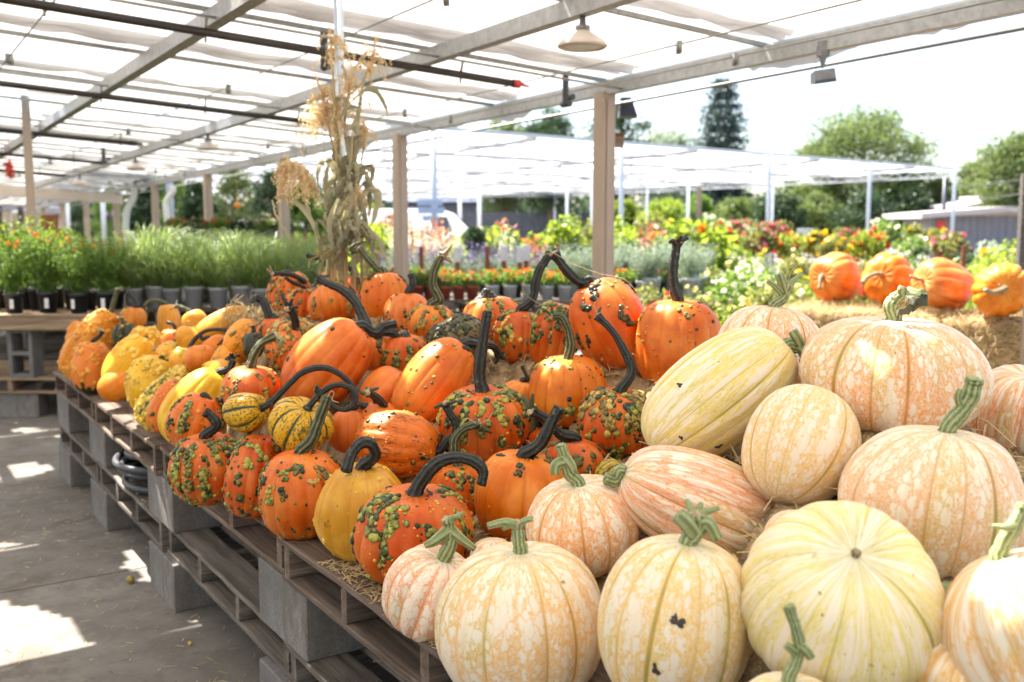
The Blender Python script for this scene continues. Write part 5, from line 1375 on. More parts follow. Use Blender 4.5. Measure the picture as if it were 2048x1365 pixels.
def cloth_panel(t0, t1, a0, a1, k):
    rs = np.random.default_rng(100 + k)
    fine = -1.5 < t0 < 12
    st = (0.03 if t0 < 8 else 0.06) if fine else 0.16
    n_a = int((a1 - a0) / st) + 1; n_t = max(4, int((t1 - t0) / st) + 1)
    a = np.linspace(a0, a1, n_a); t = np.linspace(t0, t1, n_t)
    Ag, Tg = np.meshgrid(a, t)
    s = (Tg - t0) / (t1 - t0)
    # sags between the beams, slack waves near the folds
    bay = 1.355
    sag = 0.035 * np.sin(np.pi * ((Ag - 0.2) / bay % 1)) ** 2 * np.sin(np.pi * np.clip(s, 0, 1)) ** 0.5
    wav = 0.014 * np.sin(Ag * 9 + k) * np.exp(-((s - 0.9) / 0.08) ** 2) + 0.010 * np.sin(Ag * 7.3 + 2 * k) * np.exp(-((s - 0.1) / 0.06) ** 2)
    Z = roof_z(Ag, Tg) + 0.18 - sag + wav
    V = Ag[..., None] * A + Tg[..., None] * U; V[..., 2] = Z
    i = np.arange(n_t - 1)[:, None] * n_a; j = np.arange(n_a - 1)[None, :]
    F = np.stack([i + j, i + j + 1, i + n_a + j + 1, i + n_a + j], -1)
    ca = (a[:-1] + a[1:]) / 2; ct = (t[:-1] + t[1:]) / 2
    Ca, Ct = np.meshgrid(ca, ct); keep = np.ones(Ca.shape, bool)
    for (ha, ht, ra, rt) in HOLES:
        wob = 1 + (0.12 if ra > 0.22 else 0.35) * np.sin(Ca * 31 + ha * 9) * np.cos(Ct * 27)
        keep &= (((Ca - ha) / ra) ** 2 + ((Ct - ht) / rt) ** 2) > wob
    mb = MB(); mb.add(V.reshape(-1, 3), F[keep])
    rbuild(mb, "shade_cloth", M['cloth'], True)
    # bunched fold
    mb = MB(); aa = np.arange(a0, a1, 0.04)
    wide = abs(t1 - 5.42) < 0.1 or abs(t1 - 6.84) < 0.1 or k % 4 == 1
    for q in range(6 if wide else 3):
        off = 0.02 + 0.05 * q; ph = rs.uniform(0, 6.28, 4)
        drop = 0.018 + 0.018 * np.abs(np.sin(aa * (2.3 + q) + ph[0])) + 0.012 * np.sin(aa * 9 + ph[1])
        tt = t1 - off + 0.012 * np.sin(aa * 5 + ph[2])
        zc = roof_z(aa, t1) + 0.17
        rows = []
        for (dt, dzf) in ((-0.035, 0.0), (-0.018, 0.7), (0.0, 1.0), (0.018, 0.7), (0.035, 0.0)):
            r_ = aa[:, None] * A + (tt + dt)[:, None] * U; r_[:, 2] = zc - drop * dzf
            rows.append(r_)
        V = np.stack(rows, 1).reshape(-1, 3)
        i = np.arange(len(aa) - 1)[:, None] * 5; j = np.arange(4)[None, :]
        F = np.stack([i + j, i + j + 1, i + 6 + j, i + 5 + j], -1).reshape(-1, 4)
        mb.add(V, F)
    rbuild(mb, "cloth_fold", M['cloth_fold'], True)
k_ = 0
for i in range(len(TC) - 1):
    gap = 0.03
    cloth_panel(TC[i] + gap, TC[i + 1] - 0.0, BA[-1] - 0.3, AE + 0.10, k_); k_ += 1
# torn cloth fringe hanging below the eave beam
mb = MB(); rs = np.random.default_rng(77); tt = np.arange(1.0, 21, 0.05)
z0 = roof_z(AE, tt) + 0.12
dr = 0.05 + 0.03 * np.sin(tt * 2.1) + 0.02 * np.sin(tt * 6.7 + 1) + rs.normal(0, 0.006, len(tt)); dr = np.where(np.sin(tt * 1.3 + 0.6) > 0.55, 0.03, dr)
V = np.stack([tt[:, None] * U + A * (AE + 0.05) + np.stack([0 * tt, 0 * tt, z0], -1), tt[:, None] * U + A * (AE + 0.11) + np.stack([0 * tt, 0 * tt, z0 - dr * 0.6], -1), tt[:, None] * U + A * (AE + 0.09) + np.stack([0 * tt, 0 * tt, z0 - dr - 0.05], -1)], 1).reshape(-1, 3)
i = np.arange(len(tt) - 1)[:, None] * 3; j = np.arange(2)[None, :]
mb.add(V, np.stack([i + j, i + j + 1, i + 4 + j, i + 3 + j], -1).reshape(-1, 4)); rbuild(mb, "cloth_fringe", M['cloth'], True)
# fascia board across the far end of the bay
mb = MB(); tf = 20.3
mb.bar(G(-6, tf, roof_z(-6, tf) - 0.13), G(AE + 0.05, tf, roof_z(AE, tf) - 0.13), 0.05, 0.17)
rbuild(mb, "fascia", M['lamp'])

# bright round pole that carries the corn stalks
pp_ = P(686, 500, 4.5); zt = roof_z(float(pp_ @ A), 4.2) + 0.1
mb = MB(); mb.tube([(0, 0, 0), (0, 0, zt)], 0.021, 20)
mb.tube([(0, 0, 0.002), (0, 0, 0.014)], 0.07, 20)
POLE = np.array([pp_[0], pp_[1], 0])
tag(mb.build("support_pole", M['pole'], smooth=True, loc=POLE), "bright galvanised pole rising behind the bundle of corn stalks", "pole")

# ------------------------------------------------------------------ lamps under the roof
def dome_lamp(label, a_, t_, R=0.118):
    z = roof_z(a_, t_) + 0.012
    base = G(a_, t_, z)
    o = empty("hanging_lamp", label, "lamp", base, 0, "dome lamps under the roof")
    def rev(prof, name, mat):
        n = 40; pr = np.array(prof); th = np.linspace(0, 2 * np.pi, n, endpoint=False)
        V = np.stack([pr[:, None, 0] * np.cos(th), pr[:, None, 0] * np.sin(th), pr[:, None, 1] + 0 * th], -1).reshape(-1, 3)
        i = np.arange(len(pr) - 1)[:, None] * n; j = np.arange(n)[None, :]; j2 = (j + 1) % n
        mb = MB(); mb.add(V, np.stack([i + j, i + j2, i + n + j2, i + n + j], -1).reshape(-1, 4)); return mb.build(name, mat, o, smooth=True)
    rev([(0.0, 0.01), (0.012, 0.01), (0.016, -0.05), (0.035, -0.055), (0.035, -0.075), (0.022, -0.08), (0.0, -0.08)], "lamp_stem", M['greymetal'])
    rev([(0.0, -0.072), (0.030, -0.074), (0.045, -0.085), (0.075, -0.105), (0.105, -0.125), (R, -0.142), (R, -0.150), (R - 0.014, -0.158), (R - 0.022, -0.152), (R - 0.022, -0.14)], "lamp_shade", M['lamp'])
    rev([(R - 0.022, -0.150), (R - 0.05, -0.157), (0.0, -0.160)], "lamp_lens", M['lampglass'])
dome_lamp("cream dome lamp with a round lens hanging under the beam, the largest and nearest one", 2.91, 3.86)
dome_lamp("small blurred dome lamp hanging halfway down the roof behind the corn stalks", 2.91, 9.87)
dome_lamp("tiny dome lamp farther down the same beam, next beyond the halfway one", 2.91, 12.9)
dome_lamp("faintest dome lamp at the far end of the roof near the fascia", 2.91, 16.6)
# grey floodlight under the eave
b_ = P(1645, 145, 5.3)
o = empty("floodlight", "boxy grey floodlight hanging on a short stalk from the eave beam against the sky", "floodlight", (b_[0], b_[1], roof_z(AE, 3.5) - 0.0))
zz = b_[2] - (roof_z(AE, 3.5) - 0.0)
mb = MB(); mb.tube([(0, 0, 0.05), (0, 0, 0.0), (0, 0, zz + 0.02)], [0.03, 0.03, 0.006], 10); mb.box(-0.03, 0.03, -0.02, 0.02, -0.03, 0.03, bev=0.004); mb.build("bracket", M['greymetal'], o)
Mx = Matrix.Translation((0, 0, zz - 0.03)) @ Matrix.Rotation(math.radians(-8), 4, 'Y')
mb = MB(); V = [(-0.055, -0.04, -0.03), (0.06, -0.04, -0.03), (0.05, 0.05, -0.02), (-0.05, 0.05, -0.02), (-0.045, -0.035, 0.04), (0.058, -0.035, 0.04), (0.045, 0.045, 0.035), (-0.045, 0.045, 0.035)]
V = np.array(V) @ np.array(Mx)[:3, :3].T + np.array(Mx)[:3, 3]
mb.add(V, [[0, 3, 2, 1], [4, 5, 6, 7], [0, 1, 5, 4], [1, 2, 6, 5], [2, 3, 7, 6], [3, 0, 4, 7]]); mb.build("housing", M['greymetal'], o)
mb = MB(); mb.box(-0.05, 0.055, -0.047, -0.041, -0.028, -0.012, M=Mx); mb.build("lens", M['darkmetal'], o)
# speaker behind the post, hanging under the eave
s_ = P(1252, 216, 7.0)
o = empty("loudspeaker", "dark wedge-shaped loudspeaker mounted on the tan post", "loudspeaker", s_)
mb = MB(); V = [(-0.05, -0.06, -0.065), (0.075, -0.06, -0.065), (0.075, 0.08, -0.065), (-0.05, 0.08, -0.065), (-0.04, -0.05, 0.065), (0.03, -0.05, 0.065), (0.03, 0.08, 0.065), (-0.04, 0.08, 0.065)]
mb.add(V, [[0, 3, 2, 1], [4, 5, 6, 7], [0, 1, 5, 4], [1, 2, 6, 5], [2, 3, 7, 6], [3, 0, 4, 7]]); mb.build("cabinet", M['darkmetal'], o)
mb = MB(); mb.box(-0.11, -0.051, -0.02, 0.02, -0.02, 0.02); mb.build("bracket", M['galv'], o)
mb = MB(); mb.box(-0.03, 0.045, -0.063, -0.0605, -0.05, 0.03); mb.build("grille", M['fence'], o)
h_ = P(1238, 280, 6.9)
o = empty("bird_box", "small wooden reddish box fixed to the tan post under the loudspeaker", "box", h_)
mb = MB(); mb.box(-0.05, 0.03, -0.04, 0.04, -0.05, 0.03, bev=0.003); mb.build("box_body", M['wood_tan'], o)
mb = MB(); mb.box(-0.06, 0.045, -0.05, 0.05, 0.031, 0.04); mb.build("box_lid", M['rust'], o)
# red chime at the far left and orange ball
b_ = P(19, 322, 11.0); mb = MB(); rs = np.random.default_rng(2)
for i in range(40):
    q = ICO1[0] * 0.018 + np.array([rs.normal(0, 0.022), rs.normal(0, 0.02), -0.004 * i - rs.uniform(0, 0.03)]); mb.add(q, ICO1[1])
mb.tube([(0, 0, 0), (0, 0, roof_z(float(b_ @ A)) - b_[2])], 0.003, 5)
tag(mb.build("chilli_string", M['red'], smooth=True, loc=b_), "hanging string of dark red chilli peppers at the far left", "chilli string")
# ------------------------------------------------------------------ foliage helpers
def quads(mb, C, size, rs, mi=0, tint=None, flat=0.0, asp=0.55, dirs=None):
    """leaf-sized diamonds at the points C"""
    n = len(C)
    d = rs.normal(0, 1, (n, 3)) if dirs is None else dirs + rs.normal(0, 0.35, (n, 3))
    d[:, 2] *= (1 - flat); d /= np.linalg.norm(d, axis=1)[:, None] + 1e-9
    e = rs.normal(0, 1, (n, 3)); s = np.cross(d, e); s /= np.linalg.norm(s, axis=1)[:, None] + 1e-9
    L = (size * rs.uniform(0.6, 1.3, n))[:, None]
    V = np.stack([C - d * L / 2, C + s * L * asp / 2, C + d * L / 2, C - s * L * asp / 2], 1).reshape(-1, 3)
    F = np.arange(n * 4).reshape(-1, 4)
    tt = np.repeat(np.clip(rs.normal(0.5, 0.28, n), 0, 1) if tint is None else tint, 4)
    mb.add(V, F, mi, tt)
def blob(rs, n, c, r, shell=0.5):
    """n points in an ellipsoid, denser towards its skin"""
    v = rs.normal(0, 1, (n, 3)); v /= np.linalg.norm(v, axis=1)[:, None]
    u = rs.uniform(0, 1, n) ** shell
    return np.asarray(c) + v * u[:, None] * np.asarray(r)
def flowers(mb, C, size, rs, mi=0):
    """small cupped blooms: three crossing petals each"""
    for _ in range(3): quads(mb, C + rs.normal(0, size * 0.12, C.shape), size, rs, mi, asp=0.85)

def pot(mb, r, h, mi=0, soil_mi=1, n=20):
    th = np.linspace(0, 2 * np.pi, n, endpoint=False)
    prof = [(0, 0), (r * 0.78, 0), (r * 0.97, h * 0.86), (r * 1.04, h * 0.86), (r * 1.04, h), (r * 0.95, h), (r * 0.93, h * 0.9), (0, h * 0.9)]
    pr = np.array(prof)
    V = np.stack([pr[:, None, 0] * np.cos(th), pr[:, None, 0] * np.sin(th), pr[:, None, 1] + 0 * th], -1).reshape(-1, 3)
    i = np.arange(len(pr) - 1)[:, None] * n; j = np.arange(n)[None, :]; j2 = (j + 1) % n
    F = np.stack([i + j, i + j2, i + n + j2, i + n + j], -1)
    mb.add(V, F[:-1].reshape(-1, 4), mi)
    mb.add(V, F[-1:].reshape(-1, 4), soil_mi)
    return mb
def potted(name, label, cat, potmat, r, h, fol, leafmat, flo=None, flomat=None, tagcard=False, group=None):
    o = empty(name, label, cat, (0, 0, 0), 0, group)
    if potmat is not None:
        p_ = pot(MB(), r, h).build("pot", [potmat, M['soil']], o, smooth=True)
        if tagcard:
            mb = MB(); mb.box(-0.014, 0.014, -r * 1.0 - 0.004, -r * 1.0, h * 0.25, h * 0.72); mb.build("pot_label", M['card'], p_)
    mb = MB(); fol(mb); mb.build("foliage", leafmat, o)
    if flo is not None:
        mb = MB(); flo(mb); mb.build("flowers", flomat, o)
    return o
def at(x, Y, z=0.0): return ((x - 1024) / 2013.0 * Y, Y, z)
def row(proto, spots, rs, s0=0.85, s1=1.15, label=None, group=None, first=True):
    """puts the prototype on the first spot and copies of it (with their parts) on the others"""
    for i, p in enumerate(spots):
        o = proto if (i == 0 and first) else copy_tree(proto)
        place(o, p, rs.uniform(0, 6.28), rs.uniform(s0, s1))
        if label: o["label"] = label
        if group: o["group"] = group

rs = np.random.default_rng(41)
# ------------------------------------------------------------------ bundle of corn stalks
YC = 4.36
cs = empty("corn_stalk_bundle", "tall bundle of dried corn stalks with feathery tassels tied to the bright pole", "corn stalks", (POLE[0], YC, 0.0))
cb = np.array([POLE[0], YC, 0.0])
def cp(x, y, dy=0.0): return P(x, y, YC + dy) - cb
def stalk(pts, r0, r1, dy=0.0):
    mb = MB(); q = spline([cp(x, y, dy + rs.normal(0, 0.01)) for x, y in pts], 30)
    mb.tube(q, np.linspace(r0, r1, 30), 9, 0, 0.6)
    for i in range(4, 30, 6): mb.tube([q[i] - (q[i + 1 if i < 29 else i] - q[i]) * 0.1, q[i] + (q[min(i + 1, 29)] - q[i]) * 0.12], np.interp(i, [0, 29], [r0, r1]) * 1.35, 9, 0, 0.2)
    mb.build("stalk", M['corn_stalk'], cs, smooth=True); return q
zb_ = 760
STK = [([(688, zb_), (685, 540), (684, 430), (672, 300), (668, 190), (664, 120)], 0.011, 0.005, -0.03),
       ([(702, zb_), (708, 540), (704, 430), (712, 300), (722, 190), (735, 140)], 0.011, 0.005, 0.0),
       ([(675, zb_), (680, 540), (688, 430), (690, 350), (664, 285), (655, 235)], 0.010, 0.004, -0.05),
       ([(712, zb_), (725, 540), (705, 440), (680, 340), (676, 270), (668, 230)], 0.011, 0.005, 0.03),
       ([(660, zb_), (665, 540), (672, 440), (650, 395), (625, 375), (608, 362)], 0.009, 0.004, -0.06),
       ([(720, zb_), (735, 540), (710, 440), (716, 380), (722, 330), (728, 290)], 0.009, 0.003, -0.02),
       ([(692, zb_), (692, 540), (694, 440), (700, 350), (690, 260), (694, 200)], 0.010, 0.005, 0.02),
       ([(665, zb_), (655, 545), (680, 440), (695, 370), (702, 320), (705, 270)], 0.010, 0.005, -0.05)]
for s_ in STK: stalk(*s_)
def tassel(pts, nb, ln, droop, spike=True, dy=0.0, dens=34, w=1.0):
    """a central spike with drooping side branches hung with spikelets"""
    mb = MB(); ax = spline([cp(x, y, dy) for x, y in pts], 24)
    def strand(q, r):
        mb.tube(q, np.linspace(r, r * 0.4, len(q)), 4, 0, 0.5, cap=False)
        m_ = len(q) * dens // 10
        idx = rs.uniform(1, len(q) - 1.01, m_); i0 = idx.astype(int); f = (idx - i0)[:, None]
        C = q[i0] * (1 - f) + q[i0 + 1] * f + rs.normal(0, 0.0045, (m_, 3))
        dr = np.zeros((m_, 3)); dr[:, 2] = -0.6
        quads(mb, C, 0.013 * w, rs, 0, None, asp=0.38, dirs=dr)
    if spike:
        strand(ax, 0.003); strand(ax + rs.normal(0, 0.003, ax.shape), 0.002); strand(ax + rs.normal(0, 0.003, ax.shape), 0.002)
    for i in range(nb):
        k = rs.uniform(0, 0.75); b = ax[int(k * 23)]
        an = rs.uniform(0, 6.28); l = ln * rs.uniform(0.6, 1.15) * (1 - 0.35 * k)
        d = np.array([math.cos(an), math.sin(an) * 0.7, 0])
        q = [b, b + d * l * 0.35 + np.array([0, 0, l * 0.28]), b + d * l * 0.75 + np.array([0, 0, l * (0.22 - droop * 0.5)]), b + d * l * 0.9 + np.array([0, 0, -l * droop])]
        strand(spline(q, 16), 0.0012)
    mb.build("tassel", M['tassel'], cs)
tassel([(664, 135), (664, 100), (660, 57)], 16, 0.12, 0.4)
tassel([(735, 150), (745, 120), (752, 72)], 18, 0.12, 0.4)
tassel([(655, 245), (648, 200), (630, 150)], 22, 0.13, 0.6)
tassel([(668, 240), (672, 215), (662, 180)], 22, 0.14, 0.7)
tassel([(690, 210), (698, 180), (685, 130)], 14, 0.11, 0.5)
tassel([(655, 255), (640, 235), (628, 215)], 24, 0.15, 0.9)
tassel([(728, 300), (729, 270), (727, 240)], 12, 0.07, 0.5)
tassel([(604, 362), (590, 345), (572, 312)], 30, 0.12, 1.15, dy=-0.06, dens=34, w=1.15)
tassel([(600, 352), (575, 338), (550, 345)], 20, 0.11, 1.2, dy=-0.06, dens=34, w=1.15)
tassel([(700, 420), (712, 390), (715, 370)], 14, 0.08, 1.0, dy=-0.08)
def blade(pts, w, side, dy=0.0, fold=0.18, tone=None):
    mb = MB(); n = 26; q = spline([cp(p[0], p[1], dy + (p[2] if len(p) > 2 else 0)) for p in pts], n)
    s = np.linspace(0, 1, n); ww = 0.86 * w * (np.sin(np.clip(s * 0.93 + 0.10, 0, 1) * np.pi) ** 0.6) * (1 + 0.16 * np.sin(s * 14 + rs.uniform(0, 6)))
    a = np.asarray(side, float); ph = rs.uniform(-0.9, 0.9)
    tw = s * rs.uniform(-1.6, 1.6) + ph * 0.3
    sd = np.stack([a[0] * np.cos(tw), a[1] * np.cos(tw) + np.sin(tw) * 0.9, np.full(n, a[2]) + 0.12 * np.sin(s * 9)], -1)
    sd /= np.linalg.norm(sd, axis=1)[:, None]
    q = q + rs.normal(0, 0.0018, q.shape)
    t_ = rs.uniform(-0.1, 1.15) if tone is None else tone
    mb.ribbon(q, sd, ww, 0, np.clip(np.repeat(t_ + 0.2 * np.sin(s * 8), 3), 0, 1), fold)
    mb.build("leaf", M['corn_leaf'], cs, smooth=True)
X_ = (1, 0, 0.15)
for p_, w_, sd_, dy_ in (
    ([(695, 212), (722, 185), (748, 180), (768, 205), (779, 242)], 0.030, (0.5, 0.2, 1), -0.05),
    ([(676, 345), (655, 320), (640, 332), (637, 365), (650, 398)], 0.050, (1, 0.2, 0.1), -0.08),
    ([(668, 285), (690, 262), (712, 252), (716, 275), (700, 300)], 0.040, (0.5, 0.2, 1), -0.05),
    ([(716, 300), (722, 275), (708, 255), (714, 230), (722, 205)], 0.030, X_, -0.03),
    ([(672, 245), (690, 225), (700, 215), (712, 215), (722, 218)], 0.034, (0.3, 0.3, 1), -0.06),
    ([(664, 250), (668, 215), (680, 195), (690, 205), (685, 235)], 0.034, X_, -0.05),
    ([(654, 520), (628, 450), (600, 412), (570, 397), (545, 396)], 0.034, (0.2, 0.3, 1), -0.10),
    ([(545, 400), (552, 430), (570, 460), (580, 480)], 0.012, X_, -0.10),
    ([(640, 500), (622, 440), (608, 390), (603, 372)], 0.016, X_, -0.08),
    ([(700, 440), (716, 360), (735, 330), (745, 345), (742, 372)], 0.034, X_, -0.06),
    ([(712, 430), (735, 380), (752, 385), (756, 410), (738, 462)], 0.050, X_, -0.06),
    ([(705, 330), (700, 290), (705, 272), (712, 300), (704, 335)], 0.050, X_, -0.04),
    ([(715, 345), (738, 355), (757, 400), (762, 415)], 0.014, X_, -0.05),
    ([(680, 440), (660, 410), (655, 380), (668, 350), (672, 320)], 0.04, X_, -0.07),
    ([(672, 450), (648, 470), (640, 500), (646, 530)], 0.032, X_, -0.1),
    ([(700, 335), (722, 332), (745, 345), (748, 352)], 0.022, (0.2, 0.3, 1), -0.05),
    ([(735, 500), (755, 505), (775, 512)], 0.016, (0.2, 0.3, 1), -0.1),
    ([(660, 470), (640, 440), (632, 450), (634, 480)], 0.02, X_, -0.1)):
    blade(p_, w_, sd_, dy_)
for i in range(60):
    x0 = rs.uniform(670, 726); y0 = rs.uniform(385, 480); fl = (x0 - 698) * rs.uniform(0.3, 1.7) + rs.normal(0, 8); y1 = rs.uniform(470, 585)
    bulge = rs.normal(0, 12)
    blade([(x0, y0), (x0 + fl * 0.2 + bulge, (y0 * 2 + y1) / 3), (x0 + fl * 0.75 + rs.normal(0, 10), (y0 + 2 * y1) / 3), (x0 + fl + rs.normal(0, 12), y1)],
          rs.uniform(0.010, 0.034), (1, rs.uniform(-1.2, 1.2), 0.2), -0.04 - rs.uniform(0, 0.14), rs.uniform(0.2, 0.5))
for i in range(22):
    x0 = rs.uniform(676, 716); y0 = rs.uniform(300, 430); sg = rs.choice([-1, 1]); dx = sg * rs.uniform(6, 34); dl = rs.uniform(30, 80)
    blade([(x0, y0), (x0 + dx * 0.7, y0 - rs.uniform(5, 25)), (x0 + dx, y0 + dl * 0.4), (x0 + dx * rs.uniform(0.4, 1.2), y0 + dl)], rs.uniform(0.014, 0.034), X_, -rs.uniform(0.0, 0.09), 0.3)
mb = MB()
for z_ in (448, 455): 
    c_ = cp(697, z_, -0.02); th = np.linspace(0, 6.5, 40)
    mb.tube(np.stack([c_[0] + 0.062 * np.cos(th), c_[1] + 0.06 * np.sin(th), c_[2] + 0.003 * np.sin(3 * th)], -1), 0.003, 5)
mb.build("twine", M['blade'], cs, smooth=True)

# ------------------------------------------------------------------ plant tables
def long_table(label, x0, x1, Y, ztop, wood, mid=False, skew=0.0, stencil=False):
    """pallets carried on standing and lying cinder blocks"""
    xa, xb = at(x0, Y)[0], at(x1, Y)[0]
    n = max(1, int(round((xb - xa) / 1.22))); L = (xb - xa) / n
    for i in range(n):
        o = pallet(label, (xa + i * L, Y + i * skew, ztop - 0.127), L - 0.015, 1.1, wood, 0, group="pallets under the potted plants")
        if stencil and i == 0:
            mb = MB()
            segs = {'L': [(0, 0, 0, 1), (0, 0, .6, 0)], '.': [(0.05, 0, 0.2, 0)], 'B': [(0, 0, 0, 1), (0, 1, .5, 1), (0, .5, .5, .5), (0, 0, .5, 0), (.55, .55, .55, .95), (.58, .05, .58, .45)],
                    'S': [(0, 0, .6, 0), (.6, 0, .6, .5), (0, .5, .6, .5), (0, .5, 0, 1), (0, 1, .6, 1)], 'T': [(.3, 0, .3, 1), (0, 1, .6, 1)], 'O': [(0, 0, 0, 1), (.6, 0, .6, 1), (0, 0, .6, 0), (0, 1, .6, 1)]}
            X = at(82, Y)[0] - xa; hh = 0.042; zt_ = 0.035
            for ch in "L.B. STO":
                if ch == ' ': X += 0.045; continue
                for (u0, v0, u1, v1) in segs[ch]:
                    mb.bar((X + u0 * hh, -0.0, zt_ + v0 * hh), (X + u1 * hh + 1e-4, -0.0, zt_ + v1 * hh), 0.008, 0.003, up=(0, 1, 0))
                X += 0.04 if ch != '.' else 0.022
            so = mb.build("stencilled_letters", M['ink'], o); so.location = (0, -0.0032, 0)
    return xa, xb
z_t = 0.125 * 2 + BLH + 0.39
mb = MB()
# a heavy front board so that the near pallet reads as in the photo
long_table("pallet carrying the black pots at the left", -170, 215, 7.86, z_t, M['wood_tan'], stencil=True)
for x_, y_ in ((-60, 0),): pass
fb = MB(); xa, xb = at(-170, 7.86)[0], at(215, 7.86)[0]
fb.box(xa, xb, -0.0105, -0.0005, -0.095, -0.0005, bev=0.002)
fb_o = fb.build("front_board", M['wood_tan'], loc=(0, 7.86, z_t - 0.021)); 
for o_ in list(bpy.data.objects):
    if o_.name.startswith("pallet") and o_.get("label", "").startswith("pallet carrying the black pots"):
        fb_o.parent = o_; fb_o.location = Vector((0, 7.86, z_t - 0.021)) - o_.location; break
o_ = pallet("lower pallet of the plant table on low blocks at the left", (at(-200, 7.9)[0], 7.9, BLH + 0.0), 1.22, 1.1, M['wood_tan'], 0, group="lower pallets of the plant table")
o_ = pallet("lower pallet of the plant table reaching to the right behind the pumpkins", (at(-200, 7.9)[0] + 1.235, 7.9, BLH + 0.0), 1.22, 1.1, M['wood_grey'], 0, group="lower pallets of the plant table")
# standing hollow block with two square holes
def hollow(label, loc, rz=0.0):
    mb = MB(); H = 0.39; W = 0.195; D = 0.19; t_ = 0.032
    zs = [(0, t_), (H / 2 - t_ / 2, H / 2 + t_ / 2), (H - t_, H)]
    mb.box(-W / 2, -W / 2 + t_, 0, D, 0, H, bev=0.004); mb.box(W / 2 - t_, W / 2, 0, D, 0, H, bev=0.004)
    for a_, b_ in zs: mb.box(-W / 2 + t_ - 0.001, W / 2 - t_ + 0.001, 0.003, D - 0.003, a_ + 0.001, b_ - 0.001)
    tag(mb.build("hollow_cinder_block", M['block'], loc=loc, rz=rz), label, "cinder block", "hollow cinder blocks under the plant tables")
hollow("upright hollow cinder block with two square holes between the pallets of the plant table", (at(26, 7.92)[0], 7.92, BLH + 0.128))
hollow("upright hollow cinder block farther back under the plant table", (at(150, 8.9)[0], 8.8, BLH + 0.128))
hollow("upright hollow cinder block outside the left edge of the picture", (at(-140, 7.92)[0], 7.92, BLH + 0.128))
for x_ in (20, -190, 215):
    solid_block("grey cinder block on the floor under the plant table at the left" if x_ == 20 else "grey cinder block on the floor holding the plant table's lower pallet", (at(x_, 8.02)[0], 8.02, 0.0005), 0.0, "cinder blocks under the plant table")
long_table("pallet carrying the grey pots of grass", 232, 700, 8.35, z_t, M['wood_grey'])
long_table("pallet carrying the marigold pots", 760, 1440, 9.4, z_t, M['wood_grey'])
for x_ in (250, 420, 600): hollow("upright hollow cinder block hidden under the grass table", (at(x_, 8.6)[0], 8.6, BLH + 0.128)); solid_block("grey cinder block under the table of grass pots", (at(x_, 8.7)[0], 8.7, 0.0005), 0, "cinder blocks under the far tables"); solid_block("grey cinder block under the table of grass pots", (at(x_, 8.7)[0], 8.7, 0.1955), 0, "cinder blocks under the far tables")
for x_ in (800, 950, 1100, 1250, 1400): hollow("upright hollow cinder block under the marigold table", (at(x_, 9.6)[0], 9.6, BLH + 0.128)); solid_block("grey cinder block under the marigold table", (at(x_, 9.7)[0], 9.7, 0.0005), 0, "cinder blocks under the far tables")

# black-pot shrubs at the left
def fol_airy(n, h, r, leaf, z0=0.15, sd=0):
    def f(mb):
        q = np.random.default_rng(sd)
        for i in range(26):
            an = q.uniform(0, 6.28); rr_ = r * q.uniform(0.2, 1)
            tip = np.array([rr_ * math.cos(an), rr_ * math.sin(an), z0 + h * q.uniform(0.6, 1.05)])
            p = spline([(0, 0, z0), tip * np.array([0.45, 0.45, 0.55]) + np.array([0, 0, z0 * 0.4]), tip], 14)
            mb.tube(p, 0.0022, 4, 0, 0.2, cap=False)
            m_ = n // 26; k = q.uniform(2, 12.99, m_); i0 = k.astype(int)
            quads(mb, p[i0] + q.normal(0, 0.028, (m_, 3)), leaf, q, 0, asp=0.35)
    return f
def fl_top(n, h, r, size, z0=0.15, sd=0, cols=1):
    def f(mb):
        q = np.random.default_rng(sd + 5); C = blob(q, n, (0, 0, z0 + h * 0.78), (r, r, h * 0.25), 0.3)
        flowers(mb, C, size, q)
    return f
GP = "plants in black pots at the left table"
pA = potted("potted_shrub", "airy green shrub in a black pot on the left table", "potted plant", M['pot_black'], 0.075, 0.16, fol_airy(1900, 0.40, 0.20, 0.030, sd=1), M['green_mid'], tagcard=True, group=GP)
sp = [at(x, 8.02 + 0.03 * (i % 2), z_t) for i, x in enumerate((20, 88, 150, 205))]
for i, p in enumerate(sp):
    o = pA if i == 0 else copy_tree(pA)
    place(o, p, [0.2, 0.3, -0.2, 0.1][i], [1.0, 1.05, 1.0, 1.05][i], "airy shrub in a labelled black pot, %s in its row" % ("first from the left", "second from the left", "third from the left", "fourth from the left")[i])
pB = potted("potted_shrub", "green shrub with orange flowers in a black pot, back rows of the left table", "potted plant", M['pot_black'], 0.075, 0.16, fol_airy(1700, 0.46, 0.20, 0.032, sd=2), M['green_mid'],
            fl_top(8, 0.46, 0.18, 0.035, sd=3), M['fl_orange'], group=GP)
row(pB, [at(x, 8.32 + 0.1 * (i % 3), z_t) for i, x in enumerate((-25, 45, 105, 170, 225, 0, 70, 140, 200))], rs, 0.9, 1.15)
pC = potted("potted_shrub", "pale yellow-green shrub at the back of the left table", "potted plant", M['pot_black'], 0.08, 0.16, fol_airy(1500, 0.6, 0.24, 0.036, sd=4), M['green_lime'], group="pale shrubs at the back of the left table")
row(pC, [at(x, 9.0 + 0.25 * (i % 2), z_t) for i, x in enumerate((-40, 20, 60, 110, 10, 80))], rs, 0.85, 1.05)
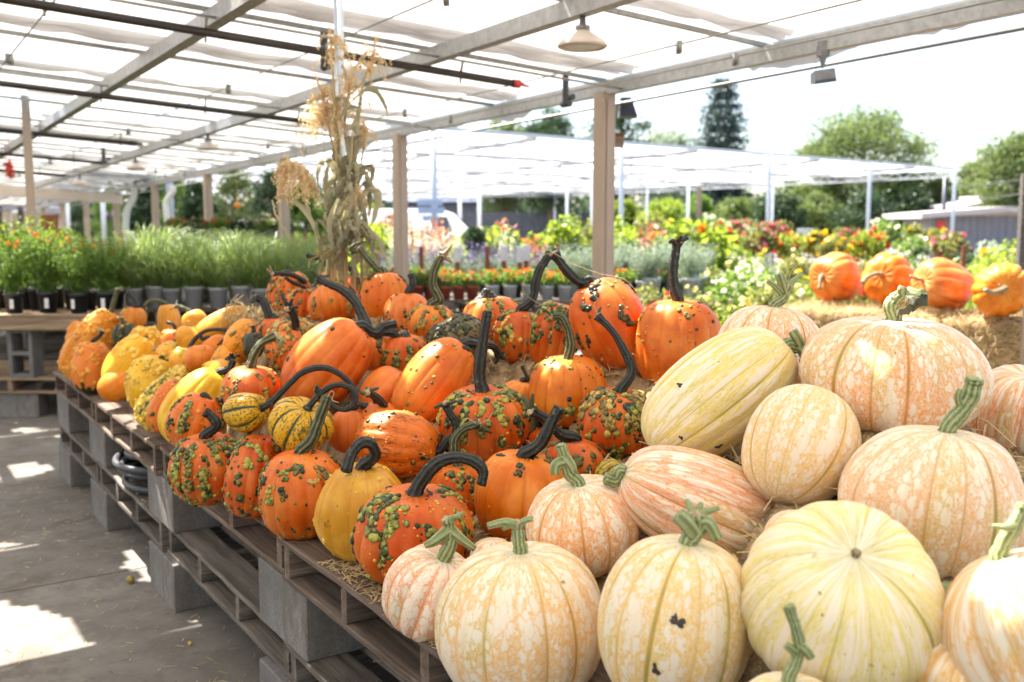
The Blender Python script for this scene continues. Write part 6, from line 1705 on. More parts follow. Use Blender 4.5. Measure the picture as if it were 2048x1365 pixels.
# grey-pot grasses
def fol_grass(n, h, r, w, z0=0.17, sd=0):
    def f(mb):
        q = np.random.default_rng(sd)
        for i in range(n):
            an = q.uniform(0, 6.28); l = h * q.uniform(0.35, 1.2); lean = r * q.uniform(0.2, 1.5)
            d = np.array([math.cos(an), math.sin(an), 0]); b = d * q.uniform(0, 0.05) + np.array([0, 0, z0 - 0.02])
            p = spline([b, b + d * lean * 0.3 + np.array([0, 0, l * 0.62]), b + d * lean * 0.75 + np.array([0, 0, l * 0.92]), b + d * lean * 1.2 + np.array([0, 0, l * q.uniform(0.55, 0.95)])], 9)
            mb.ribbon(p, np.array([-d[1], d[0], 0.1]), w * np.sin(np.linspace(0.7, 3.0, 9)), 0, q.uniform(0, 1), 0.15)
    return f
GG = "grasses in grey pots on the middle table"
pG = potted("potted_grass", "arching green grass in a grey nursery pot on the middle table", "potted grass", M['pot_grey'], 0.078, 0.18, fol_grass(260, 0.44, 0.36, 0.006, sd=6), M['green_grass'], group=GG)
mk = MB(); mk.box(-0.022, 0.022, -0.0785, -0.0765, 0.05, 0.09); mk.box(-0.02, 0.02, -0.0795, -0.0787, 0.095, 0.102)
pk_ = [c for c in pG.children if c.name.startswith("pot")][0]
mk.build("pot_label", M['greymetal'], pk_)
gx = [262, 305, 338, 383, 432, 478, 520, 565]
for i, x in enumerate(gx):
    o = pG if i == 0 else copy_tree(pG)
    place(o, at(x, 8.5, z_t), [0, 1.2, 2.2, 3.1, 4.3, 5, 0.6, 1.7][i], (1.0, 1.0, (0.96, 1.06, 0.94, 1.04, 0.98, 1.07, 0.93, 1.0)[i]), "arching grass in a grey pot, %s in the middle table's front row" % ("first from the left", "second from the left", "third from the left", "fourth from the left", "fifth from the left", "sixth from the left", "seventh from the left", "eighth from the left")[i])
row(pG, [at(x, 8.8 + 0.2 * (i % 4), z_t) for i, x in enumerate((285, 345, 410, 470, 540, 600, 320))], rs, 0.7, 1.15, first=False,
    label="arching green grass in a grey pot in the back rows of the middle table")
pY = potted("potted_daylily", "grassy plant with a few yellow star flowers on the middle table", "potted plant", M['pot_grey'], 0.078, 0.18, fol_grass(150, 0.45, 0.22, 0.008, sd=9), M['green_grass'],
            lambda mb: flowers(mb, blob(np.random.default_rng(2), 4, (0, 0, 0.52), (0.16, 0.16, 0.1)), 0.05, np.random.default_rng(3)), M['fl_yellow'], group="flowering grassy plants on the middle table")
row(pY, [at(x, 9.1, z_t) for x in (480, 515, 560, 615, 330)], rs)
# marigolds and other small pots
def fol_mound(n, h, r, leaf, z0=0.12, sd=0):
    def f(mb):
        q = np.random.default_rng(sd); quads(mb, blob(q, n, (0, 0, z0 + h * 0.45), (r, r, h * 0.5), 0.5), leaf, q, 0, asp=0.6)
    return f
def marigold(potm, fm, sd, lab, g):
    return potted("potted_marigold", lab, "potted flower", potm, 0.062, 0.13, fol_mound(420, 0.15, 0.10, 0.032, sd=sd), M['green_mid'],
                  lambda mb: flowers(mb, blob(np.random.default_rng(sd), 13, (0, 0, 0.22), (0.085, 0.085, 0.05), 0.3), 0.036, np.random.default_rng(sd)), M[fm], group=g)
m1 = marigold(M['pot_red'], 'fl_orange', 3, "orange marigold in a small red pot in the front row of the marigold table", "marigolds in red pots")
row(m1, [at(x, 9.55, z_t) for x in (778, 806, 834, 862, 889, 917, 944)], rs, 0.95, 1.05)
m2 = marigold(M['pot_white'], 'fl_orange', 4, "orange-red marigold in a pale pot in the front row of the marigold table", "marigolds in pale pots")
row(m2, [at(x, 9.55, z_t) for x in (984, 1020, 1058, 1095, 1130, 1250)], rs, 1.0, 1.15)
m3 = marigold(M['pot_black'], 'fl_red', 5, "red and orange marigold in a dark pot in the back rows of the marigold table", "marigolds in the back rows")
row(m3, [at(770 + 29 * i, 9.8 + 0.16 * (i % 3), z_t) for i in range(20)], rs, 0.95, 1.15)
def spikes(n, h, r, z0, sd, w=0.012):
    def f(mb):
        q = np.random.default_rng(sd)
        for i in range(n):
            an = q.uniform(0, 6.28); rr_ = r * q.uniform(0, 1); b = np.array([rr_ * 0.6 * math.cos(an), rr_ * 0.6 * math.sin(an), z0]); tpt = np.array([rr_ * math.cos(an), rr_ * math.sin(an), z0 + h * q.uniform(0.7, 1.1)])
            C = tpt + (b - tpt) * q.uniform(0, 0.42, 12)[:, None] + q.normal(0, 0.004, (12, 3)); quads(mb, C, w, q, 0, asp=0.8)
    return f
lv = potted("potted_lavender", "purple lavender spikes behind the marigolds", "potted plant", M['pot_black'], 0.08, 0.15, fol_airy(900, 0.30, 0.14, 0.026, sd=12), M['green_silver'], spikes(34, 0.42, 0.18, 0.15, 3, 0.016), M['fl_purple'], group="lavender behind the marigolds")
row(lv, [at(x, 10.9 + 0.25 * (i % 3), z_t - 0.05) for i, x in enumerate((765, 790, 815, 835, 860, 885, 915, 940, 970, 1000, 1030, 1060, 1090))], rs)
wl = potted("potted_salvia", "white flower spikes rising behind the lavender", "potted plant", M['pot_black'], 0.08, 0.15, fol_airy(700, 0.35, 0.15, 0.03, sd=13), M['green_lime'], spikes(26, 0.62, 0.2, 0.15, 6, 0.02), M['fl_white'], group="white spiky flowers behind the lavender")
row(wl, [at(x, 11.8 + 0.25 * (i % 2), z_t - 0.05) for i, x in enumerate((790, 818, 845, 870, 905, 1010))], rs)
sv = potted("potted_santolina", "silvery grey-green bush in a pale pot right of the marigolds", "potted plant", M['pot_white'], 0.08, 0.17, fol_airy(2200, 0.34, 0.20, 0.022, sd=14), M['green_silver'], group="silvery bushes in pale pots")
row(sv, [at(x, 9.75 + 0.3 * (i % 3), z_t) for i, x in enumerate((1185, 1225, 1262, 1290, 1320, 1350, 1385, 1210, 1250, 1305, 1340, 1400, 1150, 1110))], rs, 0.95, 1.2)
# price stakes
def stake(label, x, y0, y1, Y, card=True, w=0.045, m='rust'):
    t_ = P(x, y0, Y); b_ = P(x, y1, Y); o = empty("price_stake", label, "price stake", (b_[0], b_[1], b_[2]), 0, "rust brown price stakes among the plants")
    H = t_[2] - b_[2]
    mb = MB(); mb.box(-w / 2, w / 2, -0.012, 0.012, 0, H, bev=0.003); mb.build("stake", M[m], o)
    if card: mb = MB(); mb.box(-w * 0.8, w * 0.8, -0.02, -0.0145, H * 0.62, H * 1.05, bev=0.002); mb.build("price_card", M['card'], o)
STK2 = [(800, 495, 560, 10.4, False), (843, 493, 560, 10.4, False), (883, 520, 575, 10.2, False), (915, 498, 568, 10.2, True), (975, 492, 562, 10.2, False), (1008, 496, 565, 10.2, True), (1040, 498, 570, 10.1, True),
        (1052, 494, 568, 10.3, True), (1118, 488, 560, 10.4, False), (1172, 500, 570, 10.3, True), (1925, 492, 560, 11, False), (245, 465, 545, 9.5, False), (268, 470, 590, 8.9, True), (585, 470, 530, 11, False), (610, 465, 525, 11, False)]
ordn = ["leftmost before the lavender", "second before the lavender", "low one left of the first white card", "with a white card left of the wide bare one", "wide bare one near the topiary ball", "with a white card right of the topiary ball",
        "with a white card, left of a close pair", "with a white card, right of a close pair", "bare one behind the broken pumpkin stem", "with a white card by the tan post", "alone at the right beside the far pumpkins", "bare one between the left tables", "with a white card between the left tables", "bare one left of the corn stalks", "bare one touching the corn stalks"]
for (x, y0, y1, Y, c), n_ in zip(STK2, ordn): stake("rust brown price stake, " + n_, x, y0, y1, Y, c)
stake("large brown board on a stake behind the left table", 100, 430, 480, 11.5, False, 0.2)

# ------------------------------------------------------------------ garden beds beyond the roof
def shrub(name, label, cat, n, rx, rz_, leaf, lm, fm=None, nf=0, fs=0.06, trunk=0.0, sd=0, group=None, z0=0.0, lobes=9):
    q = np.random.default_rng(sd); o = empty(name, label, cat, (0, 0, 0), 0, group)
    mb = MB(); C = []
    for i in range(lobes):
        v = q.normal(0, 1, 3); v /= np.linalg.norm(v); c = np.array([0, 0, z0 + trunk + rz_]) + v * np.array([rx, rx, rz_]) * 0.55
        C.append(blob(q, n // lobes, c, (rx * q.uniform(0.35, 0.6), rx * q.uniform(0.35, 0.6), rz_ * q.uniform(0.35, 0.6)), 0.5))
    C = np.concatenate(C); quads(mb, C, leaf, q, 0, asp=0.6); mb.build("foliage", M[lm], o)
    if nf:
        mb = MB(); F_ = C[q.integers(0, len(C), nf)]; d = F_ - np.array([0, 0, z0 + trunk + rz_]); F_ = F_ + d * 0.12
        flowers(mb, F_, fs, q); mb.build("flowers", M[fm], o)
    mb = MB(); mb.tube([(0, 0, 0), (0.01, 0.01, z0 + trunk * 0.5), (0, 0, z0 + trunk + rz_ * 0.8)], [0.016, 0.013, 0.008], 7)
    for i in range(4):
        v = q.normal(0, 1, 3); mb.tube([(0, 0, z0 + trunk + rz_ * 0.3), (v[0] * rx * 0.3, v[1] * rx * 0.3, z0 + trunk + rz_ * 1.1)], [0.008, 0.004], 5)
    mb.build("stem", M['bark'], o, smooth=True)
    return o
RB = "low rose bushes right of the pile"
protos = []
for i, (lm, fm, nf) in enumerate((('green_rose', 'fl_cream', 44), ('green_mid', 'fl_white', 70), ('green_rose', 'fl_red', 24), ('green_rose', 'fl_rose', 34), ('green_silver', 'fl_white', 60), ('green_lime', 'fl_yellow', 16))):
    protos.append(shrub("rose_bush", "low bush speckled with %s blooms in the bright bed right of the pile" % ("cream", "white", "red", "pink", "small white", "yellow")[i], "rose bush", 2000, 0.36, 0.40, 0.042, lm, fm, int(nf * 1.5), 0.055, 0.05, 60 + i, RB + " with %s flowers" % ("cream", "white", "red", "pink", "small white", "yellow")[i]))
k_ = 0
for Yr in (8.6, 9.4, 10.3, 11.3, 12.4, 13.6, 14.8):
    x0, x1 = 1330, 2120
    xs = np.arange(x0, x1, 0.55 / Yr * 2013)
    for x in xs:
        if Yr < 10 and x > 1640: continue
        pr_ = protos[int(rs.integers(0, 6))] ; o = copy_tree(pr_)
        place(o, at(x + rs.normal(0, 10), Yr + rs.normal(0, 0.12), rs.uniform(0, 0.12)), rs.uniform(0, 6.28), rs.uniform(1.0, 1.4))
for i, pr_ in enumerate(protos): place(pr_, at(1420 + 90 * i, 9.0 + 0.9 * i, 0.05), i, 1.1)
# more garden behind the marigold table
SR = ("shrub standing in the bed behind the lavender, between the two tan posts")
mixp = []
for i, (lm, fm, nf, nm) in enumerate((('green_lime', None, 0, "plain lime green"), ('leaf_red', 'fl_rose', 12, "reddish leaved"), ('green_mid', 'fl_pink', 14, "pink flowered"), ('green_rose', 'fl_yellow', 14, "yellow dotted"), ('green_lime', 'fl_orange', 8, "orange tipped"))):
    mixp.append(shrub("shrub", nm + " " + SR, "shrub", 2200, 0.48, 0.58, 0.085, lm, fm, nf, 0.09, 0.1, 80 + i, nm + " shrubs in the middle bed"))
for Yr in (13.0, 14.5, 16.2, 18.0):
    for x in np.arange(735, 1420, 0.8 / Yr * 2013):
        o = copy_tree(mixp[int(rs.integers(0, 5))]); place(o, at(x + rs.normal(0, 14), Yr + rs.normal(0, 0.2), 0), rs.uniform(0, 6.28), rs.uniform(1.05, 1.45))
for i, pr_ in enumerate(mixp): place(pr_, at(780 + 130 * i, 15.4, 0), i, 1.2)
for i, (x, Y, s_, lm, lab) in enumerate(((1130, 13.2, 1.15, 'green_lime', "large lime green shrub left of the nearest tan post"), (1165, 13.6, 0.9, 'green_lime', "smaller lime green shrub touching the large one by the tan post"), (1070, 14, 0.8, 'leaf_red', "peach-tipped shrub left of the large lime green one"))):
    o = shrub("shrub", lab, "shrub", 2600, 0.36, 0.62, 0.07, lm, None, 0, sd=90 + i, trunk=0.3); place(o, at(x, Y, 0), 0, s_)
for x, Y, r_, lab in ((948, 12.6, 0.155, "clipped round topiary ball on a thin trunk left of the lime shrubs"), (1015, 13.2, 0.14, "second clipped topiary ball, right of the darker one")):
    o = shrub("topiary", lab, "topiary", 3800, r_, r_, 0.028, 'green_deep' if x < 1000 else 'green_mid', trunk=1.22, sd=int(x), lobes=1); place(o, at(x, Y, 0))
    mb = MB(); q = np.random.default_rng(4); quads(mb, blob(q, 4200, (0, 0, 1.22 + r_), (r_, r_, r_), 0.25), 0.022, q, 0); quads(mb, blob(q, 900, (0, 0, 0.95), (r_ * .9, r_ * .9, 0.12), 0.3), 0.022, q, 0); mb.build("clipped_crown", M['green_deep'], o)
# standard roses in a row
SRp = []
for i, (fm, cn) in enumerate((('fl_pink', 'pink'), ('fl_white', 'white'), ('fl_yellow', 'yellow'), ('fl_red', 'red'))):
    SRp.append(shrub("standard_rose", "standard rose on a thin trunk with %s blooms in the far row" % cn, "standard rose", 1500, 0.36, 0.27, 0.06, ('green_rose', 'green_mid', 'green_rose', 'green_lime')[i], fm, 40, 0.10, 1.0, 120 + i, "standard roses with %s blooms" % cn))
for j, Yr in enumerate((15.8, 17.4)):
    for x in np.arange(1345, 1960, 0.62 / Yr * 2013):
        o = copy_tree(SRp[int(rs.integers(0, 4))]); place(o, at(x + rs.normal(0, 8), Yr, rs.uniform(-0.05, 0.05)), rs.uniform(0, 6.28), rs.uniform(0.9, 1.12))
for i, pr_ in enumerate(SRp): place(pr_, at(1380 + 120 * i, 16.6, 0), i)
# dense green beds at the far right
for x, Y, s_, lm, lab in ((1950, 13, 1.2, 'green_deep', "blue-green shrub behind the third bale pumpkin"), (1992, 14, 1.3, 'green_silver', "pale bluish shrub behind the rightmost bale pumpkin"), (2045, 13, 1.25, 'green_lime', "yellow-green shrub cut by the right edge"),
                          (1900, 12.2, 0.95, 'green_lime', "upright yellow-green shrub behind the gap of the bale pumpkins"), (1870, 13.5, 1.0, 'green_deep', "dark narrow shrub left of the rust brown stake")):
    o = shrub("shrub", lab, "shrub", 2200, 0.42, 0.56, 0.07, lm, sd=int(x)); place(o, at(x, Y, 0.0), 0, s_)
# beds left of the corn stalks
lp = shrub("shrub", "green shrub in the bed behind the middle table, left of the corn stalks", "shrub", 2300, 0.48, 0.62, 0.085, 'green_mid', 'fl_orange', 10, 0.07, 0.1, 140, "shrubs behind the middle table")
lp2 = shrub("shrub", "yellow-green shrub in the bed behind the middle table, left of the corn stalks", "shrub", 2300, 0.48, 0.62, 0.085, 'green_lime', 'fl_yellow', 8, 0.07, 0.1, 141, "yellow-green shrubs behind the middle table")
lp3 = shrub("shrub", "shrub with red flowers in the bed behind the left tables", "shrub", 2300, 0.48, 0.62, 0.085, 'green_mid', 'fl_red', 22, 0.07, 0.1, 142, "red flowering shrubs behind the left tables")
fr = True
for Yr in (11.5, 13.5, 16, 19, 22):
    for x in np.arange(-60, 745, 1.0 / Yr * 2013):
        pr_ = (lp, lp2, lp2, lp, lp3)[int(rs.integers(0, 5))]; o = copy_tree(pr_); place(o, at(x + rs.normal(0, 15), Yr + rs.normal(0, 0.2), 0), rs.uniform(0, 6.28), rs.uniform(0.8, 1.2))
place(lp, at(420, 12.5, 0)); place(lp2, at(600, 12.5, 0)); place(lp3, at(150, 12.5, 0))
# raised shelf of red flowers
sh = empty("flower_shelf", "high shelf holding troughs of red flowers behind the grasses", "shelf", at(450, 13.2, 0))
mb = MB(); W_ = at(585, 13.2)[0] - at(330, 13.2)[0]; mb.box(-W_ / 2, W_ / 2, -0.15, 0.15, 1.38, 1.41, bev=0.003); mb.build("shelf_board", M['wood_grey'], sh)
for sx in (-1, 0, 1):
    mb = MB(); mb.box(sx * W_ * 0.47 - 0.02, sx * W_ * 0.47 + 0.02, -0.02, 0.02, 0, 1.379); mb.build("leg", M['wood_grey'], sh)
for i, (x, fm, cn) in enumerate(((352, 'fl_red', "red"), (395, 'fl_orange', "orange-red"), (440, 'fl_red', "few red"), (485, 'fl_white', "white"), (530, 'fl_rose', "pink"), (568, 'fl_white', "tiny white"))):
    q = np.random.default_rng(i)
    o = empty("flower_trough", "trough of %s flowers on the high shelf" % cn, "flower trough", at(x, 13.2, 1.4115))
    mb = MB(); mb.box(-0.13, 0.13, -0.07, 0.07, 0, 0.06, bev=0.005); mb.build("trough", M['pot_black'], o)
    mb = MB(); quads(mb, blob(q, 1300, (0, 0, 0.12), (0.17, 0.12, 0.11), 0.5), 0.04, q, 0); mb.build("foliage", M['green_mid' if i % 2 == 0 else 'green_deep'], o)
    mb = MB(); flowers(mb, blob(q, 26, (0, 0, 0.15), (0.16, 0.11, 0.09), 0.2), 0.04, q); mb.build("flowers", M[fm], o)
# white downspouts, orange ball, stone ball, teal board
def pipe_px(label, pts, Y, r, mat, name, cat):
    mb = MB(); q = np.array([P(x, y, Y) for x, y in pts]); mb.tube(spline(q, 30), r, 12); tag(mb.build(name, mat, smooth=True), label, cat)
pipe_px("white rain downspout with an elbow beside the fascia", [(268, 368), (267, 395), (256, 418), (252, 440), (251, 500)], 17.5, 0.055, M['white'], "downspout", "downspout")
pipe_px("second white rain downspout with an elbow behind the grasses", [(345, 372), (345, 385), (332, 405), (334, 440), (335, 500)], 14.6, 0.045, M['white'], "downspout", "downspout")
mb = MB(); b_ = P(475, 411, 13.5); mb.add(ICO2[0] * 0.045, ICO2[1]); mb.tube([(0, 0, 0), (0, 0, roof_z(float(b_ @ A), 12) - b_[2] + 0.1)], 0.002, 5); tag(mb.build("orange_ball", M['orangeplastic'], smooth=True, loc=b_), "small orange ball hanging behind the shelf of red flowers", "ball")
st_ = empty("garden_sphere", "round grey stone sphere on a thin plinth behind the grasses", "garden ornament", at(450, 12.8, 0))
mb = MB(); mb.add(ICO2[0] * 0.085 + np.array([0, 0, 1.4]), ICO2[1]); mb.build("sphere", M['block'], st_, smooth=True)
mb = MB(); mb.box(-0.05, 0.05, -0.05, 0.05, 0, 1.32, bev=0.004); mb.build("plinth", M['block'], st_)
o = empty("sign_board", "small teal board on a stake above the grasses", "sign", at(308, 10.6, 0.9)); mb = MB(); mb.box(-0.06, 0.06, -0.01, 0.01, 0.46, 0.5, bev=0.002); mb.build("board", M['teal'], o); mb = MB(); mb.box(-0.008, 0.008, 0.011, 0.02, 0, 0.5); mb.build("stake", M['rust'], o)
o = empty("sign_post", "white blank sign panels on a white post beyond the left tan post", "sign", at(868, 21.0, 0))
mb = MB(); zt_ = 1.52 + 185 / 2013 * 21; mb.tube([(0, 0, 0), (0, 0, zt_)], 0.05, 12); mb.build("post", M['whitesteel'], o, smooth=True)
for (xa, xb, ya, yb) in ((-32, 18, 400, 412), (-32, 22, 415, 428), (-22, 10, 432, 442)):
    mb = MB(); k_ = 21 / 2013; mb.box(xa * k_, xb * k_, -0.09, -0.06, 1.52 + (455 - yb) * k_, 1.52 + (455 - ya) * k_, bev=0.004); mb.build("panel", M['bluepale'], o)

# ------------------------------------------------------------------ second, white canopy on slim posts
HC = 1.84
c0 = np.array([(1905 - 1024) / 2013 * 36.8, 36.8, 0]); e1 = np.array([-17.8, -15.1, 0]) / 23.34; e2 = np.array([-0.484, 0.875, 0])
can = empty("white_canopy", "wide flat white canopy on slim white posts beyond the flower beds", "canopy", c0); co = c0.copy()
def cbuild(mb, name, mat, smooth=False):
    for i in range(len(mb.V)): mb.V[i] = mb.V[i] - co
    return mb.build(name, mat, can, smooth)
LN, LF = 31.0, 46.0
zc = EYE + HC
def cq(s, r, z): return c0 + e1 * s + e2 * r + np.array([0, 0, z])
for r in np.arange(0, LF, 3.1):
    mb = MB(); n = 60; s = np.linspace(-0.1, LN, n); V = []
    for s_ in s:
        for f_ in (0, 0.25, 0.5, 0.75, 1.0):
            V.append(cq(s_, r + 0.12 + f_ * 2.9, zc + 0.32 - 0.10 * math.sin(math.pi * f_) * (0.6 + 0.4 * math.sin(s_ * 1.7 + r)) - 0.04 * abs(math.sin(s_ * math.pi / 5.8))))
    V = np.array(V); i = np.arange(n - 1)[:, None] * 5; j = np.arange(4)[None, :]
    mb.add(V, np.stack([i + j, i + j + 1, i + 6 + j, i + 5 + j], -1).reshape(-1, 4)); cbuild(mb, "canopy_cloth", M['cloth_white'], True)
def truss(p, q, h=0.26, m_=M['whitesteel'], nseg=None):
    mb = MB(); L = np.linalg.norm(q - p); ns = nseg or int(L / 0.45); up = np.array([0, 0, h])
    mb.bar(p, q, 0.05); mb.bar(p + up, q + up, 0.05)
    for i in range(ns):
        a_ = p + (q - p) * i / ns; b_ = p + (q - p) * (i + 1) / ns
        mb.bar(a_, b_ + up, 0.022) if i % 2 else mb.bar(a_ + up, b_, 0.022)
    cbuild(mb, "truss", m_)
truss(cq(0, 0, zc), cq(0, LF, zc)); 
for s_ in np.arange(5.83, LN, 5.83): truss(cq(s_, 0, zc), cq(s_, LF, zc), 0.24)
for r in np.arange(0, LF, 3.1):
    mb = MB(); mb.bar(cq(0, r, zc + 0.27), cq(LN, r, zc + 0.27), 0.06, 0.09); mb.bar(cq(0, r, zc + 0.05), cq(LN, r, zc + 0.05), 0.03); cbuild(mb, "rail", M['whitesteel'])
for r in (0, 9.3, 18.6, 27.9, 40.3):
    for s_ in (0, 5.8, 11.3, 17.5, 23.3, 29.1):
        mb = MB(); p = cq(s_, r, 0); mb.tube([p + np.array([0, 0, -0.02]), p + np.array([0, 0, zc + 0.3])], 0.062, 12); cbuild(mb, "post", M['whitesteel'], True)
for s_ in np.arange(2.9, LN, 5.83):
    mb = MB(); mb.bar(cq(s_, 0, zc + 0.2), cq(s_, LF, zc + 0.2), 0.05, 0.12); cbuild(mb, "purlin", M['greymetal'])
for r in np.arange(3.1, LF, 6.2):
    mb = MB()
    for s_ in np.arange(2.9, LN, 2.9): mb.bar(cq(s_, r, zc - 0.25), cq(s_, r, zc + 0.25), 0.04)
    mb.bar(cq(0, r, zc - 0.02), cq(LN, r, zc - 0.02), 0.04, 0.07); cbuild(mb, "hanger_rail", M['greymetal'])
for (s_, r) in ((3, 5), (8, 8), (14, 12), (20, 16)):
    mb = MB(); p = cq(s_, r, zc - 0.08); mb.add(ICO2[0] * np.array([0.28, 0.28, 0.10]) + p, ICO2[1]); mb.tube([p, p + np.array([0, 0, 0.2])], 0.02, 6); cbuild(mb, "canopy_lamp", M['white'], True)

# ------------------------------------------------------------------ trees
def tree(label, x, Y, top, wpx, lm, n=9000, base=0.0, kind='round', leaf=None, sd=0, depth=0.8, trunk_h=0.35, name=None, group=None):
    """top: pixel row of the highest leaves, wpx: half width in pixels"""
    q = np.random.default_rng(sd + int(x)); k = Y / 2013.0; H = EYE + (455 - top) * k; R = wpx * k
    o = empty(name or "tree", label, "tree", at(x, Y, 0), 0, group); leaf = leaf or max(0.10, 6.5 * k); n = int(n * 1.25)
    mb = MB()
    if kind == 'cone':
        nl = 15
        for i in range(nl):
            f = i / (nl - 1); z = H * (0.10 + 0.88 * f); r = R * (1 - 0.55 * f ** 5) * (1 + 0.10 * math.sin(i * 2.3))
            m_ = int(n / nl * (0.4 + (1 - f)))
            an = q.uniform(0, 6.28, m_); nbr = 9; lob = 0.72 + 0.28 * np.cos(an * nbr + i * 1.7)
            rr_ = r * np.sqrt(q.uniform(0.08, 1, m_)) * lob
            zz = z - rr_ * 0.16 + q.normal(0, H * 0.018, m_)
            quads(mb, np.stack([rr_ * np.cos(an), rr_ * np.sin(an), zz], -1), leaf, q, 0, asp=0.5)
    else:
        zc_ = H * (0.5 + trunk_h * 0.5); rz_ = H * (0.5 - trunk_h * 0.5)
        nb = 75
        for i in range(nb):
            v = q.normal(0, 1, 3); v /= np.linalg.norm(v); u = q.uniform(0.3, 1) ** 0.5
            c = np.array([0, 0, zc_]) + v * u * np.array([R, R * depth, rz_]) * 0.80
            s_ = q.uniform(0.16, 0.36) * R
            quads(mb, blob(q, n // nb, c, (s_ * 1.3, s_ * 1.3, s_), 0.5), leaf, q, 0, tint=np.clip(q.normal(0.4 + 0.25 * q.uniform(-1, 1), 0.22, n // nb), 0, 1))
    cr = mb.build("crown", M[lm], o)
    mb = MB(); tr_ = 0.035 * H
    mb.tube([(0, 0, -0.1), (0.02 * H, 0, H * 0.3), (0, 0.01 * H, H * 0.6), (0.01 * H, 0, H * 0.80)], [tr_, tr_ * 0.75, tr_ * 0.45, tr_ * 0.12], 10)
    for i in range(10):
        an = q.uniform(0, 6.28); z0 = H * q.uniform(0.25, 0.7); l = R * q.uniform(0.4, 0.8)
        if kind == 'cone': l *= 0.5
        mb.tube(spline([(0, 0, z0), (l * 0.5 * math.cos(an), l * 0.5 * math.sin(an), z0 + l * 0.25), (l * math.cos(an), l * math.sin(an), z0 + l * (0.55 if kind != 'cone' else 0.1))], 8), np.linspace(tr_ * 0.35, tr_ * 0.08, 8), 6)
    mb.build("trunk", M['bark'], o, smooth=True)
    return o
tree("tall dark conifer with a blunt top rising over the white canopy", 1440, 72, 168, 66, 'green_dark', 22000, kind='cone')
tree("big pale green broadleaf tree with a domed crown behind the right part of the canopy", 1722, 58, 212, 156, 'green_tree', 26000, trunk_h=0.12, sd=3)
tree("shorter green tree on the left shoulder of the big domed tree", 1615, 60, 270, 55, 'green_tree', 9000, trunk_h=0.1, sd=4)
tree("yellow-green tree at the right edge above the low building", 2030, 46, 258, 112, 'green_tree', 18000, trunk_h=0.1, sd=5)
tree("mid green tree left of the power lines at the right", 1945, 60, 300, 48, 'green_tree', 7000, trunk_h=0.1, sd=6)
tree("dark green tree just left of the nearest tan post, above the canopy", 1098, 62, 196, 72, 'green_deep', 9000, trunk_h=0.15, sd=7)
tree("light green tree beside the dark one, half under the roof's eave", 1005, 64, 212, 70, 'green_tree', 7000, trunk_h=0.15, sd=8)
tree("dark green tree just right of the nearest tan post, above the canopy", 1240, 66, 190, 80, 'green_deep', 10000, trunk_h=0.15, sd=9)
tree("thin pale grey-green tree left of the conifer", 1330, 85, 236, 74, 'green_silver', 7000, trunk_h=0.15, sd=10)
for i, (x, Y, top, w, lm) in enumerate(((900, 80, 398, 60, 'green_deep'), (1010, 82, 392, 70, 'green_deep'), (1110, 80, 390, 60, 'green_deep'), (1220, 78, 385, 70, 'green_deep'), (1330, 58, 385, 60, 'green_lime'), (1400, 56, 378, 50, 'green_mid'),
                                        (1480, 54, 380, 60, 'green_tree'), (1560, 52, 372, 60, 'green_deep'), (1640, 54, 376, 60, 'green_tree'), (1730, 50, 370, 70, 'green_deep'), (1820, 54, 365, 60, 'green_deep'), (1250, 60, 392, 40, 'green_lime'), (1880, 56, 340, 45, 'green_tree'))):
    tree("low bushy tree in the hedge line under the canopy, number with its own crown" if False else "%s low tree in the hedge line seen under the white canopy" % ("dark", "dark", "dark", "dark", "lime", "mid green", "olive", "dark", "olive", "dark", "dark", "lime", "olive")[i],
         x, Y, top, w, lm, 6500, trunk_h=0.02, sd=30 + i, kind='round', group="%s trees of the hedge line" % ("dark", "dark", "dark", "dark", "lime", "mid green", "olive", "dark", "olive", "dark", "dark", "lime", "olive")[i])
for i, (x, Y, top, w, lm) in enumerate(((290, 26, 330, 42, 'green_deep'), (345, 30, 300, 40, 'green_mid'), (400, 25, 320, 40, 'green_deep'), (470, 32, 310, 50, 'green_tree'), (545, 27, 300, 48, 'green_deep'), (610, 24, 330, 44, 'green_mid'), (680, 30, 330, 50, 'green_tree'), (220, 34, 360, 40, 'green_mid'), (160, 36, 380, 40, 'green_deep'), (750, 34, 405, 40, 'green_lime'))):
    tree("leafy green tree between the tan posts left of the corn stalks", x, Y, top, w, lm, 4200, trunk_h=0.05, sd=60 + i, group="trees left of the corn stalks", leaf=0.11)

# continuous far wood behind everything
mb = MB(); q = np.random.default_rng(99)
for x in np.arange(700, 1960, 9):
    Y = 88 + q.uniform(-3, 3); top = 392 + 10 * math.sin(x * 0.021) + 6 * math.sin(x * 0.07 + 1); k = Y / 2013; H = EYE + (455 - top) * k
    for z in np.arange(0.2, H, 0.9): quads(mb, blob(q, 26, np.array(at(x, Y, z)), (0.9, 0.9, 0.8), 0.5), 0.5, q, 0)
for x in np.arange(-120, 780, 12):
    Y = 46 + q.uniform(-2, 2); top = 385 + 16 * math.sin(x * 0.019); k = Y / 2013; H = EYE + (455 - top) * k
    for z in np.arange(0.2, H, 0.6): quads(mb, blob(q, 20, np.array(at(x, Y, z)), (0.6, 0.6, 0.5), 0.5), 0.3, q, 0)
o = mb.build("far_wood", M['green_deep']); tag(o, kind='stuff'); o["label"] = "dark far wood behind the canopy and the garden"
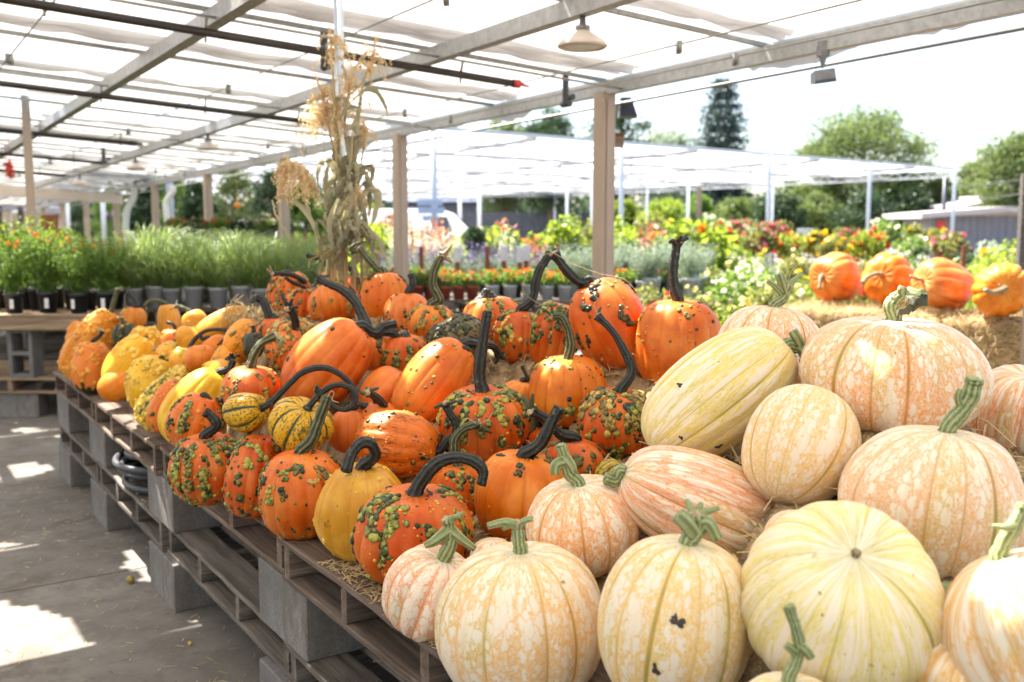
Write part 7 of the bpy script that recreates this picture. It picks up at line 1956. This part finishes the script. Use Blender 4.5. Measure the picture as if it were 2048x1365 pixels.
# extra pallets added behind the plant tables to darken the space beneath them
for i in range(3):
    for j in range(2):
        pallet("dark pallet standing in the shade behind the plant tables", (at(-230, 9.15)[0] + 1.26 * i, 9.15 + 1.14 * j, z_t - 0.128), 1.22, 1.1, M['wood_grey'], 0, group="pallets added to darken the space behind the plant tables")
        pallet("dark pallet standing in the shade behind the plant tables", (at(-230, 9.15)[0] + 1.26 * i, 9.15 + 1.14 * j, BLH), 1.22, 1.1, M['wood_grey'], 0, group="pallets added to darken the space behind the plant tables")
for x_ in (-150, 20, 190, 350):
    for Y_ in (9.3, 10.8): solid_block("grey cinder block under the added darkening pallets", (at(x_, Y_)[0], Y_, 0.0005), 0.3, "cinder blocks under the far tables"); hollow("upright hollow cinder block between the added darkening pallets", (at(x_, Y_)[0], Y_, BLH + 0.128))
# ------------------------------------------------------------------ far buildings, fence, van, wires
def house(label, x0, x1, Y, eave_px, ridge_px, door=None, depth=9.0, wallm='wallgrey', roofm='roofpink'):
    xa, xb = at(x0, Y)[0], at(x1, Y)[0]; ze = EYE + (455 - eave_px) * Y / 2013; zr = EYE + (455 - ridge_px) * Y / 2013; xm = (xa + xb) / 2
    o = empty("low_building", label, "building", (xm, Y, 0)); w = (xb - xa) / 2
    mb = MB(); mb.box(-w, w, 0, depth, 0, ze - 0.1); n_ = int(2 * w / 0.3)
    for i in range(n_): xx = -w + 0.15 + i * 0.3; mb.box(xx - 0.02, xx + 0.02, -0.03, -0.0005, 0, ze - 0.11)
    mb.build("wall", M[wallm], o)
    mb = MB(); ov = 0.7
    P4 = [(-w - ov, -ov, ze), (0, -ov, zr), (0, depth + ov, zr), (-w - ov, depth + ov, ze)]; Q4 = [(0, -ov, zr), (w + ov, -ov, ze), (w + ov, depth + ov, ze), (0, depth + ov, zr)]
    for q in (P4, Q4):
        V = np.array(q); V2 = V - np.array([0, 0, 0.22]); mb.add(np.concatenate([V, V2]), [[0, 1, 2, 3], [7, 6, 5, 4], [0, 4, 5, 1], [1, 5, 6, 2], [2, 6, 7, 3], [3, 7, 4, 0]])
    mb.add([(-w, 0.001, ze - 0.1), (w, 0.001, ze - 0.1), (0, 0.001, zr - 0.23)], [[0, 1, 2]])
    mb.build("roof", M[roofm], o)
    if door:
        d0, d1, t_ = door; a_, b_ = at(d0, Y)[0] - xm, at(d1, Y)[0] - xm
        mb = MB(); mb.box(a_, b_, -0.08, -0.031, 0, EYE + (455 - t_) * Y / 2013); dd = mb.build("door", M['red'], o)
    return o
house("low grey building with a pale shallow gable roof and red door at the right", 1862, 2140, 42, 427, 414, (1872, 1890, 442), 3.0)
house("second pale-roofed building behind the grey one, cut by the right edge", 1945, 2200, 50, 412, 385)
house("dim grey building with a dark doorway at the far left behind the roof", -40, 110, 38, 418, 410, None, 8, 'lamp', 'wallgrey')
o = empty("far_shed", "purplish dark shed far behind the left tables", "shed", at(160, 42, 0))
mb = MB(); mb.box(-0.9, 0.9, 0, 3, 0, 2.5); mb.build("wall", M['fence'], o); mb = MB(); mb.box(-1.1, 1.1, -0.2, 3.2, 2.501, 2.65); mb.build("roof", M['wallgrey'], o)
o = empty("doorway", "dark framed doorway at the far left", "doorway", at(22, 30, 0))
mb = MB(); k_ = 30 / 2013; mb.bar((-22 * k_, 0, 0), (-22 * k_, 0, 1.52 + 45 * k_), 0.12); mb.bar((21 * k_, 0, 0), (21 * k_, 0, 1.52 + 45 * k_), 0.12); mb.bar((-24 * k_, 0, 1.52 + 46 * k_), (24 * k_, 0, 1.52 + 46 * k_), 0.12, 0.12); mb.build("frame", M['ink'], o)
# long dark slatted fence
xa, xb = at(760, 62)[0], at(1560, 62)[0]; o = empty("fence", "long dark slatted fence across the yard under the canopy", "fence", (xa, 62, 0))
mb = MB(); Lf = xb - xa; zt_ = 1.52 + 30 * 62 / 2013
for i in range(int(Lf / 0.25)): mb.box(i * 0.25, i * 0.25 + 0.21, 0, 0.03, 0.05, zt_ - 0.03 * (i % 2))
mb.build("slats", M['fence'], o)
for i in range(int(Lf / 3) + 1): mb = MB(); mb.box(i * 3 - 0.06, i * 3 + 0.06, 0.031, 0.15, 0, zt_ + 0.1); mb.build("fence_post", M['fence'], o)
o = empty("long_shed", "long dark shed with a pale eave line behind the fence", "shed", at(900, 68, 0)); 
mb = MB(); mb.box(-4.2, 4.5, 0, 6, 0, 1.52 + 50 * 68 / 2013); mb.build("wall", M['fence'], o); mb = MB(); mb.box(-4.6, 4.9, -0.3, 6.3, 1.52 + 50 * 68 / 2013 + 0.002, 1.52 + 56 * 68 / 2013); mb.build("roof", M['bluepale'], o)
# white van
v_ = empty("parked_van", "white van with a rounded front parked beyond the left tan post", "van", at(838, 33, 0.0), math.radians(8))
def loft(prof_list, name, mat, parent):
    mb = MB(); n = len(prof_list[0][1]); V = []
    for x_, pr in prof_list: V += [(x_, y_, z_) for y_, z_ in pr]
    m_ = len(prof_list); i = np.arange(m_ - 1)[:, None] * n; j = np.arange(n)[None, :]; j2 = (j + 1) % n
    mb.add(V, np.stack([i + j, i + n + j, i + n + j2, i + j2], -1).reshape(-1, 4))
    mb.F.append((np.array([list(range(n))[::-1]]), 0)); mb.F.append((np.array([[(m_ - 1) * n + q for q in range(n)]]), 0))
    return mb.build(name, mat, parent, smooth=False)
def sec(w, zb, zt): return [(-w, zb), (-w * 1.02, (zb + zt) / 2), (-w * 0.95, zt - 0.12), (-w * 0.8, zt), (w * 0.8, zt), (w * 0.95, zt - 0.12), (w * 1.02, (zb + zt) / 2), (w, zb)]
loft([(-2.4, sec(0.88, 0.45, 1.9)), (-2.3, sec(0.95, 0.35, 2.1)), (0.6, sec(0.97, 0.35, 2.12)), (1.1, sec(0.96, 0.35, 1.95)), (1.7, sec(0.94, 0.35, 1.35)), (2.2, sec(0.9, 0.38, 1.1)), (2.4, sec(0.8, 0.45, 0.9))], "body", M['white'], v_)
mb = MB(); mb.add([(1.05, -0.985, 1.35), (0.35, -0.995, 1.35), (0.35, -0.985, 1.85), (0.85, -0.975, 1.85)], [[0, 1, 2, 3]]); mb.add([(1.16, -0.8, 1.93), (1.16, 0.8, 1.93), (1.69, 0.8, 1.38), (1.69, -0.8, 1.38)], [[0, 1, 2, 3]]); mb.build("window", M['glass'], v_)
for x_ in (-1.5, 1.5):
    for s_ in (-1, 1):
        mb = MB(); mb.tube([(x_, s_ * 0.80, 0.34), (x_, s_ * 0.99, 0.34)], 0.34, 20); wh = mb.build("wheel", M['pot_black'], v_)
        mb = MB(); mb.tube([(x_, s_ * 0.985, 0.34), (x_, s_ * 1.0, 0.34)], 0.2, 16); mb.build("rim", M['whitesteel'], wh)
# utility pole and wires
o = empty("utility_pole", "brown wooden utility pole under the canopy in the hedge line", "utility pole", at(1397, 44, 0)); mb = MB(); mb.tube([(0, 0, 0), (0, 0, 3.3)], [0.13, 0.10], 10); mb.build("pole", M['bark'], o, smooth=True)
o = empty("power_line_pole", "slim dark pole with two wires before the building at the right", "utility pole", at(1886, 43, 0)); mb = MB(); mb.tube([(0, 0, 0), (0, 0, 3.6)], [0.10, 0.08], 10); mb.build("pole", M['darkmetal'], o, smooth=True)
for dz in (0, 0.55):
    mb = MB(); a_ = np.array([0, 0, 3.2 - dz]); b_ = P(2160, 330 + dz * 55, 40) - np.array(at(1886, 43, 0)); mb.tube(spline([a_, (a_ + b_) / 2 - np.array([0, 0, 0.2]), b_], 12), 0.018, 5); mb.build("wire", M['darkmetal'], o)
b_ = at(2046, 9.2, 0); mb = MB(); mb.box(-0.035, 0.035, -0.035, 0.035, 0, EYE + 105 * 9.2 / 2013, bev=0.004); tag(mb.build("wooden_post", M['wood_grey'], loc=b_), "weathered grey-brown post cut by the right edge of the picture", "post")
o = empty("white_notice", "small blank white notice board on a post near the right end of the rose row", "sign", at(1610, 19, 0)); mb = MB(); mb.tube([(0, 0, 0), (0, 0, 1.45)], 0.02, 8); mb.build("post", M['whitesteel'], o); mb = MB(); mb.box(-0.16, 0.16, -0.03, -0.021, 1.25, 1.5, bev=0.003); mb.build("panel", M['card'], o)
